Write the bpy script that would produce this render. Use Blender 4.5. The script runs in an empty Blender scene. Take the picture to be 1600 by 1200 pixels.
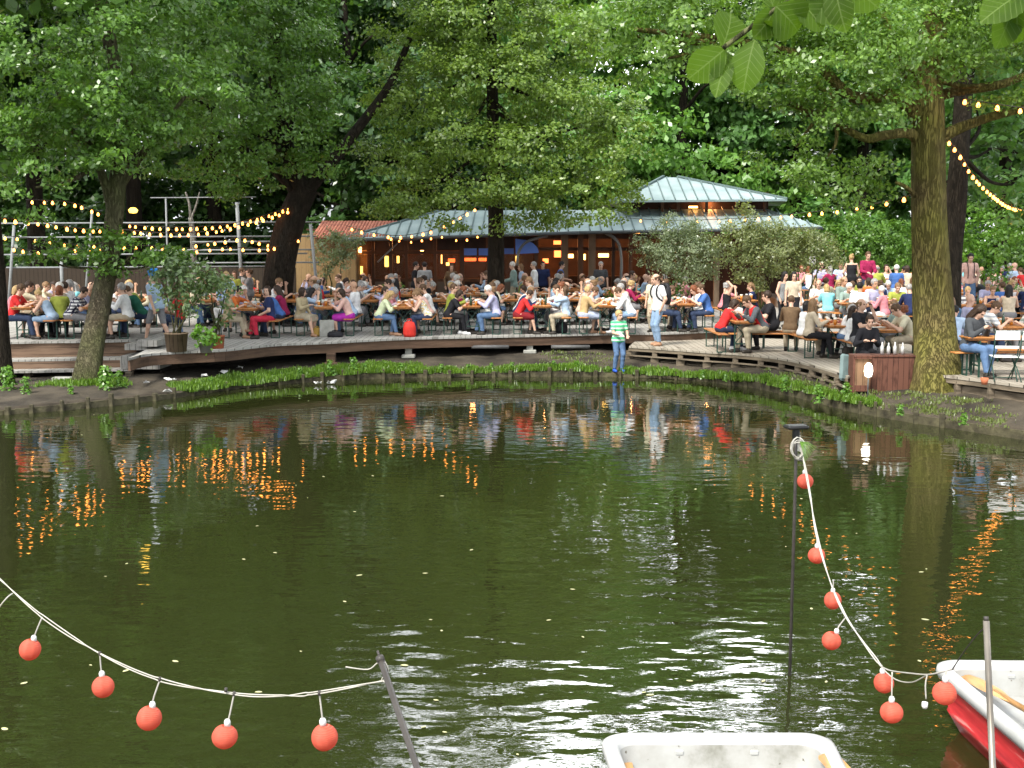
import bpy, math, random
import numpy as np
from mathutils import Vector, Matrix
R = math.radians
random.seed(7)
rng = np.random.default_rng(11)
scene = bpy.context.scene
COL = scene.collection

# ------------------------------------------------------------------ camera, sky, sun, exposure
HC = 3.35                                   # eye height above the water
PITCH = math.atan(225 / 1931)
cam_d = bpy.data.cameras.new('camera')
cam_d.sensor_width = 36.0
cam_d.lens = 36.0 * 1931 / 1600
cam_d.clip_start = 0.1
cam_d.clip_end = 2000
cam = bpy.data.objects.new('camera', cam_d)
COL.objects.link(cam)
cam.location = (0, 0, HC)
cam.rotation_euler = (math.pi / 2 - PITCH, 0, 0)
scene.camera = cam

SUN_EL, SUN_AZ = R(50), R(215)              # azimuth of the sun, clockwise from +Y (behind the camera, to the left)
world = bpy.data.worlds.new('World')
scene.world = world
world.use_nodes = True
wn = world.node_tree
for n in list(wn.nodes):
    wn.nodes.remove(n)
sky = wn.nodes.new('ShaderNodeTexSky')
sky.sky_type = 'NISHITA'
sky.sun_disc = False
sky.sun_elevation = SUN_EL
sky.sun_rotation = SUN_AZ
sky.air_density = 1.0
sky.dust_density = 5.0
sky.ozone_density = 0.6
bg = wn.nodes.new('ShaderNodeBackground')
bg.inputs[1].default_value = 0.075
wo = wn.nodes.new('ShaderNodeOutputWorld')
# bright broken cloud over the blue
wtc = wn.nodes.new('ShaderNodeTexCoord')
wmp = wn.nodes.new('ShaderNodeMapping'); wmp.inputs['Scale'].default_value = (1, 1, 2.2); wmp.inputs['Location'].default_value = (.3, .1, 0)
wns = wn.nodes.new('ShaderNodeTexNoise'); wns.inputs['Scale'].default_value = 2.2; wns.inputs['Detail'].default_value = 6
wrp = wn.nodes.new('ShaderNodeValToRGB'); wrp.color_ramp.elements[0].position = .36; wrp.color_ramp.elements[1].position = .56
wmx = wn.nodes.new('ShaderNodeMix'); wmx.data_type = 'RGBA'
wmx.inputs[7].default_value = (12.0, 12.4, 13.0, 1)
# bright spot added to the sky, aimed to put white glare on the water
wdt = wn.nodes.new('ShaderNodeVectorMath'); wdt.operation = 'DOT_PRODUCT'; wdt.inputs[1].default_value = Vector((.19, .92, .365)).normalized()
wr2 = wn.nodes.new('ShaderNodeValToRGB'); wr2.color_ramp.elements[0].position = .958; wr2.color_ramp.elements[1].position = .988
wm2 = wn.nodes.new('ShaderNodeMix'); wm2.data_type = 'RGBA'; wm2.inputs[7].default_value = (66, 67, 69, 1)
wn.links.new(wtc.outputs['Generated'], wmp.inputs[0]); wn.links.new(wmp.outputs[0], wns.inputs['Vector']); wn.links.new(wns.outputs[0], wrp.inputs[0])
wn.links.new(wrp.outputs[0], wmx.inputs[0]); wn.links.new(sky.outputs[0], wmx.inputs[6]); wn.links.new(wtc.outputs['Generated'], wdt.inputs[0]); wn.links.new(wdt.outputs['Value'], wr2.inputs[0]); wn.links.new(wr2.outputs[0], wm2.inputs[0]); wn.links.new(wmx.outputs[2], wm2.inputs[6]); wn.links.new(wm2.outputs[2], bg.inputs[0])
wn.links.new(bg.outputs[0], wo.inputs[0])

sun_d = bpy.data.lights.new('sun', 'SUN')
sun_d.energy = 2.2
sun_d.angle = R(14)
sun_d.color = (1.0, 0.96, 0.88)
sun = bpy.data.objects.new('sun', sun_d)
COL.objects.link(sun)
sd = Vector((math.sin(SUN_AZ) * math.cos(SUN_EL), math.cos(SUN_AZ) * math.cos(SUN_EL), math.sin(SUN_EL)))
sun.rotation_euler = (-sd).to_track_quat('-Z', 'Y').to_euler()

scene.view_settings.view_transform = 'Standard'
scene.view_settings.look = 'None'
scene.view_settings.exposure = 1.5
scene.view_settings.gamma = 1.0
scene.render.engine = 'CYCLES'
cy = scene.cycles
cy.max_bounces = 5
cy.diffuse_bounces = 2
cy.glossy_bounces = 3
cy.transmission_bounces = 3
cy.transparent_max_bounces = 4
cy.sample_clamp_indirect = 6.0
cy.caustics_reflective = False
cy.caustics_refractive = False
cy.use_denoising = True
cy.use_adaptive_sampling = True
cy.adaptive_threshold = 0.02

# ------------------------------------------------------------------ pixel (of the 1600x1200 photograph) -> point in the place
FW = Vector((0, math.cos(PITCH), -math.sin(PITCH)))
UP = Vector((0, math.sin(PITCH), math.cos(PITCH)))
def P(x, y, Y=None, z=None):
    d = FW * 1931 + Vector((x - 800, 0, 0)) + UP * (600 - y)
    t = Y / d.y if Y is not None else (z - HC) / d.z
    return Vector((0, 0, HC)) + d * t
def PX(x, Y, z=0.0):
    """point at depth Y, height z, that stands in pixel column x"""
    depth = Y * math.cos(PITCH) - (z - HC) * math.sin(PITCH)
    return Vector(((x - 800) / 1931 * depth, Y, z))

# ------------------------------------------------------------------ naming and linking helpers
def tag(o, label=None, cat=None, group=None, kind=None):
    if label: o['label'] = label
    if cat: o['category'] = cat
    if group: o['group'] = group
    if kind: o['kind'] = kind
    return o
def empty(name, loc=(0, 0, 0), rz=0.0, scale=None):
    o = bpy.data.objects.new(name, None)
    o.empty_display_size = 0.1
    COL.objects.link(o)
    o.location = loc
    o.rotation_euler = (0, 0, rz)
    if scale is not None:
        o.scale = scale if hasattr(scale, '__len__') else (scale,) * 3
    return o
def link(name, me, parent=None, loc=None, rz=None, mats=None):
    o = bpy.data.objects.new(name, me)
    COL.objects.link(o)
    if parent is not None: o.parent = parent
    if loc is not None: o.location = loc
    if rz is not None: o.rotation_euler = (0, 0, rz)
    if mats:
        for i, m in enumerate(mats):
            if m is not None and i < len(o.material_slots):
                o.material_slots[i].link = 'OBJECT'
                o.material_slots[i].material = m
    return o
KIDS = {}
def copy_tree(o, parent=None):
    c = o.copy()
    COL.objects.link(c)
    if parent is not None: c.parent = parent
    for ch in list(o.children):
        copy_tree(ch, c)
    return c

# ------------------------------------------------------------------ materials
MC = {}
def new_mat(name):
    m = bpy.data.materials.new(name)
    m.use_nodes = True
    return m, m.node_tree, m.node_tree.nodes['Principled BSDF']
def N(nt, t, **kw):
    n = nt.nodes.new(t)
    for k, v in kw.items():
        setattr(n, k, v)
    return n
def ramp(nt, stops):
    r = nt.nodes.new('ShaderNodeValToRGB')
    e = r.color_ramp.elements
    while len(e) < len(stops): e.new(0.5)
    for i, (p, c) in enumerate(stops):
        e[i].position = p
        e[i].color = (*c, 1)
    return r
def mul(c, f): return tuple(min(1, max(0, v * f)) for v in c)
def noisy(name, col, var=0.25, scale=6.0, rough=0.75, bump=0.0, bscale=None, metal=0.0, stretch=None, spec=0.3, col2=None):
    """plain procedural surface: two tones mixed by noise, optional bump"""
    key = ('noisy', name)
    if key in MC: return MC[key]
    m, nt, b = new_mat(name)
    tc = N(nt, 'ShaderNodeTexCoord')
    src = tc.outputs['Object']
    if stretch:
        mp = N(nt, 'ShaderNodeMapping')
        mp.inputs['Scale'].default_value = stretch
        nt.links.new(src, mp.inputs[0])
        src = mp.outputs[0]
    n = N(nt, 'ShaderNodeTexNoise')
    n.inputs['Scale'].default_value = scale
    n.inputs['Detail'].default_value = 4
    nt.links.new(src, n.inputs['Vector'])
    r = ramp(nt, [(0.3, mul(col, 1 - var)), (0.7, col2 or mul(col, 1 + var))])
    nt.links.new(n.outputs[0], r.inputs[0])
    nt.links.new(r.outputs[0], b.inputs['Base Color'])
    b.inputs['Roughness'].default_value = rough
    b.inputs['Metallic'].default_value = metal
    b.inputs['Specular IOR Level'].default_value = spec
    if bump:
        n2 = N(nt, 'ShaderNodeTexNoise')
        n2.inputs['Scale'].default_value = bscale or scale * 3
        n2.inputs['Detail'].default_value = 5
        nt.links.new(src, n2.inputs['Vector'])
        bp = N(nt, 'ShaderNodeBump')
        bp.inputs['Strength'].default_value = bump
        bp.inputs['Distance'].default_value = 0.03
        nt.links.new(n2.outputs[0], bp.inputs['Height'])
        nt.links.new(bp.outputs[0], b.inputs['Normal'])
    MC[key] = m
    return m
def emis(name, col, strength, base=(0.3, 0.2, 0.1)):
    key = ('emis', name)
    if key in MC: return MC[key]
    m, nt, b = new_mat(name)
    b.inputs['Base Color'].default_value = (*base, 1)
    b.inputs['Emission Color'].default_value = (*col, 1)
    b.inputs['Emission Strength'].default_value = strength
    MC[key] = m
    return m
def leafmat(name, dark, light, trans=0.38, rough=0.34, patch=0.5):
    key = ('leaf', name)
    if key in MC: return MC[key]
    m, nt, b = new_mat(name)
    geo = N(nt, 'ShaderNodeNewGeometry')
    r = ramp(nt, [(0.0, dark), (0.55, tuple((a + c) / 2 for a, c in zip(dark, light))), (1.0, light)])
    tc = N(nt, 'ShaderNodeTexCoord')
    n = N(nt, 'ShaderNodeTexNoise')
    n.inputs['Scale'].default_value = 0.9
    nt.links.new(tc.outputs['Object'], n.inputs['Vector'])
    mx = N(nt, 'ShaderNodeMix')
    mx.inputs[0].default_value = patch
    nt.links.new(geo.outputs['Random Per Island'], mx.inputs[2])
    nt.links.new(n.outputs[0], mx.inputs[3])
    nt.links.new(mx.outputs[0], r.inputs[0])
    nt.links.new(r.outputs[0], b.inputs['Base Color'])
    b.inputs['Roughness'].default_value = rough
    b.inputs['Specular IOR Level'].default_value = 0.65
    tr = N(nt, 'ShaderNodeBsdfTranslucent')
    br = N(nt, 'ShaderNodeMix', data_type='RGBA', blend_type='MULTIPLY')
    br.inputs[0].default_value = 1.0
    nt.links.new(r.outputs[0], br.inputs[6])
    br.inputs[7].default_value = (1.5, 1.5, 0.6, 1)
    nt.links.new(br.outputs[2], tr.inputs[0])
    ms = N(nt, 'ShaderNodeMixShader')
    ms.inputs[0].default_value = trans
    nt.links.new(b.outputs[0], ms.inputs[1])
    nt.links.new(tr.outputs[0], ms.inputs[2])
    nt.links.new(ms.outputs[0], nt.nodes['Material Output'].inputs[0])
    MC[key] = m
    return m
def bark(name, c1, c2, moss=None, scale=7.0):
    key = ('bark', name)
    if key in MC: return MC[key]
    m, nt, b = new_mat(name)
    tc = N(nt, 'ShaderNodeTexCoord')
    mp = N(nt, 'ShaderNodeMapping')
    mp.inputs['Scale'].default_value = (1, 1, 0.13)
    nt.links.new(tc.outputs['Object'], mp.inputs[0])
    v = N(nt, 'ShaderNodeTexVoronoi', feature='DISTANCE_TO_EDGE')
    v.inputs['Scale'].default_value = scale * 4.2
    n = N(nt, 'ShaderNodeTexNoise')
    n.inputs['Scale'].default_value = scale
    n.inputs['Detail'].default_value = 8
    n.inputs['Roughness'].default_value = 0.65
    nt.links.new(mp.outputs[0], n.inputs['Vector'])
    dm = N(nt, 'ShaderNodeMix', data_type='VECTOR')
    dm.inputs[0].default_value = 0.25
    nt.links.new(mp.outputs[0], dm.inputs[4])
    nt.links.new(n.outputs[1], dm.inputs[5])
    nt.links.new(dm.outputs[1], v.inputs['Vector'])
    r = ramp(nt, [(0.32, c1), (0.68, c2)])
    nt.links.new(n.outputs[0], r.inputs[0])
    out = r.outputs[0]
    crk = ramp(nt, [(0.0, (0.35, 0.33, 0.3)), (0.14, (1, 1, 1))])
    nt.links.new(v.outputs[0], crk.inputs[0])
    mm = N(nt, 'ShaderNodeMix', data_type='RGBA', blend_type='MULTIPLY')
    mm.inputs[0].default_value = 0.6
    nt.links.new(out, mm.inputs[6]); nt.links.new(crk.outputs[0], mm.inputs[7])
    out = mm.outputs[2]
    if moss:
        n2 = N(nt, 'ShaderNodeTexNoise')
        n2.inputs['Scale'].default_value = 1.1
        n2.inputs['Detail'].default_value = 5
        nt.links.new(tc.outputs['Object'], n2.inputs['Vector'])
        r2 = ramp(nt, [(0.3, (0, 0, 0)), (0.75, (1, 1, 1))])
        nt.links.new(n2.outputs[0], r2.inputs[0])
        mo = N(nt, 'ShaderNodeMix', data_type='RGBA', blend_type='MULTIPLY')
        mo.inputs[0].default_value = 0.45
        mo.inputs[6].default_value = (*moss, 1)
        nt.links.new(crk.outputs[0], mo.inputs[7])
        mx = N(nt, 'ShaderNodeMix', data_type='RGBA')
        nt.links.new(r2.outputs[0], mx.inputs[0])
        nt.links.new(out, mx.inputs[6])
        nt.links.new(mo.outputs[2], mx.inputs[7])
        out = mx.outputs[2]
    nt.links.new(out, b.inputs['Base Color'])
    b.inputs['Roughness'].default_value = 0.9
    b.inputs['Specular IOR Level'].default_value = 0.15
    add = N(nt, 'ShaderNodeMath', operation='ADD')
    nt.links.new(crk.outputs[0], add.inputs[0])
    nt.links.new(n.outputs[0], add.inputs[1])
    bp = N(nt, 'ShaderNodeBump')
    bp.inputs['Strength'].default_value = 0.9
    bp.inputs['Distance'].default_value = 0.05
    nt.links.new(add.outputs[0], bp.inputs['Height'])
    nt.links.new(bp.outputs[0], b.inputs['Normal'])
    MC[key] = m
    return m
def planks(name, c1, c2, width=0.12, axis='X', rough=0.85, gap=0.07):
    """boards laid side by side along AXIS, each with its own tone"""
    key = ('planks', name)
    if key in MC: return MC[key]
    m, nt, b = new_mat(name)
    tc = N(nt, 'ShaderNodeTexCoord')
    sp = N(nt, 'ShaderNodeSeparateXYZ')
    nt.links.new(tc.outputs['Object'], sp.inputs[0])
    dv = N(nt, 'ShaderNodeMath', operation='DIVIDE')
    dv.inputs[1].default_value = width
    nt.links.new(sp.outputs[axis], dv.inputs[0])
    fl = N(nt, 'ShaderNodeMath', operation='FLOOR')
    nt.links.new(dv.outputs[0], fl.inputs[0])
    wh = N(nt, 'ShaderNodeTexWhiteNoise', noise_dimensions='1D')
    nt.links.new(fl.outputs[0], wh.inputs[1])
    fr = N(nt, 'ShaderNodeMath', operation='FRACT')
    nt.links.new(dv.outputs[0], fr.inputs[0])
    n = N(nt, 'ShaderNodeTexNoise')
    n.inputs['Scale'].default_value = 5
    n.inputs['Detail'].default_value = 7
    mp = N(nt, 'ShaderNodeMapping')
    mp.inputs['Scale'].default_value = (3, 0.4, 1) if axis == 'X' else (0.4, 3, 3)
    if axis == 'Z': mp.inputs['Scale'].default_value = (0.4, 0.4, 4)
    nt.links.new(tc.outputs['Object'], mp.inputs[0])
    nt.links.new(mp.outputs[0], n.inputs['Vector'])
    n3 = N(nt, 'ShaderNodeTexNoise')
    n3.inputs['Scale'].default_value = 0.7
    n3.inputs['Detail'].default_value = 4
    nt.links.new(tc.outputs['Object'], n3.inputs['Vector'])
    a1 = N(nt, 'ShaderNodeMath', operation='MULTIPLY_ADD')
    nt.links.new(wh.outputs[0], a1.inputs[0]); a1.inputs[1].default_value = 0.35
    nt.links.new(n.outputs[0], a1.inputs[2])
    a2 = N(nt, 'ShaderNodeMath', operation='MULTIPLY_ADD')
    nt.links.new(n3.outputs[0], a2.inputs[0]); a2.inputs[1].default_value = 0.7
    nt.links.new(a1.outputs[0], a2.inputs[2])
    r = ramp(nt, [(0.65, c1), (1.25 / 1.3, c2)])
    nt.links.new(a2.outputs[0], r.inputs[0])
    g = N(nt, 'ShaderNodeMath', operation='LESS_THAN'); g.inputs[1].default_value = gap
    nt.links.new(fr.outputs[0], g.inputs[0])
    mx = N(nt, 'ShaderNodeMix', data_type='RGBA')
    nt.links.new(g.outputs[0], mx.inputs[0])
    nt.links.new(r.outputs[0], mx.inputs[6])
    mx.inputs[7].default_value = (*mul(c1, 0.2), 1)
    nt.links.new(mx.outputs[2], b.inputs['Base Color'])
    b.inputs['Roughness'].default_value = rough
    b.inputs['Specular IOR Level'].default_value = 0.25
    bp = N(nt, 'ShaderNodeBump'); bp.inputs['Strength'].default_value = 0.5; bp.inputs['Distance'].default_value = 0.01
    sb = N(nt, 'ShaderNodeMath', operation='SUBTRACT')
    nt.links.new(n.outputs[0], sb.inputs[0]); nt.links.new(g.outputs[0], sb.inputs[1])
    nt.links.new(sb.outputs[0], bp.inputs['Height'])
    nt.links.new(bp.outputs[0], b.inputs['Normal'])
    MC[key] = m
    return m
def cloth(name, col, pattern=None, col2=(0.75, 0.75, 0.72), freq=14.0):
    key = ('cloth', name)
    if key in MC: return MC[key]
    m, nt, b = new_mat('cloth_' + name)
    tc = N(nt, 'ShaderNodeTexCoord')
    n = N(nt, 'ShaderNodeTexNoise'); n.inputs['Scale'].default_value = 9; n.inputs['Detail'].default_value = 3
    nt.links.new(tc.outputs['Object'], n.inputs['Vector'])
    r = ramp(nt, [(0.3, mul(col, 0.8)), (0.7, mul(col, 1.12))])
    nt.links.new(n.outputs[0], r.inputs[0])
    out = r.outputs[0]
    if pattern:
        sp = N(nt, 'ShaderNodeSeparateXYZ'); nt.links.new(tc.outputs['Object'], sp.inputs[0])
        def band(ax):
            a = N(nt, 'ShaderNodeMath', operation='MULTIPLY'); a.inputs[1].default_value = freq
            nt.links.new(sp.outputs[ax], a.inputs[0])
            f = N(nt, 'ShaderNodeMath', operation='FRACT'); nt.links.new(a.outputs[0], f.inputs[0])
            l = N(nt, 'ShaderNodeMath', operation='LESS_THAN'); l.inputs[1].default_value = 0.42
            nt.links.new(f.outputs[0], l.inputs[0])
            return l.outputs[0]
        if pattern == 'stripes': fac = band('Z')
        elif pattern == 'vertical': fac = band('X')
        else:
            mxx = N(nt, 'ShaderNodeMath', operation='MAXIMUM')
            nt.links.new(band('Z'), mxx.inputs[0]); nt.links.new(band('X'), mxx.inputs[1]); fac = mxx.outputs[0]
        if pattern == 'floral':
            v = N(nt, 'ShaderNodeTexNoise'); v.inputs['Scale'].default_value = 22
            nt.links.new(tc.outputs['Object'], v.inputs['Vector'])
            l = N(nt, 'ShaderNodeMath', operation='GREATER_THAN'); l.inputs[1].default_value = 0.53
            nt.links.new(v.outputs[0], l.inputs[0]); fac = l.outputs[0]
        mx = N(nt, 'ShaderNodeMix', data_type='RGBA')
        nt.links.new(fac, mx.inputs[0]); nt.links.new(out, mx.inputs[6]); mx.inputs[7].default_value = (*col2, 1)
        out = mx.outputs[2]
    nt.links.new(out, b.inputs['Base Color'])
    b.inputs['Roughness'].default_value = 0.85
    b.inputs['Specular IOR Level'].default_value = 0.2
    bp = N(nt, 'ShaderNodeBump'); bp.inputs['Strength'].default_value = 0.6; bp.inputs['Distance'].default_value = 0.03
    nt.links.new(n.outputs[0], bp.inputs['Height']); nt.links.new(bp.outputs[0], b.inputs['Normal'])
    MC[key] = m
    return m

# ------------------------------------------------------------------ mesh builder
class MB:
    def __init__(s): s.v = []; s.f = []; s.m = []; s.sm = []
    def add(s, vs, fs, mi=0, smooth=False):
        o = len(s.v)
        s.v += [tuple(v) for v in vs]
        s.f += [tuple(i + o for i in f) for f in fs]
        s.m += [mi] * len(fs); s.sm += [smooth] * len(fs)
    def box(s, c, d, mi=0, rz=0.0, M=None, bev=0.0):
        x, y, z = d[0] / 2, d[1] / 2, d[2] / 2
        if bev > 0:
            b = min(bev, x * .9, y * .9, z * .9)
            vs = []
            for sx in (-1, 1):
                for sy in (-1, 1):
                    for sz in (-1, 1):
                        vs += [(sx * x, sy * (y - b), sz * (z - b)), (sx * (x - b), sy * y, sz * (z - b)), (sx * (x - b), sy * (y - b), sz * z)]
            def I(a, b_, c_, k): return ((a * 2 + b_) * 2 + c_) * 3 + k
            fs = []
            for a in (0, 1):
                fs.append([I(a, 0, 0, 0), I(a, 1, 0, 0), I(a, 1, 1, 0), I(a, 0, 1, 0)][::(1 if a else -1)])
                fs.append([I(0, a, 0, 1), I(1, a, 0, 1), I(1, a, 1, 1), I(0, a, 1, 1)][::(-1 if a else 1)])
                fs.append([I(0, 0, a, 2), I(1, 0, a, 2), I(1, 1, a, 2), I(0, 1, a, 2)][::(1 if a else -1)])
            for a in (0, 1):
                for b_ in (0, 1):
                    fs.append([I(a, b_, 0, 0), I(a, b_, 1, 0), I(a, b_, 1, 1), I(a, b_, 0, 1)])
                    fs.append([I(a, 0, b_, 0), I(a, 1, b_, 0), I(a, 1, b_, 2), I(a, 0, b_, 2)])
                    fs.append([I(0, a, b_, 1), I(1, a, b_, 1), I(1, a, b_, 2), I(0, a, b_, 2)])
                    for c_ in (0, 1): fs.append([I(a, b_, c_, 0), I(a, b_, c_, 1), I(a, b_, c_, 2)])
        else:
            vs = [(a, b, c_) for a in (-x, x) for b in (-y, y) for c_ in (-z, z)]
            fs = [(0, 1, 3, 2), (4, 6, 7, 5), (0, 4, 5, 1), (2, 3, 7, 6), (0, 2, 6, 4), (1, 5, 7, 3)]
        if M is None:
            M = Matrix.Translation(c) @ Matrix.Rotation(rz, 4, 'Z')
        s.add([M @ Vector(v) for v in vs], fs, mi)
    def bar(s, a, b, w, h, mi=0, up=(0, 0, 1)):
        """rectangular bar from a to b"""
        a, b = Vector(a), Vector(b)
        d = (b - a); L = d.length; d.normalize()
        u = Vector(up)
        if abs(d.dot(u)) > 0.98: u = Vector((0, 1, 0))
        sx = d.cross(u).normalized(); uz = sx.cross(d)
        M = Matrix(((sx.x, d.x, uz.x, 0), (sx.y, d.y, uz.y, 0), (sx.z, d.z, uz.z, 0), (0, 0, 0, 1)))
        M.translation = (a + b) / 2
        s.box(None, (w, L, h), mi, M=M)
    def tube(s, pts, rad, n=8, mi=0, cap=True, wob=0.0):
        pts = [Vector(p) for p in pts]
        if not hasattr(rad, '__len__'): rad = [rad] * len(pts)
        prev = None; vs = []; fs = []
        t0 = None
        for i, p in enumerate(pts):
            t = (pts[min(i + 1, len(pts) - 1)] - pts[max(i - 1, 0)]).normalized()
            if prev is None:
                a = Vector((1, 0, 0)) if abs(t.x) < 0.9 else Vector((0, 1, 0))
                a = (a - t * a.dot(t)).normalized()
            else:
                a = (prev - t * prev.dot(t)).normalized()
            prev = a; b = t.cross(a)
            for k in range(n):
                an = 2 * math.pi * k / n
                r = rad[i] * (1 + (wob * math.sin(3 * an + i * .35) + wob * .7 * math.sin(5 * an - i * .23 + 1) if wob else 0))
                vs.append(p + a * math.cos(an) * r + b * math.sin(an) * r)
        for i in range(len(pts) - 1):
            for k in range(n):
                fs.append((i * n + k, i * n + (k + 1) % n, (i + 1) * n + (k + 1) % n, (i + 1) * n + k))
        if cap:
            fs.append(tuple(range(n))[::-1]); fs.append(tuple((len(pts) - 1) * n + k for k in range(n)))
        s.add(vs, fs, mi, True)
    def lathe(s, prof, c=(0, 0, 0), n=16, mi=0, smooth=True, M=None):
        """prof: list of (r, z)"""
        vs = []; fs = []
        c = Vector(c)
        for r, z in prof:
            for k in range(n):
                a = 2 * math.pi * k / n
                v = Vector((r * math.cos(a), r * math.sin(a), z))
                vs.append((M @ v) if M else v + c)
        for i in range(len(prof) - 1):
            for k in range(n):
                fs.append((i * n + k, i * n + (k + 1) % n, (i + 1) * n + (k + 1) % n, (i + 1) * n + k))
        s.add(vs, fs, mi, smooth)
    def prism(s, poly, z0, z1, mi=0, top=True, bottom=True, sides=True):
        n = len(poly)
        vs = [(p[0], p[1], z0) for p in poly] + [(p[0], p[1], z1) for p in poly]
        fs = []
        if top: fs.append(tuple(range(n, 2 * n)))
        if bottom: fs.append(tuple(range(n))[::-1])
        if sides: fs += [(i, (i + 1) % n, n + (i + 1) % n, n + i) for i in range(n)]
        s.add(vs, fs, mi)
    def mesh(s, name, mats):
        me = bpy.data.meshes.new(name)
        me.from_pydata(s.v, [], s.f)
        for m in (mats if isinstance(mats, (list, tuple)) else [mats]): me.materials.append(m)
        me.polygons.foreach_set('material_index', s.m)
        me.polygons.foreach_set('use_smooth', s.sm)
        me.update()
        return me
    def build(s, name, mats, parent=None, loc=None, rz=None):
        return link(name, s.mesh(name, mats), parent, loc, rz)

def np_mesh(name, V, F, mats, smooth=False, mi=None):
    """V (n,3), F (m,4) quads"""
    me = bpy.data.meshes.new(name)
    k = F.shape[1]
    me.vertices.add(len(V)); me.vertices.foreach_set('co', np.ascontiguousarray(V, dtype=np.float32).ravel())
    me.loops.add(F.size); me.loops.foreach_set('vertex_index', np.ascontiguousarray(F, dtype=np.int32).ravel())
    me.polygons.add(len(F)); me.polygons.foreach_set('loop_start', np.arange(0, F.size, k, dtype=np.int32))
    me.polygons.foreach_set('use_smooth', np.full(len(F), smooth))
    if mi is not None: me.polygons.foreach_set('material_index', mi.astype(np.int32))
    for m in (mats if isinstance(mats, (list, tuple)) else [mats]): me.materials.append(m)
    me.update(calc_edges=True)
    return me

# ------------------------------------------------------------------ leaves, trees, bushes
def leaf_quads(C, Nn, size, aspect=0.62, fold=0.0):
    """kite-shaped leaf per row: centre, normal, length"""
    n = len(C)
    Nn = Nn / (np.linalg.norm(Nn, axis=1, keepdims=True) + 1e-9)
    t = rng.normal(size=(n, 3)); t -= Nn * (t * Nn).sum(1, keepdims=True)
    t /= (np.linalg.norm(t, axis=1, keepdims=True) + 1e-9)
    b = np.cross(Nn, t)
    s = size[:, None] * 0.5
    a = C - t * s; c = C + t * s
    m = C - t * s * 0.15
    l = m + b * s * aspect; r = m - b * s * aspect
    V = np.stack([a, l, c, r], 1).reshape(-1, 3)
    F = np.arange(4 * n).reshape(n, 4)
    return V, F
def crown_mesh(name, lobes, density, leaf, mat, csize=(0.35, 0.8), flat=0.45, per=70, up=0.5, gap=0.0, droop=0.0, out=0.7):
    """lobes: (x, y, z, rx, ry, rz) ellipsoids; clusters of leaves toward their shells.
    density = clusters per square metre of lobe surface"""
    Cs = []; Ns = []; Ss = []
    for (x, y, z, rx, ry, rz) in lobes:
        area = 4 * math.pi * ((rx * ry) ** 1.6 / 3 + (rx * rz) ** 1.6 / 3 + (ry * rz) ** 1.6 / 3) ** (1 / 1.6)
        nc = max(3, int(area * density))
        d = rng.normal(size=(nc, 3)); d /= np.linalg.norm(d, axis=1, keepdims=True)
        rad = rng.uniform(0.25, 1.0, nc) ** 0.45
        wob = 1 + 0.16 * np.sin(d[:, 0] * 5 + x) * np.sin(d[:, 2] * 6 + y) + rng.normal(0, 0.06, nc)
        cc = d * (rad * wob)[:, None] * np.array([rx, ry, rz]) + np.array([x, y, z])
        cr = rng.uniform(*csize, nc)
        k = (per * rng.uniform(0.6, 1.4, nc)).astype(int)
        idx = np.repeat(np.arange(nc), k)
        m = len(idx)
        u = rng.normal(size=(m, 3)); u /= np.linalg.norm(u, axis=1, keepdims=True)
        rr = rng.uniform(0, 1, m) ** 0.5
        off = u * rr[:, None] * cr[idx][:, None]
        off[:, 2] *= flat
        off[:, 2] -= droop * (off[:, 0] ** 2 + off[:, 1] ** 2) / cr[idx]
        Cs.append(cc[idx] + off)
        nn = out * d[idx] + rng.normal(size=(m, 3)) * 0.55 + np.array([0, 0, up])
        Ns.append(nn)
        Ss.append(leaf * rng.uniform(0.65, 1.3, m))
    C = np.concatenate(Cs); Nn = np.concatenate(Ns); S = np.concatenate(Ss)
    V, F = leaf_quads(C, Nn, S)
    return np_mesh(name, V, F, mat)
def L(px, py, Y, rx, rz, ry=None):
    p = P(px, py, Y=Y)
    return (p.x, p.y, p.z, rx, ry if ry else rx * 0.9, rz)
def curve_pts(pts, n=6):
    """Catmull-Rom through the points"""
    pts = [Vector(p) for p in pts]
    out = []
    for i in range(len(pts) - 1):
        p0 = pts[max(i - 1, 0)]; p1 = pts[i]; p2 = pts[i + 1]; p3 = pts[min(i + 2, len(pts) - 1)]
        for k in range(n):
            t = k / n
            out.append(0.5 * ((2 * p1) + (-p0 + p2) * t + (2 * p0 - 5 * p1 + 4 * p2 - p3) * t * t + (-p0 + 3 * p1 - 3 * p2 + p3) * t ** 3))
    out.append(pts[-1])
    return out
def limb(mb, pts, r0, r1, n=10, wob=0.05, flare=0.0, seg=6):
    c = curve_pts(pts, seg)
    k = len(c)
    rad = [r0 + (r1 - r0) * i / (k - 1) for i in range(k)]
    if flare:
        for i in range(k):
            h = (c[i] - c[0]).length
            rad[i] *= 1 + flare * math.exp(-h / 0.45)
    mb.tube(c, rad, n, wob=wob)
    return c
def tree(label, limbs, crown_me, bark_m, group=None, base=None):
    """limbs: list of (points, r0, r1[, flare]) in world coordinates"""
    b = Vector(base if base is not None else limbs[0][0][0])
    root = empty('tree', b)
    tag(root, label, 'tree', group)
    mb = MB()
    for l in limbs:
        limb(mb, [Vector(p) - b for p in l[0]], l[1], l[2], n=14 if l[1] > .2 else 7, flare=(l[3] if len(l) > 3 else 0.0), wob=0.06 if l[1] > .2 else .03)
    mb.build('trunk', bark_m, root)
    c = link('crown', crown_me, root)
    c.location = -b
    return root
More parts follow.
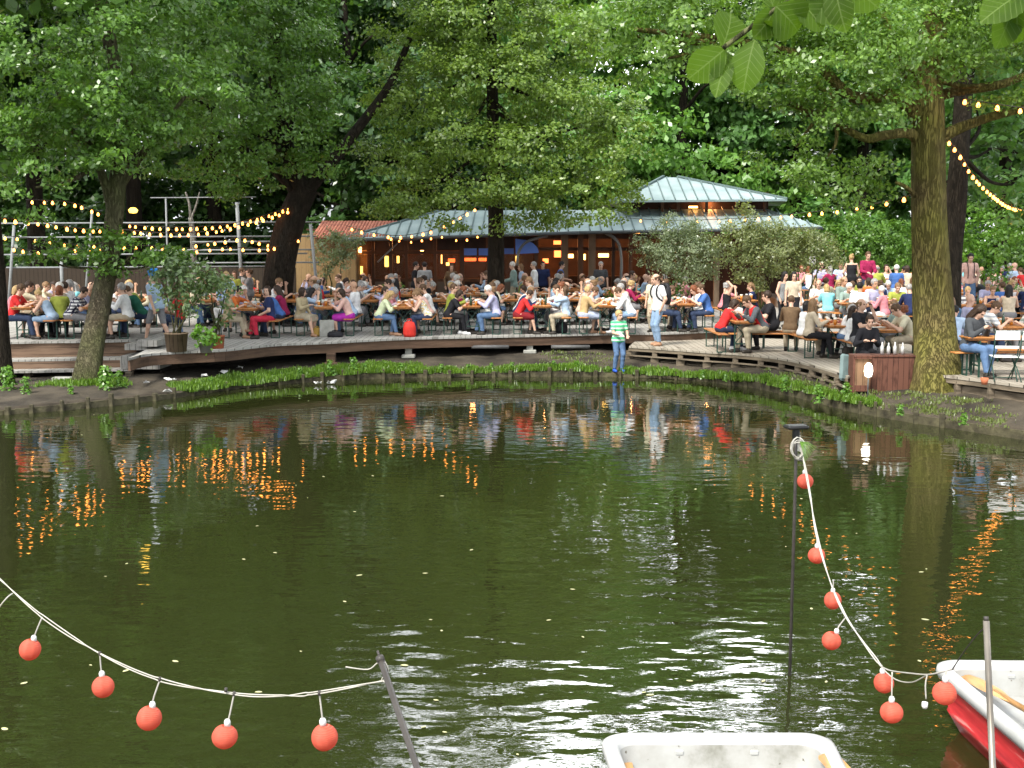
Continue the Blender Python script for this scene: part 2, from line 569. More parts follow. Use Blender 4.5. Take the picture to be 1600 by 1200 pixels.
def twigs(limbs, frm, lobes, r=0.06, frac=0.8):
    """thin limbs from a point on the trunk out into each lobe"""
    for (x, y, z, rx, ry, rz) in lobes:
        a = Vector(frm); b = Vector((x, y, z))
        mid = a.lerp(b, 0.5) + Vector((0, 0, -0.12 * (b - a).length * 0.5)) + Vector((random.uniform(-.2, .2), random.uniform(-.2, .2), 0))
        limbs.append(([a, mid, a.lerp(b, frac)], r, r * 0.35))

G_MID = leafmat('leaf_mid', (0.04, 0.1, 0.014), (0.19, 0.36, 0.065))
G_YEL = leafmat('leaf_yellow', (0.055, 0.12, 0.018), (0.29, 0.42, 0.085), patch=0.45)
G_OAK = leafmat('leaf_oak', (0.045, 0.11, 0.014), (0.24, 0.4, 0.075))
G_DARK = leafmat('leaf_dark', (0.022, 0.07, 0.018), (0.1, 0.2, 0.05))
G_BG = leafmat('leaf_far', (0.06, 0.16, 0.04), (0.2, 0.38, 0.11))
G_OLIVE = leafmat('leaf_olive', (0.09, 0.13, 0.07), (0.30, 0.36, 0.22))
G_FRESH = leafmat('leaf_fresh', (0.05, 0.13, 0.015), (0.19, 0.38, 0.05))
G_NEAR = leafmat('leaf_near', (0.05, 0.12, 0.015), (0.12, 0.25, 0.03), trans=0.5)
B_DARK = bark('bark_dark', (0.018, 0.014, 0.010), (0.05, 0.04, 0.028))
B_GREY = bark('bark_grey', (0.07, 0.055, 0.038), (0.17, 0.14, 0.095), moss=(0.10, 0.12, 0.04))
B_MOSS = bark('bark_moss', (0.10, 0.075, 0.03), (0.20, 0.155, 0.07), moss=(0.17, 0.17, 0.032), scale=5.0)

# the leaning tree on the left bank
g1 = [L(60, 110, 27, 3.2, 1.9), L(210, 60, 28, 2.3, 1.7), L(190, 190, 27, 1.6, 1.0), L(60, 240, 26.5, 1.4, 1.0), L(20, 310, 26, .8, .6), L(120, 200, 26, 1.6, 1.0),
      L(290, 150, 28, 1.5, 1.1), L(-80, 160, 27, 2.0, 2.0)]
g1l = [L(120, 385, 27.2, .85, .26), L(215, 392, 27.3, .55, .28), L(170, 425, 27.3, .3, .25), L(60, 400, 27.5, .35, .15), L(235, 395, 27.5, .6, .42), L(285, 405, 27.8, .45, .3), L(170, 375, 27.2, .5, .2)]
g1hi = [(-9.5, 28, 10.5, 4.0, 3.6, 2.6), (-11, 29, 14, 4.2, 4, 3), (-8.5, 28, 16.5, 3, 3, 2.4), (-13, 27, 11, 3, 3, 3), (-7.0, 27, 13, 2.2, 2.2, 2)]
b1 = P(138, 597, z=0.27); t1 = P(182, 300, Y=27.9)
lm = [([b1 - Vector((.05, 0, .4)), b1 + Vector((0, 0, .25)), P(158, 470, Y=27.5), P(171, 400, Y=27.8), t1, P(190, 200, Y=28), P(170, 60, Y=28), (-9.3, 28, 10), (-9.6, 28, 14)], 0.275, 0.10, 0.8),
      ([P(175, 330, Y=27.9), P(150, 250, Y=27.6), P(90, 180, Y=27)], .12, .05),
      ([t1, P(230, 230, Y=28), P(290, 150, Y=28)], .11, .04)]
twigs(lm, P(168, 420, Y=27.9), g1l, .035)
twigs(lm, P(186, 230, Y=28), g1[:6], .07)
tree('tall leafy tree leaning right, its grey brown trunk standing in grass before the left steps', lm,
     crown_mesh('crown_a', g1 + g1l, 1.2, .115, G_MID, per=85, csize=(.25, .62)), B_GREY, base=b1)
hi = link('tree_top', crown_mesh('crown_a_top', g1hi, .45, .34, G_MID, per=50, csize=(.5, 1.1)))
hi.parent = [o for o in COL.objects if o.name == 'tree'][0]; hi.name = 'crown'; hi.location = -b1

# dark trunk cut by the left edge of the frame
b0 = PX(-4, 26.6, .35)
tree('dark trunk cut off by the left edge of the picture', [([b0 - Vector((0, 0, .3)), b0 + Vector((.02, 0, 2.5)), b0 + Vector((-.1, 0, 6)), b0 + Vector((-.3, 0, 11))], .27, .16, .5)],
     crown_mesh('crown_b', [(-12.5, 26.5, 9.5, 2.5, 2.5, 2.0), (-12.8, 26.5, 12.5, 2.6, 2.6, 2.2), L(-30, 60, 26.5, 1.1, 1.0), L(-40, 250, 26.5, .9, 1.2)], .7, .2, G_MID, per=50), B_DARK, base=b0)

# the leaning dark tree before the tiled house
b2 = PX(428, 36.5, .87)
g2 = [L(360, 120, 35, 3.2, 2.2), L(300, 230, 34, 1.9, 1.2), L(420, 230, 34.5, 1.9, 1.1), L(470, 110, 35, 1.5, 1.6), L(480, 200, 34.8, 1.0, .8), L(240, 110, 35, 2.4, 1.8),
      L(380, 40, 34, 2.6, 1.4), L(350, 285, 34, 1.1, .45), L(500, 260, 35.5, .7, .5)]
g2hi = [(-8, 36, 12.5, 4.5, 4, 2.6), (-7, 36, 16.5, 4.5, 4.5, 3), (-9, 36, 20.5, 4, 4, 3), (-5.2, 37, 13.5, 2.6, 3, 2.4), (-4.8, 37, 18.5, 2.4, 3, 2.4)]
lm = [([b2 - Vector((.1, 0, .3)), b2 + Vector((.02, 0, .2)), P(442, 400, Y=36.5), P(460, 330, Y=36.4), P(478, 290, Y=36.3)], .50, .36, .35),
      ([P(476, 300, Y=36.3), P(510, 262, Y=36.5), P(560, 200, Y=37), P(610, 130, Y=37.5), P(640, 60, Y=38)], .22, .08),
      ([P(474, 302, Y=36.3), P(450, 240, Y=36), P(430, 120, Y=36), (-6.6, 36, 11), (-6.8, 36, 17)], .27, .1),
      ([P(470, 310, Y=36.3), P(440, 278, Y=36), P(400, 240, Y=35.5), P(330, 210, Y=35)], .15, .06)]
twigs(lm, P(448, 230, Y=36), g2[:6], .08)
t = tree('dark leaning tree with a forked trunk behind the diners left of the tiled house', lm,
     crown_mesh('crown_c', g2, 1.15, .125, G_MID, per=85, csize=(.3, .7)), B_DARK, base=b2)
hi = link('crown', crown_mesh('crown_c_top', g2hi, .4, .36, G_MID, per=50, csize=(.6, 1.2)), t); hi.location = -b2

# the linden in the middle
b3 = PX(774, 38.6, .87)
g3 = [L(690, 60, 38, 2.2, 1.2), L(840, 60, 38, 2.3, 1.2), L(770, 130, 37.4, 2.6, 1.0), L(640, 150, 37.5, 1.6, .9), L(900, 160, 37.5, 1.7, .9), L(700, 215, 37, 1.7, .75), L(840, 230, 36.8, 1.8, .8),
      L(940, 240, 37.5, 1.5, .85), L(640, 250, 37.5, 1.3, .6), L(965, 190, 38, 1.2, .9), L(630, 305, 37.8, 1.4, .5), L(720, 305, 37, 1.3, .45), L(880, 300, 36.8, 1.7, .55), L(800, 290, 36.5, 1.3, .5), L(590, 240, 38.2, .8, .5),
      L(650, 332, 37.8, .9, .28), L(850, 338, 37.4, 1.0, .3), L(930, 330, 37.4, 1.0, .28), L(705, 347, 37.8, .7, .18), L(600, 325, 38, .6, .25), L(985, 300, 37.8, .7, .3), L(800, 352, 37.4, .5, .12), L(770, 30, 38, 2.8, 1.3),
      L(770, -60, 38, 3.0, 1.3), L(770, -150, 38.5, 2.4, 1.2), L(770, -225, 38.5, 1.4, .9)]
lm = [([b3 - Vector((0, 0, .3)), b3 + Vector((0, 0, .2)), P(776, 350, Y=38.6), P(770, 200, Y=38.6), P(768, 60, Y=38.6), P(768, -150, Y=38.6)], .33, .10, .35)]
for k, q in enumerate(g3[:16]): twigs(lm, P(770, min(300, 60 + k * 16), Y=38.6), [q], .07)
tree('linden with yellow green leaves and a dark straight trunk before the pavilion', lm,
     crown_mesh('crown_d', g3, 1.5, .12, G_YEL, per=85, csize=(.3, .75), flat=.48, up=.6, droop=.22), B_DARK, base=b3)

# the mossy oak on the right
b4 = P(1463, 606, z=.45)
top4 = P(1450, 170, Y=24.5)
g4 = [L(1180, 60, 24, 1.9, 1.0), L(1040, 35, 23.5, 1.5, .8), L(930, 25, 23.5, 1.1, .55), L(1020, 95, 23.2, 1.0, .5), L(1290, 110, 23.3, 1.7, .9), L(1250, 190, 23.6, 1.1, .6), L(1290, 270, 23.8, 1.1, .55),
      L(1370, 60, 22.8, 1.6, .9), L(1340, 160, 23, 1.2, .6), L(1500, 40, 25.6, 1.5, .8), L(1570, 50, 23.8, 1.2, .7), L(1570, 135, 23.5, .8, .45), L(1380, 255, 23.8, .5, .4), L(1345, 310, 24, .6, .3), L(1230, 250, 24, .8, .4), L(1440, 105, 23.7, .9, .45), L(1475, 55, 23.6, 1.1, .6), L(1190, 130, 23.6, 1.0, .5),
      L(1380, 70, 23.2, 1.0, .5), L(1440, -50, 24, 2.4, .9), L(1200, -40, 23.5, 2.0, .9), L(1620, 0, 24, 2, 1.3), L(1010, -40, 23.8, 1.5, .7)]
g4hi = [(9.5, 25, 10, 3, 3, 2), (11.5, 25, 13, 3.6, 3.6, 2.6), (10.5, 25, 16.5, 2.8, 2.8, 2.2), (13, 24, 9.5, 2.6, 2.6, 2.4)]
lm = [([b4 - Vector((0, 0, .35)), b4 + Vector((0, 0, .15)), P(1458, 480, Y=24.7), P(1452, 330, Y=24.6), top4, P(1456, 60, Y=24.6), (9.3, 24.8, 10), (10.5, 25, 14)], .46, .18, .55),
      ([P(1436, 222, Y=24.5), P(1420, 208, Y=24.3), P(1380, 212, Y=24), P(1350, 216, Y=23.9), P(1300, 190, Y=23.8), P(1230, 160, Y=23.7)], .12, .05),
      ([P(1438, 190, Y=24.5), P(1400, 150, Y=24.2), P(1330, 150, Y=24), P(1260, 90, Y=23.8), P(1120, 60, Y=23.6), P(980, 45, Y=23.4)], .17, .04),
      ([P(1472, 215, Y=24.6), P(1500, 200, Y=24.5), P(1550, 182, Y=24.3), P(1620, 165, Y=24)], .13, .07),
      ([P(1464, 150, Y=24.6), P(1500, 142, Y=24.4), P(1570, 130, Y=24.2), P(1640, 100, Y=24)], .12, .06),
      ([P(1440, 165, Y=24.5), P(1410, 100, Y=24.2), P(1380, 20, Y=24)], .14, .06),
      ([P(1430, 305, Y=24.5), P(1415, 292, Y=24.3), P(1400, 285, Y=24.2)], .06, .03)]
twigs(lm, P(1300, 150, Y=23.9), g4[4:7] + g4[14:15], .05)
twigs(lm, P(1120, 70, Y=23.6), g4[:4], .04)
twigs(lm, P(1452, 120, Y=24.5), g4[7:12], .07)
t = tree('large tree with a thick mossy yellow green trunk beside the plank box', lm,
     crown_mesh('crown_e', g4, 1.5, .095, G_OAK, per=88, csize=(.25, .6)), B_MOSS, base=b4)
hi = link('crown', crown_mesh('crown_e_top', g4hi, .45, .3, G_OAK, per=50, csize=(.5, 1.0)), t); hi.location = -b4

# the trunk just behind the oak
b5 = PX(1482, 31, .65)
g5 = [L(1560, 230, 33, 1.5, 1.3), L(1530, 150, 33, 1.6, 1.3), L(1600, 300, 33, 1.2, .8), L(1500, 60, 32, 2.5, 1.5), (12.5, 33, 9.5, 3.5, 3, 2.5), (13.5, 33, 13.5, 3.5, 3.5, 3), (12.0, 33, 17, 3, 3, 2.5)]
lm = [([b5 - Vector((0, 0, .3)), P(1485, 400, Y=31), P(1493, 320, Y=31), P(1500, 240, Y=31), P(1510, 100, Y=31.5), (11.8, 32, 10), (12.2, 33, 15)], .30, .16, .3)]
twigs(lm, P(1500, 240, Y=31), g5[:4], .07)
tree('dark trunked chestnut with broad leaves standing close behind the mossy trunk', lm,
     crown_mesh('crown_f', g5, .9, .24, G_FRESH if False else G_BG, per=42, csize=(.4, .8), flat=.3, up=.9), B_DARK, base=b5)

# the wood behind: two crown shapes copied
def far_crown(nm, seed, leaf, mat):
    global rng
    keep = rng; rng = np.random.default_rng(seed)
    lobes = []
    for k in range(26):
        a = rng.uniform(0, 2 * math.pi); h = rng.uniform(.12, 1)
        rr = 4.2 * math.sin(math.pi * min(1, h * .80 + .16)) ** .8
        lobes.append((rr * math.cos(a) * .75, rr * math.sin(a) * .75, 2.5 + h * 12.5, rng.uniform(1.2, 2.2), rng.uniform(1.2, 2.2), rng.uniform(.9, 1.5)))
    me = crown_mesh(nm, lobes, .98, leaf, mat, csize=(.5, 1.1), per=38, flat=.4)
    rng = keep
    return me
fc = [far_crown('far_crown_a', 3, .30, G_BG), far_crown('far_crown_b', 5, .32, G_BG), far_crown('far_crown_c', 8, .34, G_DARK), far_crown('far_crown_d', 12, .26, leafmat('leaf_light', (.07, .18, .03), (.24, .45, .10)))]
mb = MB()
limb(mb, [(0, 0, -.3), (.1, 0, 4), (-.1, .1, 9), (.1, 0, 14)], .34, .08, n=9, flare=.4)
for k in range(9):
    a = k * 2.4; h = 3.5 + k
    limb(mb, [(0, 0, h), (1.6 * math.cos(a), 1.6 * math.sin(a), h + .9), (3 * math.cos(a), 3 * math.sin(a), h + 1.2)], .1, .03, n=5)
ft = mb.mesh('far_trunk', B_DARK)
far = [  # px, Y, height scale, width, which crown, label
    (-120, 46, 1.25, 1.1, 2, 'dark tree rising beyond the left edge of the terrace'),
    (60, 50, 1.45, 1.2, 2, 'tall dark tree behind the far left end of the pipe frame'),
    (210, 54, 1.6, 1.2, 0, 'tall green tree behind the pipe frame left of its white upright'),
    (340, 58, 1.6, 1.2, 2, 'dark tree directly behind the white upright of the pipe frame'),
    (450, 62, 1.65, 1.2, 0, 'tall tree behind the leaning forked tree'),
    (545, 56, 1.05, 1.0, 2, 'dark tree behind the red tiled roof'),
    (600, 66, 1.3, 1.2, 3, 'mid green tree between the tiled roof and the linden'),
    (720, 64, 1.3, 1.2, 0, 'dark tree hidden for the most part behind the linden trunk'),
    (850, 66, 1.4, 1.2, 1, 'tree behind the right half of the linden'),
    (960, 66, 1.5, 1.2, 3, 'tree behind the left slope of the upper metal roof'),
    (1060, 63, 1.32, 1.15, 3, 'light green tree above the peak of the metal roof'),
    (1150, 67, 1.25, 1.3, 3, 'light green tree behind the right slope of the metal roof'),
    (1235, 66, 1.2, 1.1, 0, 'darker tree beyond the right tip of the upper roof'),
    (1340, 64, 1.35, 1.2, 0, 'dark tree behind the hedge left of the mossy trunk'),
    (1460, 66, 1.5, 1.2, 0, 'tall tree straight behind the mossy trunk'),
    (1560, 56, 1.3, 1.1, 1, 'tree behind the standing man in suspenders'),
    (1680, 48, 1.3, 1.2, 2, 'dark tree rising beyond the right edge of the terrace'),
]
far0 = None
for (px, Y, sh, sw, ci, lab) in far:
    r_ = empty('tree', PX(px, Y, .9), random.uniform(0, 6.28), (sw, sw, sh))
    tag(r_, lab, 'tree', 'trees of the wood behind the beer garden')
    link('trunk', ft, r_); link('crown', fc[ci], r_)
# low dark growth closing the wood
def bush(name, label, cat, lobes, density, leaf, mat, per=50, csize=(.2, .45), stems=None, group=None, kind=None, up=.4, flat=.8, stem_mat=None):
    b = Vector((lobes[0][0], lobes[0][1], lobes[0][2] - lobes[0][5]))
    me = crown_mesh(name + '_leaves', [(x - b.x, y - b.y, z - b.z, rx, ry, rz) for (x, y, z, rx, ry, rz) in lobes], density, leaf, mat, csize=csize, per=per, flat=flat, up=up)
    if not stems:
        o = link(name, me, None, b); tag(o, label, cat, group, kind); return o
    root = empty(name, b); tag(root, label, cat, group, kind)
    link('foliage', me, root)
    mb = MB()
    for s in stems: limb(mb, [Vector(p) - b for p in s[0]], s[1], s[1] * .4, n=6, wob=0, seg=4)
    mb.build('stem', stem_mat or B_GREY, root)
    return root
bush('undergrowth', 'dark undergrowth closing the wood behind the left half of the terrace', 'undergrowth',
     [(-29 + k * 3.6, 57 + 2 * math.sin(k * 1.7), 2.2 + .5 * math.sin(k * 2.3), 2.6, 1.6, 2.2) for k in range(9)] + [(-30 + k * 3.4, 61 + 1.5 * math.sin(k * 2.1), 6.0 + .8 * math.sin(k * 1.3), 2.8, 1.6, 2.8) for k in range(10)], 1.5, .36, G_DARK, per=60, csize=(.5, .9), kind='stuff')
bush('undergrowth', 'green undergrowth closing the wood behind the pavilion and the right terrace', 'undergrowth',
     [(3 + k * 3.6, 59 + 2 * math.sin(k * 1.7), 2.2 + .5 * math.sin(k * 2.3), 2.6, 1.6, 2.2) for k in range(11)] + [(3 + k * 3.4, 71 + 1.5 * math.sin(k * 2.1), 7.0 + .8 * math.sin(k * 1.3), 3.0, 1.6, 4) for k in range(12)], 1.3, .36, G_BG, per=65, csize=(.5, .9), kind='stuff')
bush('hedge', 'clipped dark green hedge behind the diners left of the mossy trunk', 'hedge',
     [(L(px, 385, 49, 1.0, 1.05, .9)) for px in (1285, 1310, 1335, 1365, 1390, 1415)] + [L(1345, 362, 49.5, 1.4, .7, .9)], 3.2, .14, G_MID, per=30, csize=(.2, .4))
bush('shrub', 'bright green shrub behind the man in suspenders', 'shrub', [L(1530, 360, 48, 1.4, 1.0), L(1570, 385, 47, 1.2, .8), L(1510, 385, 47, .9, .7)], 2.5, .16, G_FRESH, per=26)
bush('shrub', 'dark green shrub at the far right edge behind the crowd', 'shrub', [L(1610, 360, 46, 1.4, 1.2), L(1590, 392, 44, 1.0, .6)], 2.5, .16, G_MID, per=26)
# grey-leaved bushes in front of the pavilion
def stemset(px, Y, z, n, spread, h, r=.035):
    out = []
    for k in range(n):
        b = PX(px + random.uniform(-8, 8), Y, z)
        t = b + Vector((random.uniform(-spread, spread), random.uniform(-.4, .4), h))
        out.append(([b, b.lerp(t, .5) + Vector((random.uniform(-.15, .15), 0, 0)), t], r))
    return out
bush('olive_bush', 'round grey green bush in front of the pavilion, left of the two', 'bush',
     [L(1065, 395, 38, 1.25, .85), L(1030, 385, 38, .75, .55), L(1060, 358, 38, .8, .35), L(1100, 400, 38, .8, .7)], 5.5, .075, G_OLIVE, per=60, csize=(.15, .36), stems=stemset(1065, 38, .87, 6, .9, 1.5), up=.6, flat=1.0)
bush('olive_bush', 'wide yellowish grey green bush in front of the pavilion, right of the two', 'bush',
     [L(1205, 390, 37, 1.3, .75), L(1160, 375, 37, .9, .75), L(1265, 385, 37, .85, .55), L(1165, 340, 37, .35, .4), L(1225, 362, 37, .7, .3), L(1285, 402, 37, .6, .45), L(1175, 420, 37, .7, .5)], 5.5, .08,
     leafmat('leaf_olive_warm', (0.10, 0.14, 0.055), (0.30, 0.34, 0.15)), per=60, csize=(.15, .36), stems=stemset(1262, 37, .87, 3, .5, 1.7) + stemset(1185, 37, .87, 5, .6, 1.5), up=.6, flat=1.0)
bush('climbing_plant', 'leafy climber covering the corner post of the tiled house', 'plant', [L(520, 385, 43.5, .6, .8), L(545, 375, 43.5, .5, .5), L(505, 410, 43.5, .4, .6), L(545, 410, 43.4, .35, .35)], 6, .09, G_OLIVE, per=34, csize=(.15, .3), stems=stemset(520, 43.5, .87, 4, .3, 1.6))

# ------------------------------------------------------------------ water
def water_mat():
    m, nt, b = new_mat('pond_water')
    b.inputs['Base Color'].default_value = (0.018, 0.022, 0.006, 1)
    b.inputs['Roughness'].default_value = 0.02
    b.inputs['IOR'].default_value = 1.6
    b.inputs['Specular IOR Level'].default_value = 0.5
    tc = N(nt, 'ShaderNodeTexCoord')
    def noise(sx, sy, sc, det, rot=0.0):
        mp = N(nt, 'ShaderNodeMapping'); mp.inputs['Scale'].default_value = (sx, sy, 1); mp.inputs['Rotation'].default_value = (0, 0, rot)
        nt.links.new(tc.outputs['Object'], mp.inputs[0])
        n = N(nt, 'ShaderNodeTexNoise'); n.inputs['Scale'].default_value = sc; n.inputs['Detail'].default_value = det
        n.inputs['Roughness'].default_value = 0.5
        nt.links.new(mp.outputs[0], n.inputs['Vector'])
        return n.outputs[0]
    a = noise(1.0, 1.8, 2.0, 1.5, .12); c = noise(1.0, 1.6, 6.0, 2, -.1)
    d = noise(1, 1, 0.17, 2)
    dr = ramp(nt, [(0.35, (.28, .28, .28)), (0.65, (.75, .75, .75))]); nt.links.new(d, dr.inputs[0])
    m1 = N(nt, 'ShaderNodeMath', operation='MULTIPLY_ADD'); nt.links.new(c, m1.inputs[0]); m1.inputs[1].default_value = 0.16; nt.links.new(a, m1.inputs[2])
    # a breeze ruffles the water near the boats
    ds = N(nt, 'ShaderNodeVectorMath', operation='DISTANCE'); nt.links.new(tc.outputs['Object'], ds.inputs[0]); ds.inputs[1].default_value = (.9, 8.0, 0)
    rr_ = N(nt, 'ShaderNodeMapRange'); rr_.inputs[1].default_value = 2.5; rr_.inputs[2].default_value = 7.5; rr_.inputs[3].default_value = 1.1; rr_.inputs[4].default_value = 0.0
    nt.links.new(ds.outputs['Value'], rr_.inputs[0])
    ad = N(nt, 'ShaderNodeMath', operation='ADD'); nt.links.new(dr.outputs[0], ad.inputs[0]); nt.links.new(rr_.outputs[0], ad.inputs[1])
    m2 = N(nt, 'ShaderNodeMath', operation='MULTIPLY'); nt.links.new(m1.outputs[0], m2.inputs[0]); nt.links.new(ad.outputs[0], m2.inputs[1])
    bp = N(nt, 'ShaderNodeBump'); bp.inputs['Strength'].default_value = 1.0; bp.inputs['Distance'].default_value = 0.0085
    nt.links.new(m2.outputs[0], bp.inputs['Height']); nt.links.new(bp.outputs[0], b.inputs['Normal'])
    return m
mb = MB()
mb.add([(-60, -25, 0), (60, -25, 0), (60, 45, 0), (-60, 45, 0)], [(0, 1, 2, 3)])
tag(mb.build('pond_water', water_mat()), kind='structure')

# ------------------------------------------------------------------ shore line and ground
shore_px = [(-40, 652), (0, 648), (100, 641), (200, 631), (270, 622), (350, 610), (430, 601), (500, 596), (560, 592), (640, 590), (720, 589), (800, 588), (880, 588), (966, 589), (1030, 591), (1100, 596),
            (1180, 606), (1250, 622), (1330, 643), (1380, 652), (1430, 661), (1480, 668), (1530, 676), (1600, 687), (1660, 700)]
shore = [P(x, y, z=0) for x, y in shore_px]
shore = [Vector((-17, 22, 0)), Vector((-14.5, 23.3, 0))] + shore + [Vector((13, 17.5, 0)), Vector((18, 14, 0))]
shore = [Vector((-60, 18, 0)), Vector((-30, 19, 0))] + shore + [Vector((30, 11, 0)), Vector((60, 9, 0))]
sc_ = []
for i in range(len(shore) - 1):
    n_ = 4 if 2 < i < len(shore) - 4 else 3
    for k in range(n_): sc_.append(shore[i].lerp(shore[i + 1], k / n_))
sc_.append(shore[-1])
def hfac(x): return .42 + .58 * min(1, max(0, (x + 8.2) / 2.5))
def shore_h(x): return 0.13 + 0.12 * min(1, max(0, (x - 5) / 5)) + .03 * math.sin(x * 1.3)
offs = [(0, 0), (.25, .03), (.6, .09), (1.0, .17), (1.6, .23), (2.4, .27), (3.4, .30), (5, .33), (8, .4), (14, .5), (30, .6), (90, .6), (500, .6)]
vs = []; fs = []
for i, p in enumerate(sc_):
    dirx = p.x * 0.035 if abs(p.x) < 20 else 0.7 * (1 if p.x > 0 else -1)
    d = Vector((dirx, 1, 0)).normalized()
    vs.append((p.x, p.y, -.5))
    for (o, h) in offs:
        q = p + d * o
        hh = shore_h(p.x) + h * (hfac(p.x) if o < 9 else 1) + (random.uniform(-.02, .02) if 0 < o < 6 else 0)
        vs.append((q.x, q.y, hh))
m_ = len(offs) + 1
for i in range(len(sc_) - 1):
    for k in range(m_ - 1):
        fs.append((i * m_ + k, (i + 1) * m_ + k, (i + 1) * m_ + k + 1, i * m_ + k + 1))
mb = MB(); mb.add(vs, fs, 0, True)
soil = noisy('soil', (0.038, 0.031, 0.022), .5, 1.6, .95, .9, 9, col2=(0.085, 0.07, 0.05))
tag(mb.build('ground', soil), kind='structure')
def gh(x, y):
    """ground height near the shore"""
    best = min(sc_, key=lambda p: (p.x - x) ** 2 + .05 * (p.y - y) ** 2)
    o = max(0, y - best.y); h = 0
    for (a, b_), (c, d_) in zip(offs, offs[1:]):
        if a <= o <= c: h = b_ + (d_ - b_) * (o - a) / (c - a)
    return shore_h(best.x) + h * hfac(best.x)
# timber edging
root = empty('bank_edging', shore[12]); tag(root, 'low timber edging of boards and short stakes along the pond bank', 'edging')
edg = noisy('edging_wood', (0.045, 0.038, 0.026), .5, 4, .9, .6, 20, col2=(0.11, 0.10, 0.055))
mb = MB()
vis = [p for p in sc_ if -14 < p.x < 13]
for a, b_ in zip(vis, vis[1:]):
    mb.bar((a.x, a.y - .045, .04), (b_.x, b_.y - .045, .04), .05, .12 + 2 * (shore_h(a.x) - .13))
eo = mb.build('edge_board', edg, root); eo.location = -shore[12]
nst = 0
L_ = 0
for a, b_ in zip(vis, vis[1:]):
    seg = (b_ - a).length; s = 0
    while L_ < seg:
        q = a.lerp(b_, L_ / seg)
        if nst < 58:
            mb = MB(); h = random.uniform(.15, .24) + shore_h(q.x) - .13; w = random.uniform(.06, .1)
            mb.box((0, 0, h / 2 - .15), (w, w, h + .3), bev=.012, rz=random.uniform(-.3, .3))
            o = mb.build('stake', edg, root); o.location = Vector((q.x, q.y - .12, 0)) - shore[12]
            nst += 1
        L_ += random.uniform(.40, .62)
    L_ -= seg

# ------------------------------------------------------------------ terraces
DK = planks('deck_boards', (0.15, 0.145, 0.13), (0.34, 0.33, 0.305), .14, 'X')
DK2 = planks('deck_boards_brown', (0.15, 0.125, 0.095), (0.33, 0.295, 0.24), .14, 'X')
FAS = noisy('fascia_wood', (0.065, 0.04, 0.026), .4, 1.2, .85, .4, 14, stretch=(.5, 1, 6), col2=(.14, .085, .055))
OLDW = noisy('old_wood', (0.12, 0.095, 0.065), .4, 1.8, .9, .4, 14, stretch=(.6, 1, 5), col2=(.24, .195, .14))
CONC = noisy('concrete', (0.30, 0.30, 0.27), .25, 6, .9, .3, 30)
ZD, ZS, ZL, ZR, ZU = .87, .65, 1.02, .75, 1.18
def terrace(name, label, px, z, back, mats, fas_h=.22, posts=(), post_z=None, under=True, thick=.05):
    front = [P(x, y, z=z) for x, y in px]
    front = curve_pts(front, 4)
    poly = [(p.x, p.y) for p in front] + back
    c = Vector((front[len(front) // 2].x, front[len(front) // 2].y, z))
    root = empty(name, c); tag(root, label, 'terrace')
    mb = MB(); mb.prism([(x - c.x, y - c.y) for x, y in poly], -thick, 0)
    mb.build('deck_boards', mats[0], root)
    if fas_h:
        mb = MB()
        for a, b_ in zip(front, front[1:]):
            mb.bar((a.x - c.x, a.y - c.y + .06, -thick - fas_h / 2 - .003), (b_.x - c.x, b_.y - c.y + .06, -thick - fas_h / 2 - .003), .05, fas_h)
        mb.build('fascia', mats[1], root)
    return root, front, c
# main deck
main, mf, mc = terrace('timber_terrace', 'long grey timber terrace curving round the far side of the pond', 
    [(200, 560), (230, 553), (290, 549), (350, 546), (430, 538), (500, 535), (640, 528), (820, 524), (950, 521), (1040, 520), (1090, 518), (1130, 516), (1165, 513)], ZD,
    [(9.5, 33.2), (30, 33.2), (30, 56), (-30, 56), (-30, 32.9), (-9.1, 32.9), (-8.5, 29.5)], (DK, FAS), .22)
for px in (515, 637, 828):
    y0 = {515: 535, 637: 528, 828: 524}[px]
    q = P(px, y0, z=ZD) + Vector((0, .22, 0)); g = gh(q.x, q.y)
    mb = MB(); mb.box((0, 0, (g - .1 + ZD - .3) / 2 - ZD), (.17 if px != 515 else .22, .17, ZD - .25 - g + .1), bev=.01)
    mb.box((0, 0, g + .03 - ZD), (.34, .34, .1), bev=.02)
    o = mb.build('post', CONC if px != 515 else FAS, main); o.location = Vector((q.x, q.y, ZD)) - mc
mb = MB()
for a, b_ in zip(mf[4:-6:3], mf[7:-3:3]):
    mb.bar((a.x - mc.x, a.y - mc.y + 1.0, -.2), (b_.x - mc.x, b_.y - mc.y + 1.0, -.2), .1, .2)
mb.build('beam', FAS, main)
# dark void under the deck: added boards whose near-black colour stands for shade
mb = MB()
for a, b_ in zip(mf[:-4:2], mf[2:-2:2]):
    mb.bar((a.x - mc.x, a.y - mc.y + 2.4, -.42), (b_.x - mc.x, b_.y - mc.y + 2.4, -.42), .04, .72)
mb.build('back_board', noisy('void_shade_boards', (.02, .016, .012), .4, 5, .9), main)
pp = noisy('grey_pipe', (.10, .10, .10), .2, 8, .5)
mb = MB()
for x0, x1 in ((735, 795), (863, 925)):
    a = P(x0, 545, z=.62) ; b_ = P(x1, 545, z=.62)
    mb = MB(); mb.tube([(a.x - mc.x, a.y - mc.y + .9, -.28), (b_.x - mc.x, b_.y - mc.y + .9, -.28)], .05, 8)
    mb.build('drain_pipe', pp, main)

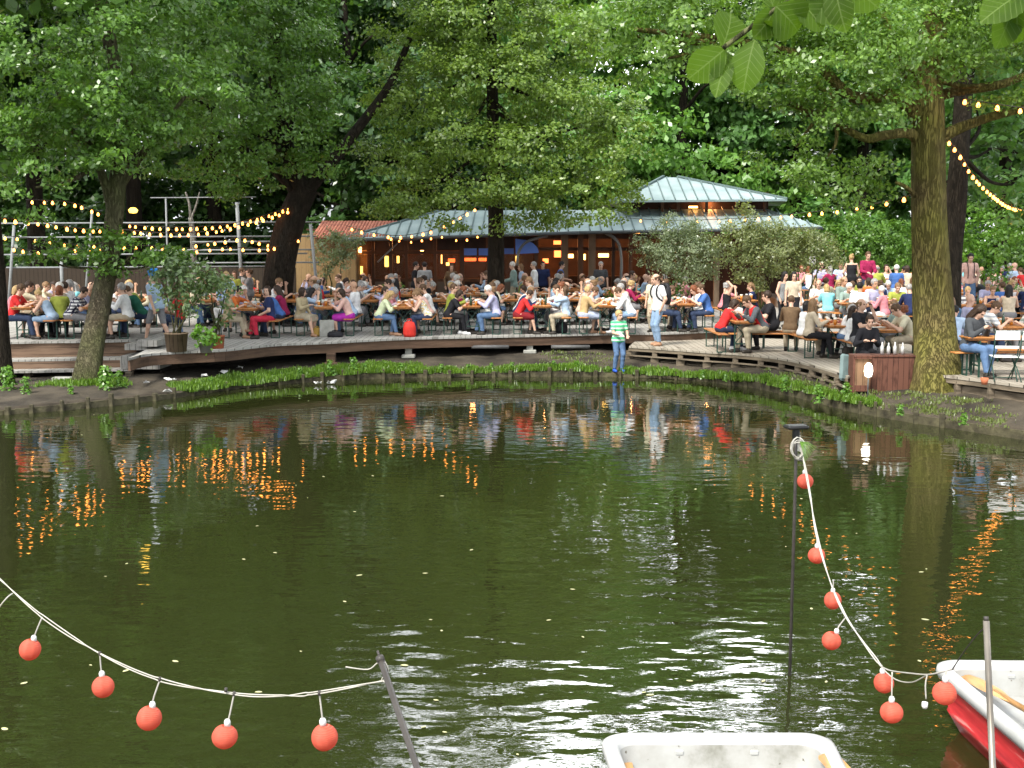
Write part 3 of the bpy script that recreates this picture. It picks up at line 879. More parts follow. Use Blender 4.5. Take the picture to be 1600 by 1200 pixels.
# the lower terrace on the right, on pallets
low, lf, lc = terrace('timber_terrace', 'lower wooden terrace on pallet blocks at the right of the pond', 
    [(983, 541), (1030, 544), (1100, 549), (1160, 553), (1215, 559), (1260, 568), (1300, 579), (1325, 588)], ZS, [(8.8, 26.8), (9.0, 33.25), (6.4, 34.3), (3.4, 33.6)], (DK2, None), 0, thick=.045)
mb = MB(); blocks = []
for k, (a, b_) in enumerate(zip(lf[:-1], lf[1:])):
    g = gh(a.x, a.y)
    mb.bar((a.x - lc.x, a.y - lc.y + .05, -.085), (b_.x - lc.x, b_.y - lc.y + .05, -.085), .04, .07)
    mb.bar((a.x - lc.x, a.y - lc.y + .0, -.235), (b_.x - lc.x, b_.y - lc.y + .0, -.235), .09, .03)
mb.build('pallet_slats', OLDW, low)
Lc = 0
for a, b_ in zip(lf[:-1], lf[1:]):
    seg = (b_ - a).length
    while Lc < seg:
        q = a.lerp(b_, Lc / seg)
        mb = MB(); mb.box((0, 0, -.17), (.12, .12, .1)); mb.box((0, 0, -.36), (.2, .18, .24), bev=.01)
        o = mb.build('pallet_block', OLDW, low); o.location = Vector((q.x, q.y + .1, ZS)) - lc
        Lc += .78
    Lc -= seg
mb = MB(); 
for a, b_ in zip(mf[-14:-1], mf[-13:]): mb.bar((a.x - lc.x, a.y - lc.y + .5, -.04 ), (b_.x - lc.x, b_.y - lc.y + .5, -.04), .04, .3)
mb.build('riser_board', FAS, low)

# the right front terrace
rgt, rf, rc = terrace('timber_terrace', 'front right wooden terrace with white chairs beside the mossy trunk', 
    [(1432, 576), (1450, 583), (1490, 588), (1540, 594), (1600, 602), (1680, 612)], ZR, [(14, 19.5), (30, 19.5), (30, 33.1), (9.02, 33.1), (9.0, 26.9), (8.9, 26.2)], (DK2, OLDW), .0)
mb = MB(); mb2 = MB()
for a, b_ in zip(rf[:-1], rf[1:]):
    mb.bar((a.x - rc.x, a.y - rc.y + .08, -.10), (b_.x - rc.x, b_.y - rc.y + .08, -.10), .05, .08)
    mb.bar((a.x - rc.x, a.y - rc.y + .3, -.28), (b_.x - rc.x, b_.y - rc.y + .3, -.28), .05, .2)
mb.build('fascia', OLDW, rgt)
for k in range(1, len(rf) - 1, 4):
    mb = MB(); mb.box((0, 0, -.25), (.1, .1, .36)); o = mb.build('pallet_block', OLDW, rgt); o.location = Vector((rf[k].x, rf[k].y + .15, ZR)) - rc

# the raised left platform with its steps
lefr, lff, lec = terrace('timber_terrace', 'raised brown wooden platform with two steps at the left end of the pond', 
    [(-60, 535), (0, 534.5), (80, 533), (150, 532.5), (205, 531)], ZL, [(-8.4, 30.2), (-9.2, 33), (-20, 33), (-22, 28)], (DK, None), 0)
RB = planks('riser_boards', (.085, .055, .038), (.19, .125, .085), .16, 'Z', gap=.04)
mb = MB()
a, b_ = Vector((lff[0].x, lff[0].y + .05, 0)), Vector((lff[-1].x + .1, lff[-1].y + .05, 0))
def stepbar(y_, z_, w, h, x1=None):
    return ((a.x - lec.x, a.y - lec.y + y_, z_ - ZL), ((b_.x if x1 is None else x1) - lec.x, b_.y - lec.y + y_, z_ - ZL), w, h)
mb.bar(*stepbar(0, .80, .05, .34)); mb.build('riser', RB, lefr)
mb = MB(); mb.bar(*stepbar(-.24, .62, .50, .05, b_.x + .35)); mb.build('step', DK, lefr)
mb = MB(); mb.bar(*stepbar(-.46, .50, .05, .19, b_.x + .35)); mb.build('riser', RB, lefr)
mb = MB(); mb.bar(*stepbar(-.70, .40, .46, .05, b_.x + .1)); mb.build('step', DK, lefr)
for x_ in (-12.0, -11.0, -9.9, -8.7):
    mb = MB(); mb.box((0, 0, 0), (.14, .2, .4)); o = mb.build('support', OLDW, lefr); o.location = Vector((x_, 27.95, .17)) - lec
# grey ramp steps between platform and main deck
root = empty('wooden_steps', PX(225, 28.4, ZD)); tag(root, 'grey wooden side steps between the left platform and the lower terrace', 'steps')
for k, (dx, dz, w) in enumerate(((-.15, -.04, .5), (.15, .05, .45), (.0, -.3, .9))):
    mb = MB(); mb.box((0, 0, 0), (w, 1.0, .14 if k < 2 else .3)); o = mb.build('step', DK, root); o.location = (dx, .35 - .1 * k, dz + (.08 if k < 2 else 0))
# concrete block on the left bank
mb = MB(); mb.box((0, 0, 0), (.42, .25, .12), bev=.02)
tag(mb.build('concrete_block', CONC, loc=PX(98, 27.0, .30)), 'pale flat concrete block on the soil in front of the left steps', 'block')

# ------------------------------------------------------------------ upper tier of the garden on the right
mb = MB(); mb.prism([(9.5, 42), (30, 40.5), (30, 55), (10.5, 55)], ZD + .004, ZU)
tag(mb.build('path', noisy('gravel', (.22, .20, .17), .3, 8, .95, .4, 40)), kind='structure')

# ------------------------------------------------------------------ pavilion
ROOF = None
def roof_mat():
    m, nt, b = new_mat('seam_metal_roof')
    tc = N(nt, 'ShaderNodeTexCoord')
    n = N(nt, 'ShaderNodeTexNoise'); n.inputs['Scale'].default_value = 1.3; n.inputs['Detail'].default_value = 6
    nt.links.new(tc.outputs['Object'], n.inputs['Vector'])
    r = ramp(nt, [(0.3, (0.25, 0.34, 0.35)), (0.7, (0.39, 0.48, 0.48))])
    nt.links.new(n.outputs[0], r.inputs[0]); nt.links.new(r.outputs[0], b.inputs['Base Color'])
    b.inputs['Roughness'].default_value = .42; b.inputs['Metallic'].default_value = .25
    return m
ROOF = roof_mat()
SEAM = noisy('roof_seam', (.12, .17, .17), .15, 5, .5)
WOODR = noisy('pavilion_wood', (0.055, 0.024, 0.013), .35, 2.2, .6, .25, 12, stretch=(1, 1, .25), col2=(.13, .06, .03))
WOODD = noisy('pavilion_dark', (0.035, 0.018, 0.012), .4, 3, .7)
WOODG = noisy('pavilion_post', (0.17, 0.12, 0.08), .3, 3, .75, stretch=(1, 1, .3))
pav = empty('pavilion', PX(900, 46, ZD)); pc = pav.location.copy()
tag(pav, 'low wooden pavilion with pale green seamed metal roofs and warm lit interior', 'building')
def pq(px, py, Y): return P(px, py, Y=Y) - pc
def roof_plane(mb, ms, a, b, c, d, n=12, thick=.08):
    """a-b eave, d-c top; standing seams from the eave to the top"""
    a, b, c, d = map(Vector, (a, b, c, d))
    up = (b - a).cross(d - a).normalized()
    if up.z < 0: up = -up
    t = up * thick
    q = [a, b, c, d]
    mb.add([*q, *[v - t for v in q]], [(0, 1, 2, 3), (7, 6, 5, 4), (0, 4, 5, 1), (1, 5, 6, 2), (2, 6, 7, 3), (3, 7, 4, 0)])
    eave = (b - a).normalized()
    dn = d - a; dn -= eave * dn.dot(eave)
    W = (b - a).length
    xa = (d - a).dot(eave); xb = (c - a).dot(eave); H = dn.length
    dnn = dn.normalized()
    for i in range(1, n):
        x = W * i / n
        h = H
        if x < xa: h = H * x / xa
        if x > xb: h = min(h, H * (W - x) / max(1e-4, W - xb))
        if x < 0: continue
        p0 = a + eave * x + up * .02; p1 = p0 + dnn * h * .995
        ms.bar(p0, p1, .035, .05, up=up)
mbR = MB(); mbS = MB()
# upper roof: apex, broad front slope, left hip
e0 = pq(968, 313, 45.5); e1 = pq(1230, 311, 45.5); ap = pq(1037, 277, 48.2); ap2 = pq(1060, 277.3, 48.2)
e2 = Vector((e0.x - .3, e0.y + 6, e0.z)); e3 = Vector((e1.x + 1, e1.y + 6, e1.z))
roof_plane(mbR, mbS, e0, e1, ap2, ap, 15)
roof_plane(mbR, mbS, e2, e0, ap, ap, 8)
roof_plane(mbR, mbS, e1, e3, ap2, ap2, 8)
roof_plane(mbR, mbS, e3, e2, ap, ap2, 6)
mbS.bar(e0 + Vector((0, 0, .03)), ap + Vector((0, 0, .05)), .1, .06); mbS.bar(e1 + Vector((0, 0, .03)), ap2 + Vector((0, 0, .05)), .1, .06)
mbR.build('upper_roof', ROOF, pav); mbS.build('roof_seam', SEAM, pav)
# lower roofs
mbR = MB(); mbS = MB()
c0 = pq(905, 361, 44.2); c1 = pq(1285, 354, 44.2); c2 = pq(1200, 327, 46.8); c3 = pq(962, 327, 46.8)
roof_plane(mbR, mbS, c0, c1, c2, c3, 22)
w0 = pq(534, 373, 44.5); w1 = pq(760, 367, 44.2); w2 = pq(960, 327, 47.2); w3 = pq(690, 329, 47.5)
roof_plane(mbR, mbS, w0, c0 + Vector((0, -.01, 0)), pq(962, 328, 46.9), w3, 22)
wb = Vector((w0.x + .3, w0.y + 5.5, w0.z))
roof_plane(mbR, mbS, wb, w0, w3, w3, 8)
mbS.bar(w0 + Vector((0, 0, .03)), w3 + Vector((0, 0, .03)), .09, .06)
mbR.build('lower_roof', ROOF, pav); mbS.build('roof_seam', SEAM, pav)
mb = MB()
for q0, q1 in ((w0, c0), (c0, c1)): mb.tube([q0 + Vector((0, -.06, -.06)), q1 + Vector((0, -.06, -.06))], .06, 8)
mb.build('gutter', noisy('gutter_metal', (.07, .085, .09), .2, 6, .5), pav)
# clerestory between the roofs
mb = MB()
cz0 = pq(975, 331, 46.9); cz1 = pq(1205, 330, 46.9)
mb.bar(Vector((cz0.x, cz0.y + .6, cz0.z + .35)), Vector((cz1.x, cz1.y + .6, cz1.z + .35)), .06, .75)
mb.build('clerestory_wall', WOODD, pav)
for px in (1035, 1060, 1104, 1151, 1195):
    q = pq(px, 320, 46.5); mb = MB(); mb.box((0, 0, 0), (.1, .1, .6)); o = mb.build('roof_post', WOODR, pav); o.location = q
# floor plinth, walls
FL = 0.02
mb = MB()
lw0, lw1 = pq(552, 400, 46.2), pq(838, 400, 46.2)
lo, hi_ = 0, 2.72
mb.box(((lw0.x + lw1.x) / 2, 52 - pc.y, 1.35), (lw1.x - lw0.x + .2, .1, 2.7)); mb.build('back_wall', WOODR, pav)
mb = MB(); mb.box((lw0.x, 49 - pc.y, 1.35), (.1, 6, 2.7)); mb.build('side_wall', WOODR, pav)
mb = MB(); mb.box((pq(1075, 400, 49).x, 50.5 - pc.y, 1.3), (13.4, .1, 2.6)); mb.build('back_wall', WOODD, pav)
mb = MB(); mb.box((pq(930, 400, 49).x - 1.6, 49 - pc.y, 2.86), (18.5, 6.4, .06)); mb.build('ceiling', WOODR, pav)
# glazed front of the left wing: posts, rails, lower panels, glass
posts = [556, 583, 611, 635, 680, 722, 762, 806, 838]
fy = 46.1 - pc.y
for px in posts:
    q = pq(px, 400, 46.1); mb = MB(); mb.box((q.x, fy, 1.36), (.11 if px != 722 else .18, .11, 2.72)); mb.build('post', WOODR, pav)
mb = MB(); x0, x1 = pq(556, 400, 46.1).x, pq(838, 400, 46.1).x
for z_ in (.06, 1.0, 2.02, 2.68): mb.box(((x0 + x1) / 2, fy + .003, z_), (x1 - x0 + .1, .09, .1))
mb.build('rail', WOODR, pav)
gl, nt, b = new_mat('window_glass'); b.inputs['Base Color'].default_value = (.55, .5, .42, 1); b.inputs['Roughness'].default_value = .05
b.inputs['Transmission Weight'].default_value = .9; b.inputs['IOR'].default_value = 1.02
PANEL = noisy('frosted_panel', (.16, .12, .09), .2, 1, .4)
for k, (pa, pb) in enumerate(zip(posts, posts[1:])):
    xa, xb = pq(pa, 400, 46.1).x + .07, pq(pb, 400, 46.1).x - .07
    mb = MB(); mb.box(((xa + xb) / 2, fy + .01, .54), (xb - xa, .03, .8)); mb.build('lower_panel', WOODD if k % 3 == 2 else PANEL, pav)
    mb = MB(); mb.box(((xa + xb) / 2, fy + .01, 2.36), (xb - xa, .03, .52)); mb.build('transom_panel', WOODR if k < 4 else WOODD, pav)
    mb = MB(); mb.box(((xa + xb) / 2, fy + .0, 1.51), (xb - xa, .012, .88)); mb.build('window_pane', gl, pav)
# plain blue panels on the glazed front, one of them tilted
BL = noisy('blue_blind', (.12, .24, .72), .08, 2, .5)
for (xa, xb, ya, yb) in ((725, 745, 388, 399), (748, 767, 388, 399), (782, 803, 388, 397)):
    a0, a1 = pq(xa, ya, 46.05), pq(xb, yb, 46.05)
    mb = MB(); mb.box(((a0.x + a1.x) / 2, fy - .07, (a0.z + a1.z) / 2), (a1.x - a0.x, .02, a0.z - a1.z)); mb.build('blue_blind', BL, pav)
mb = MB(); qs = [pq(805, 373, 45.2), pq(806, 397, 45.2), pq(842, 395, 45.2), pq(840, 387, 45.2), pq(833, 380, 45.2), pq(822, 375, 45.2)]
mb.add([*qs, *[v + Vector((0, .03, 0)) for v in qs]], [tuple(range(6)), tuple(range(11, 5, -1))] + [(i, (i + 1) % 6, 6 + (i + 1) % 6, 6 + i) for i in range(6)])
mb.build('tilted_blue_panel', BL, pav)
# open right wing: thick posts, curved braces, bar
for px, w, mt in ((838, .14, WOODR), (882, .26, WOODG), (907, .2, WOODR), (925, .26, WOODG), (958, .12, WOODD), (985, .14, WOODR), (1012, .16, WOODR), (1060, .2, WOODR), (1120, .2, WOODG), (1190, .2, WOODR)):
    q = pq(px, 400, 45.6); mb = MB(); mb.box((q.x, q.y, 1.4), (w, .16, 2.8)); mb.build('post', mt, pav)
mb = MB(); q0 = pq(842, 400, 45.8); q1 = pq(1200, 400, 45.8)
mb.box(((q0.x + q1.x) / 2, q0.y, 2.15), (q1.x - q0.x, .08, .12)); mb.box(((q0.x + q1.x) / 2, q0.y + .02, 2.62), (q1.x - q0.x, .1, .2))
mb.build('rail', WOODR, pav)
mb = MB(); q0 = pq(930, 400, 48); mb.box((q0.x + 1.2, q0.y, .55), (4.5, .6, 1.1)); mb.build('bar_counter', WOODD, pav)
BRC = noisy('grey_steel', (.16, .17, .17), .15, 6, .4)
mb = MB(); mb.tube(curve_pts([pq(808, 415, 44.8), pq(810, 395, 44.8), pq(820, 380, 44.8), pq(836, 373, 44.8), pq(856, 368, 44.8)], 5), .05, 8); mb.build('roof_brace', BRC, pav)
mb = MB(); mb.tube(curve_pts([pq(970, 440, 44.7), pq(971, 410, 44.7), pq(968, 385, 44.7), pq(960, 372, 44.7), pq(946, 364, 44.7)], 5), .055, 8); mb.build('roof_brace', BRC, pav)
mb = MB(); mb.tube([pq(590, 410, 44.9), pq(625, 376, 44.9)], .03, 8); mb.build('roof_brace', BRC, pav)
# lamps and lit panels inside
WARM = emis('warm_lamp', (1, .42, .1), 5.0)
AMB = emis('amber_screen', (1, .55, .12), 3.2)
REDL = emis('red_lamp', (1, .13, .03), 2.4)
def lit(px0, py0, px1, py1, Y, m, nm):
    a0, a1 = pq(px0, py0, Y), pq(px1, py1, Y)
    mb = MB(); mb.box(((a0.x + a1.x) / 2, a0.y, (a0.z + a1.z) / 2), (abs(a1.x - a0.x), .05, abs(a0.z - a1.z)), bev=.01); mb.build(nm, m, pav)
lit(601, 400, 607, 417, 46.6, AMB, 'wall_lamp'); lit(620, 400, 624, 411, 46.6, AMB, 'wall_lamp'); lit(556, 416, 567, 432, 46.3, AMB, 'wall_lamp')
lit(689, 398, 691, 412, 47, WARM, 'wall_lamp'); lit(700, 404, 711, 410, 47.5, REDL, 'wall_lamp'); lit(724, 403, 744, 408, 46.5, REDL, 'lit_shelf'); lit(748, 403, 764, 408, 46.5, REDL, 'lit_shelf')
lit(848, 404, 857, 411, 45.9, REDL, 'red_lamp'); lit(888, 397, 896, 403, 47, AMB, 'wall_lamp'); lit(912, 397, 915, 406, 47, AMB, 'wall_lamp'); lit(935, 396, 951, 402, 47.2, AMB, 'bar_lamp')
lit(865, 376, 878, 382, 47.6, REDL, 'lit_shelf'); lit(866, 388, 877, 402, 49.8, REDL, 'lit_shelf'); lit(940, 363, 965, 366, 46.5, WARM, 'light_strip'); lit(970, 363, 1000, 366, 46.5, WARM, 'light_strip')
lit(557, 386, 565, 395, 45.8, WARM, 'wall_lamp'); lit(1076, 322, 1090, 325, 46.7, WARM, 'light_strip'); lit(657, 390, 662, 396, 48, WARM, 'wall_lamp'); lit(697, 410, 702, 415, 47, WARM, 'wall_lamp')
lit(806, 400, 809, 412, 46, AMB, 'wall_lamp')
wl = bpy.data.lights.new('pavilion_lamp', 'POINT'); wl.energy = 50; wl.color = (1, .38, .12); wl.shadow_soft_size = .25
for px, Y, e in ((640, 48.2, 1), (740, 48.2, 1.2), (860, 48.2, 1), (980, 48, 1.2), (1100, 47, .9), (1110, 47.3, .4)):
    d_ = wl.copy(); d_.energy = 50 * e
    o = bpy.data.objects.new('pavilion_lamp', d_); COL.objects.link(o); o.parent = pav
    o.location = pq(px, 385 if px != 1110 else 318, Y)
# bottles on the bar
GLS = noisy('bottle_glass', (.25, .3, .26), .3, 20, .15, spec=.6)

# the tiled house to the left of the pavilion
th = empty('house', PX(510, 45, ZD)); hc = th.location.copy(); tag(th, 'small ochre house with red clay tiles beside the pavilion', 'building')
def hq(px, py, Y): return P(px, py, Y=Y) - hc
OCH = planks('ochre_boards', (.14, .09, .04), (.30, .20, .095), .18, 'X', gap=.03)
mb = MB(); a0, a1 = hq(450, 400, 45), hq(556, 400, 45)
mb.box(((a0.x + a1.x) / 2, 1.8, 1.35), (a1.x - a0.x, 3.5, 2.7)); mb.build('wall', OCH, th)
TILE = None
m, nt, b = new_mat('clay_tiles')
tc = N(nt, 'ShaderNodeTexCoord'); sp = N(nt, 'ShaderNodeSeparateXYZ'); nt.links.new(tc.outputs['Object'], sp.inputs[0])
n = N(nt, 'ShaderNodeTexNoise'); n.inputs['Scale'].default_value = 3; nt.links.new(tc.outputs['Object'], n.inputs['Vector'])
r = ramp(nt, [(.3, (.22, .07, .045)), (.7, (.42, .16, .10))]); nt.links.new(n.outputs[0], r.inputs[0]); nt.links.new(r.outputs[0], b.inputs['Base Color']); b.inputs['Roughness'].default_value = .8
TILE = m
mb = MB(); r0, r1 = hq(486, 370, 44.6), hq(612, 370, 44.6); top_z = hq(500, 347, 47).z; ez = hq(500, 371, 44.6).z
w = (r1.x - r0.x); nn = 24
for k in range(nn):   # rows of half-round tiles
    x = r0.x + w * (k + .5) / nn
    mb.tube([(x, r0.y, ez), (x, r0.y + 1.3, (ez + top_z) / 2), (x, r0.y + 2.6, top_z)], w / nn * .55, 6)
mb.box(((r0.x + r1.x) / 2, r0.y + 2.7, top_z - .02), (w, .3, .12)); mb.build('roof', TILE, th)
lampo = MB(); 

# dark boarded wall far left behind the benches
mb = MB(); a0, a1 = P(-60, 420, Y=44), P(462, 420, Y=44)
mb.box(((a0.x + a1.x) / 2, 44, ZD + .75), (a1.x - a0.x, .1, 1.5))
tag(mb.build('board_fence', planks('dark_boards', (.014, .010, .007), (.036, .026, .018), .15, 'X')), 'dark boarded fence behind the left diners under the pipe frame', 'fence')

# white pipe frame
fr = empty('pipe_frame', PX(370, 40.5, ZD)); fc_ = fr.location.copy()
tag(fr, 'tall open frame of pale metal pipes behind the left diners', 'frame')
PIPE = noisy('pale_pipe', (.21, .225, .23), .15, 5, .5)
for y_, xa, xb in ((348, 0, 500), (370, 0, 494), (391, 225, 492), (397, 0, 480), (411, 240, 498), (417, 10, 450), (309, 235, 400), (378, 300, 470)):
    mb = MB(); mb.tube([P(xa, y_ + (1 if xa < 100 else 0), Y=40.5) - fc_, P(xb, y_ - 1, Y=40.5) - fc_], .028 if y_ != 309 else .018, 6); mb.build('rail', PIPE, fr)
for xa, ya, xb, yb, r_ in ((370, 316, 379, 422, .06), (485, 350, 498, 414, .05), (259, 310, 262, 420, .03), (22, 352, 8, 405, .05), (144, 330, 128, 420, .04), (95, 395, 97, 440, .06)):
    q0, q1 = P(xa, ya, Y=40.4), P(xb, yb, Y=40.4)
    q1 = Vector((q1.x, q1.y, ZD))
    mb = MB(); mb.tube([q0 - fc_, q1 - fc_], r_, 8); mb.build('upright', PIPE, fr)
# pale thin dead tree behind the frame
bq = PX(303, 42, ZD)
rt = empty('tree', bq); tag(rt, 'pale bare thin trunk with a forked top between the frame uprights', 'tree')
mb = MB(); limb(mb, [(0, 0, 0), P(302, 380, Y=42) - bq, P(298, 340, Y=42) - bq], .12, .08); limb(mb, [P(298, 342, Y=42) - bq, P(305, 325, Y=42) - bq, P(312, 300, Y=42) - bq], .05, .02); limb(mb, [P(298, 342, Y=42) - bq, P(296, 320, Y=42) - bq, P(290, 300, Y=42) - bq], .06, .03)
mb.build('trunk', bark('bark_pale', (.16, .15, .13), (.36, .34, .3)), rt)

# ------------------------------------------------------------------ grass and weeds on the bank
def grass(name, label, spots, mat, n_per, h=(.08, .2), w=.012, lean=.5):
    """spots: (x, y, radius) patches"""
    Vs = []; 
    for (x, y, r_) in spots:
        k = n_per
        a = rng.uniform(0, 2 * math.pi, k); q = r_ * np.sqrt(rng.uniform(0, 1, k))
        bx = x + q * np.cos(a); by = y + q * np.sin(a)
        bz = np.array([gh(u, v) for u, v in zip(bx[:1], by[:1])])[0] - .02 + np.zeros(k)
        hh = rng.uniform(*h, k) * (1 - .4 * q / r_)
        la = rng.uniform(0, 2 * math.pi, k); ll = rng.uniform(0, lean, k) * hh
        wx = w * np.cos(la + 1.57) * rng.uniform(.7, 1.6, k); wy = w * np.sin(la + 1.57) * rng.uniform(.7, 1.6, k)
        b0 = np.stack([bx - wx, by - wy, bz], 1); b1 = np.stack([bx + wx, by + wy, bz], 1)
        tx = bx + ll * np.cos(la); ty = by + ll * np.sin(la)
        t1 = np.stack([tx + wx * .4, ty + wy * .4, bz + hh], 1); t0 = np.stack([tx - wx * .4, ty - wy * .4, bz + hh * .96], 1)
        Vs.append(np.stack([b0, b1, t1, t0], 1).reshape(-1, 3))
    V = np.concatenate(Vs); F = np.arange(len(V)).reshape(-1, 4)
    o = link(name, np_mesh(name, V, F, mat)); tag(o, label, 'grass', kind='stuff')
    return o
G_GRASS = leafmat('grass_blades', (0.06, 0.13, 0.015), (0.20, 0.34, 0.045), trans=.4, patch=.2)
def shore_at(px):
    """point on the shoreline seen in pixel column px"""
    best = min(range(len(sc_) - 1), key=lambda i: abs(800 + 1931 * sc_[i].x / max(1, sc_[i].y) - px))
    return sc_[best]
spots = []
for k in range(480):
    px = random.uniform(270, 660) if k < 250 else random.uniform(560, 1240)
    q = shore_at(px); jx = random.uniform(-.15, .15)
    if px > 640 and math.sin(px * .045) + math.sin(px * .11) < -1.1 + random.random() * .6: continue
    wdt = .9 if px < 640 else .35
    spots.append((q.x + jx, q.y + random.uniform(.02, wdt * (.35 + .65 * random.random())), random.uniform(.10, .26)))
for k in range(44):
    px = random.choice([1240, 1260, 1280, 1300, 1325, 1345, 1365]) + random.uniform(-8, 8); q = shore_at(px)
    spots.append((q.x, q.y + random.uniform(0, .3), random.uniform(.1, .2)))
grass('grass', 'bright green grass fringing the far bank of the pond', spots, G_GRASS, 110)
spots = [(b1.x + random.gauss(.15, .45), b1.y - .25 + random.gauss(0, .16), .2) for k in range(34)]
grass('grass', 'tuft of bright grass round the foot of the leaning left trunk', spots, G_GRASS, 100)
spots = []
for k in range(120):
    px = random.uniform(1240, 1600); q = shore_at(px); spots.append((q.x + random.uniform(-.2, .2), q.y + random.uniform(.1, 2.0), random.uniform(.1, .35)))
for k in range(60):
    px = random.uniform(850, 950); q = shore_at(px); spots.append((q.x + random.uniform(-.2, .2), q.y + random.uniform(.6, 2.2), random.uniform(.1, .3)))
grass('grass', 'thin short grass scattered over the bare soil of the right bank', spots, leafmat('grass_thin', (.08, .10, .03), (.20, .26, .07), trans=.3), 26, h=(.03, .09))
# weeds: small leafy plants
wd = MB()
def weed_mesh(nm, h, n, leaf, seed):
    global rng
    keep = rng; rng = np.random.default_rng(seed)
    t = rng.uniform(0, 1, n); a = rng.uniform(0, 6.28, n); r_ = h * .42 * rng.uniform(.2, 1, n) * (1.1 - .5 * t)
    C = np.stack([r_ * np.cos(a), r_ * np.sin(a), .03 + h * t], 1)
    V, F = leaf_quads(C, np.stack([np.cos(a), np.sin(a), 1.0 + 0 * a], 1) + rng.normal(size=(n, 3)) * .4, leaf * rng.uniform(.6, 1.3, n), .75)
    rng = keep
    return np_mesh(nm, V, F, G_FRESH)
wm = [weed_mesh('weed_a', .36, 120, .065, 1), weed_mesh('weed_b', .2, 70, .055, 2), weed_mesh('weed_c', .5, 300, .075, 3)]
WEED_LABELS = [
 (12, 590, 2, 'leafy green bush at the left edge before the wooden steps'), (40, 596, 0, 'smaller leafy bush just right of the one at the left edge'),
 (165, 590, 2, 'leafy weed clump to the right of the leaning left trunk'), (186, 588, 0, 'leafy weed clump beside the end of the lower left step'),
 (110, 596, 1, 'small weed left of the leaning trunk'), (329, 578, 1, 'small sprout alone under the terrace edge, left part'), (455, 573, 1, 'sprout under the terrace below the man in red trousers'),
 (498, 575, 0, 'weed under the terrace left of the first concrete post'), (540, 570, 0, 'tall weed between the grass and the terrace, left of centre'), (555, 572, 1, 'low weed right beside the tall one under the terrace'),
 (612, 574, 1, 'weed under the terrace just left of the first concrete post'), (680, 573, 1, 'weed between the two concrete posts, nearer the left post'), (725, 574, 1, 'weed between the two concrete posts, in the middle'),
 (765, 573, 1, 'weed between the two concrete posts, nearer the right post'), (800, 575, 1, 'weed beside the foot of the right concrete post'), (868, 564, 1, 'low weed right of the second concrete post'), (905, 563, 1, 'low weed left of the boy'),
 (1268, 612, 0, 'weed on the bank edge before the pallets end'), (1340, 612, 0, 'tall weed at the left foot of the plank box'), (1348, 640, 0, 'weed at the water edge under the plank box'),
 (1180, 600, 1, 'weed on the bank edge below the red jacket man'), (1140, 595, 1, 'weed on the bank edge right of the boy'), (1480, 655, 1, 'weed on the right bank edge'), (1570, 662, 1, 'weed on the bank edge near the right frame edge')]
for px, py, k, lab in WEED_LABELS:
    q = P(px, py + 6, z=.40); q.y = max(q.y, shore_at(px).y + .12); q.z = gh(q.x, q.y) - .03
    tag(link('weed', wm[k], None, q, random.uniform(0, 6)), lab, 'weed', 'weeds along the bank')
# scraps of litter on the bank
LIT = noisy('paper_scrap', (.75, .75, .73), .1, 20, .8)
for px, py, lab in ((229, 600, 'crumpled white paper scrap, leftmost on the dark soil'), (263, 597, 'small white scrap left of centre on the dark soil'), (272, 604, 'white scrap nearest the edge boards on the left bank'), (320, 591, 'white scrap on the soil right of three others'),
                    (349, 585, 'upright white paper scrap on the soil under the terrace'), (375, 588, 'flat white paper scrap beside the grass'), (496, 601, 'white crumpled wrapper at the waterline, left of two'), (518, 600, 'white crumpled wrapper at the waterline, right of two'), (246, 621, 'white scrap on the timber edging')):
    mb = MB(); s = random.uniform(.05, .09)
    vs = [(random.uniform(-s, s) * 1.6, random.uniform(-s, s), random.uniform(0, s)) for _ in range(9)]
    mb.add(vs + [(v[0], v[1], v[2] + .012) for v in vs], [(0, 1, 2), (2, 3, 4), (4, 5, 6), (6, 7, 8), (0, 3, 6), (9, 10, 11), (11, 12, 13), (15, 16, 17), (9, 12, 15), (0, 1, 10, 9), (4, 5, 14, 13)])
    q = P(px, py, z=.25); q = P(px, py, z=gh(q.x, q.y)); q.y = max(q.y, shore_at(px).y + .08); q.z = gh(q.x, q.y) + .02
    if py >= 599 and px > 480: q = P(px, py, z=.02)
    tag(mb.build('paper_scrap', LIT, loc=q), lab, 'litter', 'litter on the bank')

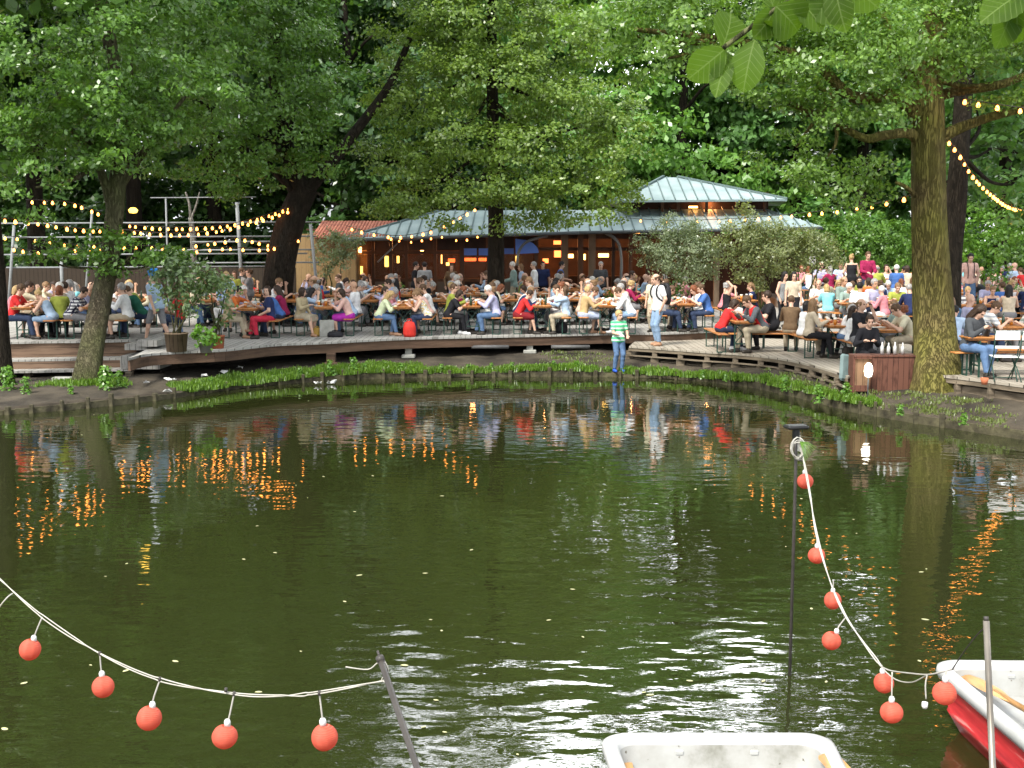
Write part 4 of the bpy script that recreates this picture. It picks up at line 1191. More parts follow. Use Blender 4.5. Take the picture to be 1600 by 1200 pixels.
# ------------------------------------------------------------------ people: one continuous surface per pose, grown from a skeleton
def seg_d(X, a, b, ra, rb):
    ba = b - a; L2 = float(ba @ ba) + 1e-9
    t = np.clip(((X - a) @ ba) / L2, 0, 1)
    return np.linalg.norm(X - a - t[..., None] * ba, axis=-1) - (ra + (rb - ra) * t)
def ell_d(X, c, r, M=None):
    q = X - c
    if M is not None: q = q @ M          # into the local frame
    k = np.linalg.norm(q / r, axis=-1)
    return (k - 1) * min(r) * (0.5 + 0.5 * min(1, 1)) 
def smin(a, b, k):
    h = np.clip(0.5 + 0.5 * (b - a) / k, 0, 1)
    return b + (a - b) * h - k * h * (1 - h)
def surf(prims, h=.013, k=.03, cuts=(), pad=.05):
    """prims: ('s', a, b, ra, rb[, k]) or ('e', c, r, M[, k]); cuts: functions X -> distance kept negative"""
    lo = np.full(3, 1e9); hi = np.full(3, -1e9); bbs = []
    for p in prims:
        if p[0] == 's':
            r_ = max(p[3], p[4]); l = np.minimum(p[1], p[2]) - r_; u = np.maximum(p[1], p[2]) + r_
        else:
            r_ = max(p[2]); l = p[1] - r_; u = p[1] + r_
        bbs.append((l, u)); lo = np.minimum(lo, l); hi = np.maximum(hi, u)
    lo = lo - pad; hi = hi + pad
    n = np.ceil((hi - lo) / h).astype(int) + 1
    F = np.full(n, 0.2, dtype=np.float32)
    ax = [lo[i] + h * np.arange(n[i]) for i in range(3)]
    for p, (l, u) in zip(prims, bbs):
        i0 = np.maximum(0, ((l - pad - lo) / h).astype(int)); i1 = np.minimum(n, ((u + pad - lo) / h).astype(int) + 2)
        X = np.stack(np.meshgrid(*[ax[i][i0[i]:i1[i]] for i in range(3)], indexing='ij'), -1)
        if p[0] == 's': d = seg_d(X, p[1], p[2], p[3], p[4]); kk = p[5] if len(p) > 5 else k
        else: d = ell_d(X, p[1], np.array(p[2]), p[3]); kk = p[4] if len(p) > 4 else k
        sl = tuple(slice(i0[i], i1[i]) for i in range(3))
        F[sl] = smin(F[sl], d, kk)
    if cuts:
        X = np.stack(np.meshgrid(*ax, indexing='ij'), -1)
        for c in cuts: F = np.maximum(F, c(X))
    # surface nets
    S = F < 0
    cnt = np.zeros(np.array(n) - 1); acc = np.zeros((*(np.array(n) - 1), 3))
    corner = [(i, j, k_) for i in (0, 1) for j in (0, 1) for k_ in (0, 1)]
    def V_(c): return F[c[0]:n[0] - 1 + c[0], c[1]:n[1] - 1 + c[1], c[2]:n[2] - 1 + c[2]]
    for c in corner:
        for a in range(3):
            if c[a] == 0:
                e = list(c); e[a] = 1
                A = V_(c); B = V_(e); m = (A < 0) != (B < 0)
                t = np.where(m, A / np.where(A == B, 1, A - B), 0)
                for q in range(3): acc[..., q] += np.where(m, c[q] + (t if q == a else 0), 0)
                cnt += m
    act = cnt > 0
    idx = -np.ones(act.shape, int); idx[act] = np.arange(act.sum())
    cells = np.argwhere(act)
    V = lo + h * (cells + acc[act] / cnt[act][:, None])
    Q = []
    for a in range(3):
        b_, c_ = (a + 1) % 3, (a + 2) % 3
        s0 = [slice(None)] * 3; s1 = [slice(None)] * 3
        s0[a] = slice(0, n[a] - 1); s1[a] = slice(1, n[a])
        m = S[tuple(s0)] != S[tuple(s1)]
        E = np.argwhere(m)
        E = E[(E[:, b_] > 0) & (E[:, c_] > 0) & (E[:, b_] < n[b_] - 1) & (E[:, c_] < n[c_] - 1)]
        ins = S[tuple(E.T)]
        def at(db, dc):
            G = E.copy(); G[:, b_] -= db; G[:, c_] -= dc
            return idx[tuple(G.T)]
        q = np.stack([at(1, 1), at(0, 1), at(0, 0), at(1, 0)], 1)
        q[~ins] = q[~ins][:, ::-1]
        Q.append(q)
    Q = np.concatenate(Q); Q = Q[(Q >= 0).all(1)]
    return V, Q

def rx(a): c, s = math.cos(a), math.sin(a); return np.array([[1, 0, 0], [0, c, -s], [0, s, c]])
def rzm(a): c, s = math.cos(a), math.sin(a); return np.array([[c, -s, 0], [s, c, 0], [0, 0, 1]])
def v3(*a): return np.array(a, dtype=float)
def ik(S, T, a, b, pole):
    d = T - S; L0 = np.linalg.norm(d)
    if L0 > (a + b) * .995: T = S + d / L0 * (a + b) * .995; d = T - S; L0 = np.linalg.norm(d)
    u = d / L0
    x = (a * a - b * b + L0 * L0) / (2 * L0)
    hh = math.sqrt(max(0, a * a - x * x))
    p = pole - u * (pole @ u); p /= np.linalg.norm(p) + 1e-9
    return S + u * x + p * hh, T
POSES = {
 # every pose faces -Y; seated ones have the bench top at .46, wrists are absolute
 'eat':      dict(sit=1, lean=16, yaw=6, pitch=16, wl=(-.13, -.50, .84), wr=(.12, -.47, .86)),
 'chat':     dict(sit=1, lean=11, yaw=-22, pitch=2, wl=(-.18, -.46, .84), wr=(.15, -.42, .84)),
 'chin':     dict(sit=1, lean=20, yaw=12, pitch=8, wl=(-.06, -.42, 1.10), wr=(.10, -.50, .84)),
 'drink':    dict(sit=1, lean=4, yaw=0, pitch=-6, wl=(-.16, -.46, .84), wr=(.03, -.27, 1.16)),
 'hunch':    dict(sit=1, lean=30, yaw=-8, pitch=20, wl=(-.16, -.55, .84), wr=(.15, -.56, .84)),
 'lap':      dict(sit=1, lean=3, yaw=20, pitch=5, wl=(-.09, -.26, .64), wr=(.08, -.28, .64)),
 'turn':     dict(sit=1, lean=6, yaw=62, pitch=0, wl=(-.12, -.40, .84), wr=(.14, -.24, .62)),
 'cross':    dict(sit=1, lean=7, yaw=-5, pitch=6, wl=(-.13, -.44, .86), wr=(.10, -.34, .66), cross=1),
 'read':     dict(sit=1, lean=13, yaw=8, pitch=38, wl=(-.07, -.36, .86), wr=(.07, -.36, .86)),
 'hairup':   dict(sit=1, lean=0, yaw=-10, pitch=-4, wl=(-.11, -.02, 1.33), wr=(.16, -.05, 1.30), upp=1),
 'stand':    dict(sit=0, lean=1, yaw=8, pitch=4, wl=(-.25, -.06, .80), wr=(.25, -.06, .80)),
 'pocket':   dict(sit=0, lean=3, yaw=-12, pitch=14, wl=(-.20, -.08, .90), wr=(.21, -.05, .90)),
 'hold':     dict(sit=0, lean=2, yaw=5, pitch=10, wl=(-.08, -.32, 1.08), wr=(.12, -.30, 1.06)),
 'armsup':   dict(sit=0, lean=-2, yaw=0, pitch=-5, wl=(-.13, -.10, 1.62), wr=(.24, -.16, .95), upp=1),
 'walk':     dict(sit=0, lean=8, yaw=0, pitch=2, wl=(-.23, -.22, .92), wr=(.24, .14, .86), step=.30),
 'sway':     dict(sit=0, lean=4, yaw=10, pitch=6, wl=(-.24, -.14, .90), wr=(.20, -.22, 1.0), step=.10),
 'boy':      dict(sit=0, lean=-1, yaw=14, pitch=6, wl=(-.06, -.29, 1.06), wr=(.15, -.27, 1.04), head=1.16),
 'crate':    dict(sit=1, lean=20, yaw=-8, pitch=2, wl=(-.20, -.40, .78), wr=(.02, -.44, .78)),
}
def skeleton(pn):
    p = POSES[pn]; J = {}
    sit = p['sit']; pz = .545 if sit else .94
    pel = v3(0, 0, pz); ln = R(p['lean'])
    T = rx(ln)                              # leaning forward = toward -Y
    def tp(x, y, z): return pel + T @ v3(x, y, z)
    J['T'] = T; J['pel'] = pel; J['waist'] = tp(0, 0, .16); J['chest'] = tp(0, .0, .34); J['neck'] = tp(0, .005, .50)
    nb = J['neck']; hT = rx(ln * .5 + R(p['pitch']))
    J['H'] = rzm(R(p['yaw'])) @ hT
    J['head'] = nb + T @ v3(0, -.015, .06) + J['H'] @ v3(0, -.012, .105)
    for s, n_ in ((-1, 'l'), (1, 'r')):
        J['sh' + n_] = tp(s * .172, .0, .445)
        hip = pel + v3(s * .092, 0, -.02); J['hip' + n_] = hip
        if sit:
            if p.get('cross') and s > 0:
                kn = v3(.05, -.45, .60); an = v3(-.13, -.58, .26)
            else:
                kn = v3(s * .13, -.44, .50); an = v3(s * .12, -.44 + s * .08, .085)
            J['knee' + n_] = kn; J['ank' + n_] = an
        else:
            st = p.get('step', .03) * s
            an = v3(s * .10, -st, .085 + (.03 if st < -.2 else 0))
            kn, an = ik(hip, an, .43, .43, v3(0, -1, 0)); J['knee' + n_] = kn; J['ank' + n_] = an
        w = v3(*p['w' + n_])
        el, w = ik(J['sh' + n_], w, .285, .25, v3(s * .55, .25, -1.0) if not p.get('upp') else v3(s * 1.0, -.2, -.3))
        J['el' + n_] = el; J['wr' + n_] = w
    return J
def torso_prims(J, g=0.0, k=.05):
    T = J['T']; f = J['pel']
    def tp(x, y, z): return f + T @ v3(x, y, z)
    P_ = [('s', tp(-.07, .01, .0), tp(.07, .01, .0), .112 + g, .112 + g, k), ('e', tp(0, .0, .14), (.145 + g, .105 + g, .16), T, k),
          ('e', tp(0, .0, .32), (.165 + g, .115 + g, .19), T, k), ('s', tp(-.12, .005, .43), tp(.12, .005, .43), .062 + g, .062 + g, k)]
    return P_
def arm_prims(J, g=0.0, part=('u', 'f'), cutf=1.0):
    o = []
    for n_ in 'lr':
        s, e, w = J['sh' + n_], J['el' + n_], J['wr' + n_]
        if 'u' in part: o.append(('s', s, s + (e - s) * cutf if 'f' not in part else e, .052 + g, .041 + g, .03))
        if 'f' in part: o.append(('s', e, w, .040 + g, .028 + g * .8, .02))
    return o
def leg_prims(J, g=0.0, full=True, k=.04):
    o = []
    for n_ in 'lr':
        h_, kn, an = J['hip' + n_], J['knee' + n_], J['ank' + n_]
        o.append(('s', h_, kn, .088 + g, .058 + g, k))
        if full:
            m = kn + (an - kn) * .3 + v3(0, .012, 0)
            o.append(('s', kn, m, .056 + g, .055 + g, .02)); o.append(('s', m, an, .055 + g, .036 + g * 1.3, .02))
    return o
def foot_prims(J, g=0.0, sides='lr'):
    o = []
    for n_ in sides:
        a = J['ank' + n_]; d = v3(.12 if n_ == 'r' else -.12, -1, 0); d /= np.linalg.norm(d)
        z = a[2] - .045
        o.append(('s', v3(a[0], a[1] + .03, z), v3(*(a[:2] + d[:2] * .13), z - .008), .038 + g, .032 + g, .02))
        o.append(('s', a, v3(a[0], a[1] + .01, z + .01), .036 + g, .036 + g, .02))
    return o
def hand_prims(J):
    o = []
    for n_ in 'lr':
        e, w = J['el' + n_], J['wr' + n_]; s = -1 if n_ == 'l' else 1
        d = (w - e) / np.linalg.norm(w - e)
        side = np.cross(d, v3(0, 0, 1)); side /= np.linalg.norm(side) + 1e-9
        up = np.cross(side, d)
        palm = w + d * .055
        o.append(('s', w, palm, .028, .034, .012))
        for i, (off, ln) in enumerate(((-.030, .062), (-.010, .074), (.010, .070), (.029, .054))):
            b = palm + side * off + d * .022
            m = b + d * ln * .55 - up * .008; t = m + d * ln * .35 - up * .028
            o.append(('s', b, m, .0105, .0098, .004)); o.append(('s', m, t, .0098, .009, .004))
        th = w + d * .02 - side * s * .028
        o.append(('s', th, th + d * .035 - side * s * .028, .013, .011, .008)); o.append(('s', th + d * .035 - side * s * .028, th + d * .062 - side * s * .03, .011, .0095, .004))
    return o
BODY = {}
SK = {}
def skel(pn):
    if pn not in SK: SK[pn] = skeleton(pn)
    return SK[pn]
def head_prims(c, H, hs):
    def hp(x, y, z): return c + H @ (v3(x, y, z) * hs)
    P_ = [('e', hp(0, .012, .03), tuple(np.array((.076, .093, .092)) * hs), H, .02), ('e', hp(0, -.022, -.045), tuple(np.array((.056, .066, .072)) * hs), H, .03),
          ('s', hp(0, -.085, -.005), hp(0, -.106, -.034), .010 * hs, .015 * hs, .012), ('s', hp(0, -.060, -.094), hp(0, -.068, -.088), .022 * hs, .020 * hs, .02),
          ('s', hp(-.03, -.080, .022), hp(.03, -.080, .022), .014 * hs, .014 * hs, .012), ('s', hp(-.018, -.082, -.062), hp(.018, -.082, -.062), .013 * hs, .013 * hs, .008)]
    for s in (-1, 1): P_.append(('e', hp(s * .078, .015, -.008), tuple(np.array((.012, .020, .031)) * hs), H, .008))
    return P_
MSKIN_EYE = noisy('eye_dark', (.03, .02, .015), .1, 5, .4)
MLIP = noisy('lips', (.36, .13, .10), .1, 8, .5)
def skin_mat(nm, c):
    m = noisy('skin_' + nm, c, .1, 9, .5, col2=mul(c, 1.1), spec=.4)
    m.node_tree.nodes['Principled BSDF'].inputs['Subsurface Weight'].default_value = 0.0
    return m
SKINS = {'fair': skin_mat('fair', (.58, .36, .26)), 'mid': skin_mat('mid', (.48, .28, .18)), 'tan': skin_mat('tan', (.36, .20, .12))}
def body(pn):
    if pn in BODY: return BODY[pn]
    J = skel(pn); hs = POSES[pn].get('head', 1.0)
    prims = torso_prims(J, -.012) + arm_prims(J) + leg_prims(J, -.004) + foot_prims(J, -.006) + hand_prims(J)
    prims += [('s', J['neck'] - J['T'] @ v3(0, 0, .05), J['head'] - J['H'] @ v3(0, 0, .05), .056, .050, .03)]
    prims += head_prims(J['head'], J['H'], hs)
    V, Q = surf(prims, h=.0125)
    q = (V - J['head']) @ J['H'] / hs
    eye = (np.abs(np.abs(q[:, 0]) - .030) < .0145) & (np.abs(q[:, 2] - .002) < .0085) & (q[:, 1] < -.055)
    lip = (np.abs(q[:, 0]) < .024) & (np.abs(q[:, 2] + .060) < .0075) & (q[:, 1] < -.06)
    mi = np.zeros(len(Q), int); mi[eye[Q].sum(1) >= 2] = 1; mi[lip[Q].sum(1) >= 3] = 2
    BODY[pn] = np_mesh('body_' + pn, V, Q, [SKINS['fair'], MSKIN_EYE, MLIP], True, mi)
    return BODY[pn]
GARM = {}
DUM = bpy.data.materials.new('fabric'); DUM.use_nodes = True
def garment(pn, kind):
    key = (pn, kind)
    if key in GARM: return GARM[key]
    J = skel(pn); T = J['T']; pel = J['pel']; sit = POSES[pn]['sit']
    def tz(X): return ((X - pel) @ T)[..., 2]
    Hh = .0155
    if kind in ('tshirt', 'shirt', 'top'):
        g = .014
        pr = torso_prims(J, g)
        if kind == 'tshirt': pr += arm_prims(J, .02, ('u',), .62)
        elif kind == 'shirt': pr += arm_prims(J, .014)
        lowc = -.10 if not sit else -.055
        if not sit: pr.append(('s', pel + v3(-.06, .01, -.06), pel + v3(.06, .01, -.06), .115 + g, .115 + g, .05))
        cuts = [lambda X: lowc - tz(X), lambda X: tz(X) - (.515 if kind != 'top' else .44)]
        if sit: cuts.append(lambda X: -(X[..., 1] - pel[1] + .135) - .35 * np.clip(tz(X) - .06, -.02, 1) * 6)
        k = .03
    elif kind in ('trousers', 'shorts'):
        pr = torso_prims(J, .006)[:1] + [('s', J['waist'] - T @ v3(.065, 0, .08), J['waist'] + T @ v3(.065, 0, -.08), .094, .094, .04)]
        pr += leg_prims(J, .013, full=(kind == 'trousers'))
        cuts = [lambda X: tz(X) - .05 - (3 * np.clip(-(X[..., 1] + .10), 0, 1) if sit else 0), lambda X: .10 - X[..., 2]]
        if kind == 'shorts' and not sit: cuts.append(lambda X: .50 - X[..., 2])
        k = .03
    elif kind == 'skirt':
        pr = torso_prims(J, .012)[:1]
        for a in ('l', 'r'): pr.append(('s', J['hip' + a], J['knee' + a], .105, .095, .09))
        pr.append(('s', (J['hipl'] + J['hipr']) / 2, (J['kneel'] + J['kneer']) / 2, .11, .10, .09))
        cuts = [lambda X: tz(X) - .05 - (3 * np.clip(-(X[..., 1] + .10), 0, 1) if sit else 0)]
        if not sit: cuts.append(lambda X: .52 - X[..., 2])
        else: cuts.append(lambda X: -X[..., 1] - .49)
        k = .06
    elif kind in ('shoel', 'shoer'):
        pr = foot_prims(J, .008, kind[-1]); cuts = [lambda X: -X[..., 2] + .0]; k = .02; Hh = .0125
        if POSES[pn].get('cross'): cuts = []
    V, Q = surf(pr, h=Hh, k=k, cuts=cuts)
    GARM[key] = np_mesh(kind + '_' + pn, V, Q, [DUM], True)
    return GARM[key]
HAIR = {}
def hair(kind):
    """in head-local coordinates (face toward -Y)"""
    if kind in HAIR: return HAIR[kind]
    I = np.eye(3)
    pr = [('e', v3(0, .018, .036), (.088, .102, .100), I, .02)]
    face = lambda X: np.minimum(-(X[..., 1] + .045), .052 - X[..., 2]) * -1 if False else -np.maximum(X[..., 1] + .048, X[..., 2] - .062)
    cuts = []
    if kind == 'short': cuts = [face, lambda X: -.045 - X[..., 2]]
    elif kind == 'fringe': cuts = [lambda X: -np.maximum(X[..., 1] + .048, X[..., 2] - .035), lambda X: -.05 - X[..., 2]]
    elif kind == 'balding': cuts = [face, lambda X: -.05 - X[..., 2], lambda X: X[..., 2] - .055]
    elif kind == 'bob': pr += [('s', v3(-.062, .02, .02), v3(-.07, .02, -.09), .04, .035, .03), ('s', v3(.062, .02, .02), v3(.07, .02, -.09), .04, .035, .03), ('s', v3(0, .07, 0), v3(0, .06, -.09), .06, .05, .03)]; cuts = [face]
    elif kind == 'long': pr += [('s', v3(-.065, .03, .02), v3(-.085, .03, -.19), .04, .035, .03), ('s', v3(.065, .03, .02), v3(.085, .03, -.19), .04, .035, .03), ('s', v3(0, .07, 0), v3(0, .085, -.24), .07, .06, .03)]; cuts = [face]
    elif kind == 'ponytail': pr += [('s', v3(0, .11, .03), v3(0, .145, -.12), .035, .022, .02)]; cuts = [face, lambda X: np.where(X[..., 1] < .1, -.05 - X[..., 2], -1)]
    elif kind == 'bun': pr += [('e', v3(0, .10, .10), (.045, .045, .042), I, .02)]; cuts = [face, lambda X: -.05 - X[..., 2]]
    elif kind == 'curly': pr += [('e', v3(s * .06 * math.cos(a), .03 + .07 * math.sin(a), .02 + .03 * b), (.045, .045, .045), I, .015) for s in (1,) for b in (-1, 1, 2) for a in (0, 1, 2, 3.14, 4.2, 5.2) if not (math.sin(a) < -.5 and b < 1)]; cuts = [face]
    V, Q = surf(pr, h=.010, k=.02, cuts=cuts, pad=.03)
    V += rng.normal(0, .0016, V.shape)
    HAIR[kind] = np_mesh('hair_' + kind, V, Q, [DUM], True)
    return HAIR[kind]
HC_ = {'dark brown': (.035, .02, .012), 'black': (.012, .01, .01), 'brown': (.09, .05, .025), 'light brown': (.20, .12, .06), 'blond': (.42, .29, .13), 'grey': (.30, .29, .28), 'white': (.62, .60, .56), 'reddish': (.18, .06, .025)}
SC_ = {'red': (.55, .03, .03), 'white': (.78, .78, .78), 'cream': (.62, .58, .42), 'light blue': (.38, .50, .66), 'blue': (.06, .14, .38), 'navy': (.02, .03, .09), 'black': (.018, .018, .022), 'dark grey': (.06, .065, .07),
       'grey': (.25, .26, .27), 'olive green': (.30, .34, .06), 'dark green': (.02, .11, .07), 'tan': (.48, .33, .16), 'beige': (.52, .44, .33), 'pink': (.62, .24, .28), 'pale pink': (.66, .42, .36), 'lilac': (.42, .42, .60),
       'magenta': (.30, .02, .08), 'turquoise': (.22, .60, .66), 'brown': (.14, .09, .05), 'khaki': (.40, .33, .20), 'mint': (.62, .70, .45), 'sage': (.22, .30, .27), 'denim blue': (.07, .14, .24), 'orange': (.6, .16, .04)}
TC_ = {'blue jeans': (.10, .17, .30), 'dark jeans': (.03, .045, .09), 'black': (.015, .015, .018), 'beige': (.42, .36, .26), 'white': (.75, .75, .73), 'red': (.50, .03, .06), 'grey': (.2, .2, .21), 'magenta': (.38, .03, .33), 'dark red': (.2, .015, .02), 'light blue': (.4, .46, .6), 'light jeans': (.22, .32, .46)}
def hmat(c): return noisy('hair_' + c, HC_[c], .35, 30, .55, .4, 60, stretch=(1, 1, .4))
NP = 0
def person(loc, rz, pose, sex, hairk, hairc, top, topc, legs, legc, label, scale=1.0, skin='fair', patt=None, shoes='dark', group='guests of the beer garden', dz=0.0):
    global NP; NP += 1
    J = skel(pose)
    sx = scale * (.95 if sex == 'woman' else 1.0)
    root = link('person', body(pose), None, loc, rz, [SKINS[skin]])
    root.scale = (sx * (.94 if sex == 'woman' else 1), sx * (.94 if sex == 'woman' else 1), sx)
    tag(root, label, 'person', group)
    tm = cloth(*patt) if patt else cloth(topc, SC_[topc])
    link({'tshirt': 'shirt', 'shirt': 'shirt', 'top': 'top'}[top], garment(pose, top), root, mats=[tm])
    link(legs, garment(pose, legs), root, mats=[cloth('legs_' + legc, TC_[legc])])
    for sd in 'lr': link('shoe', garment(pose, 'shoe' + sd), root, mats=[noisy({'dark': 'shoe_dark', 'white': 'shoe_white', 'blue': 'shoe_blue', 'tan': 'shoe_tan'}[shoes], {'dark': (.03, .025, .02), 'white': (.7, .7, .7), 'blue': (.03, .10, .5), 'tan': (.35, .2, .12)}[shoes], .2, 10, .5)])
    if hairk != 'bald':
        h_ = link('hair', hair(hairk), root, mats=[hmat(hairc)])
        hs = POSES[pose].get('head', 1.0)
        M = Matrix([[*(J['H'][i] * hs), J['head'][i]] for i in range(3)] + [[0, 0, 0, 1]])
        h_.matrix_local = M
    return root
FACE = {'C': 0.0, 'R': math.pi / 2, 'L': -math.pi / 2, 'B': math.pi}

# ------------------------------------------------------------------ beer tables and benches
TBL = noisy('orange_bench_wood', (.36, .13, .035), .3, 2.2, .45, .15, 12, stretch=(8, .6, 4), col2=(.55, .24, .075))
GST = noisy('green_steel', (.018, .055, .04), .2, 8, .45)
def table_meshes():
    mb = MB(); mb.box((0, 0, .755), (.50, 2.2, .03), bev=.008); mb.box((0, 0, .725), (.44, 2.14, .035)); top = mb.mesh('tabletop', TBL)
    mb = MB()
    for s in (-1, 1): mb.bar((s * .20, 0, 0), (s * .20, 0, .71), .03, .03, up=(0, 1, 0))
    mb.bar((-.2, 0, .70), (.2, 0, .70), .03, .03); mb.bar((-.2, 0, .22), (.2, 0, .22), .025, .025)
    mb.bar((-.19, 0, .24), (.19, 0, .68), .018, .018); mb.bar((.19, .02, .24), (-.19, .02, .68), .018, .018)
    leg = mb.mesh('leg_frame', GST)
    mb = MB(); mb.box((0, 0, .445), (.26, 2.2, .03), bev=.008); seat = mb.mesh('seat', TBL)
    mb = MB()
    for s in (-1, 1): mb.bar((s * .10, 0, 0), (s * .10, 0, .43), .026, .026, up=(0, 1, 0))
    mb.bar((-.12, 0, .42), (.12, 0, .42), .026, .02); mb.bar((-.10, 0, .012), (.10, 0, .012), .024, .024)
    bl = mb.mesh('leg_frame', GST)
    return top, leg, seat, bl
TM, LM, SM, BM = table_meshes()
def mk_table(loc, rz, label):
    r_ = empty('beer_table', loc, rz); tag(r_, label, 'table', 'beer garden tables')
    link('tabletop', TM, r_)
    for y in (-.85, .85): link('leg_frame', LM, r_, (0, y, 0))
def mk_bench(loc, rz, label):
    r_ = empty('beer_bench', loc, rz); tag(r_, label, 'bench', 'beer garden benches')
    link('seat', SM, r_)
    for y in (-.85, .85): link('leg_frame', BM, r_, (0, y, 0))
AMBER = noisy('beer_amber', (.55, .20, .02), .2, 10, .12, spec=.7); GLASS = noisy('clear_glass', (.55, .56, .54), .1, 10, .1, spec=.8); FOAM = noisy('beer_foam', (.8, .77, .68), .05, 30, .8)
mb = MB(); mb.lathe([(0, 0), (.034, 0), (.038, .06), (.042, .12), (0, .12)], n=10); gb = mb.mesh('glass', AMBER)
mb = MB(); mb.lathe([(0, .121), (.043, .121), (.043, .15), (0, .152)], n=10); gf = mb.mesh('foam', FOAM)
mb = MB(); mb.lathe([(.0, 0), (.033, 0), (.006, .01), (.006, .07), (.036, .11), (.034, .17), (.032, .17), (.034, .11), (0, .08)], n=10); wg = mb.mesh('wine_glass', GLASS)
mb = MB(); mb.lathe([(0, 0), (.035, 0), (.035, .16), (.014, .21), (.014, .27), (0, .27)], n=10); bo = mb.mesh('bottle', noisy('bottle_green', (.02, .06, .03), .2, 5, .12, spec=.7))
mb = MB(); mb.lathe([(0, 0.004), (.07, 0), (.12, .016), (.115, .02), (.07, .007), (0, .007)], n=14); pl = mb.mesh('plate', FOAM)
mb = MB(); mb.lathe([(0, 0), (.03, 0), (.045, .07), (.04, .07), (.026, .008), (0, .008)], n=10); cdl = mb.mesh('candle_pot', noisy('terracotta', (.42, .13, .06), .15, 10, .7))
def tableware(loc, rz, where, n, y0=-1.0):
    for k in range(n):
        y = y0 + random.random() * 1.1 * (1 if k % 3 else .6); x = random.uniform(-.19, .19)
        q = Vector(loc) + Matrix.Rotation(rz, 3, 'Z') @ Vector((x, y, .772))
        t = random.random()
        if t < .42:
            r_ = empty('beer_glass', q); tag(r_, 'foamy amber beer glass, ' + where, 'glass', 'beer glasses ' + where); link('glass', gb, r_); link('foam', gf, r_)
        elif t < .62: tag(link('wine_glass', wg, None, q), 'clear stemmed glass, ' + where, 'glass', 'stemmed glasses ' + where)
        elif t < .72: tag(link('bottle', bo, None, q), 'dark green bottle, ' + where, 'bottle', 'bottles ' + where)
        elif t < .9: tag(link('plate', pl, None, q), 'white plate, ' + where, 'plate', 'plates ' + where)
        else: tag(link('candle_pot', cdl, None, q), 'small clay candle pot, ' + where, 'pot', 'candle pots ' + where)
SEEN = {}
PAL_M = ['white', 'white', 'lilac', 'cream', 'light blue', 'blue', 'navy', 'grey', 'dark grey', 'black', 'beige', 'olive green', 'white', 'lilac', 'sage', 'light blue']
PAL_F = ['white', 'white', 'pink', 'pale pink', 'light blue', 'cream', 'pink', 'red', 'cream', 'black', 'pale pink', 'turquoise', 'white', 'beige', 'navy', 'magenta', 'light blue', 'orange', 'white']
def auto_attrs(key):
    for _ in range(200):
        sex = random.choice(['man', 'woman'])
        if sex == 'man': hk = random.choice(['short', 'short', 'fringe', 'balding', 'short', 'bald']); hc = random.choice(['brown', 'dark brown', 'grey', 'white', 'light brown', 'grey', 'black'])
        else: hk = random.choice(['bob', 'long', 'ponytail', 'bun', 'bob', 'long', 'curly']); hc = random.choice(['brown', 'dark brown', 'blond', 'light brown', 'black', 'reddish', 'grey', 'blond'])
        tc = random.choice(PAL_M if sex == 'man' else PAL_F)
        sig = (key, sex, 'bald' if hk == 'bald' else hc, tc)
        if sig not in SEEN: SEEN[sig] = 1; break
    hd = 'bald' if hk == 'bald' else f'{hc} haired'
    return sex, hk, hc, tc, hd
SEATED = ['eat', 'chat', 'chin', 'drink', 'hunch', 'lap', 'eat', 'cross', 'hunch', 'chat']
def auto_person(loc, face, key, where, side='', pose=None, rzj=.25, scale=None):
    sex, hk, hc, tc, hd = auto_attrs(key)
    legs = 'skirt' if sex == 'woman' and random.random() < .35 else random.choice(['trousers', 'trousers', 'trousers', 'shorts'])
    lc = random.choice(['blue jeans', 'dark jeans', 'black', 'beige', 'grey', 'white'])
    top = random.choice(['tshirt', 'shirt', 'shirt', 'tshirt'] + (['top'] if sex == 'woman' else []))
    pose = pose or random.choice(SEATED)
    lab = f"{hd} {sex} in {tc}{side}, {where}"
    pr_ = person(loc, face + random.uniform(-rzj, rzj), pose, sex, hk, hc, top, tc, legs, lc, lab, scale or random.uniform(.98, 1.08), random.choice(['fair', 'fair', 'mid']))
    if random.random() < .5: pr_.scale.x *= -1
    return pr_
def bench_set(px, Yf, z, where, left=None, right=None, ware=6, nl=3, nr=3, auto=True, bl=True, br=True, tbl=True):
    """table end-on at column px; Yf = its near end. left/right: lists for bench places (near to far): None=skip, 'a'=auto, or a dict"""
    yc = Yf + 1.1
    x = PX(px, Yf, z).x
    if tbl:
        mk_table((x, yc, z), 0, f'orange topped table with green legs {where}'); tableware((x, yc, z), 0, f'on the table {where}', ware)
    for side, s, lst, has in (('left', -1, left, bl), ('right', 1, right, br)):
        if not has: continue
        bx = x + s * .64
        mk_bench((bx, yc, z), 0, f"narrow orange bench on the {side} of the table {where}")
        lst = lst if lst is not None else ['a'] * 3
        for k, e in enumerate(lst):
            if e is None: continue
            y = Yf + .30 + k * .64
            f = FACE['R'] if s < 0 else FACE['L']
            if e == 'a':
                auto_person((bx, y, z), f, where, where, ['', ', second along the bench', ', farthest along the bench'][min(k, 2)] if False else f", {side} bench")
            else:
                e = dict(e); ff = e.pop('face', f); dx = e.pop('dx', 0); dy = e.pop('dy', 0)
                person((bx + dx, y + dy, z), ff + e.pop('rz', 0), **e)
def D(pose, sex, hk, hc, top, tc, legs, lc, label, **k): return dict(pose=pose, sex=sex, hairk=hk, hairc=hc, top=top, topc=tc, legs=legs, legc=lc, label=label, **k)

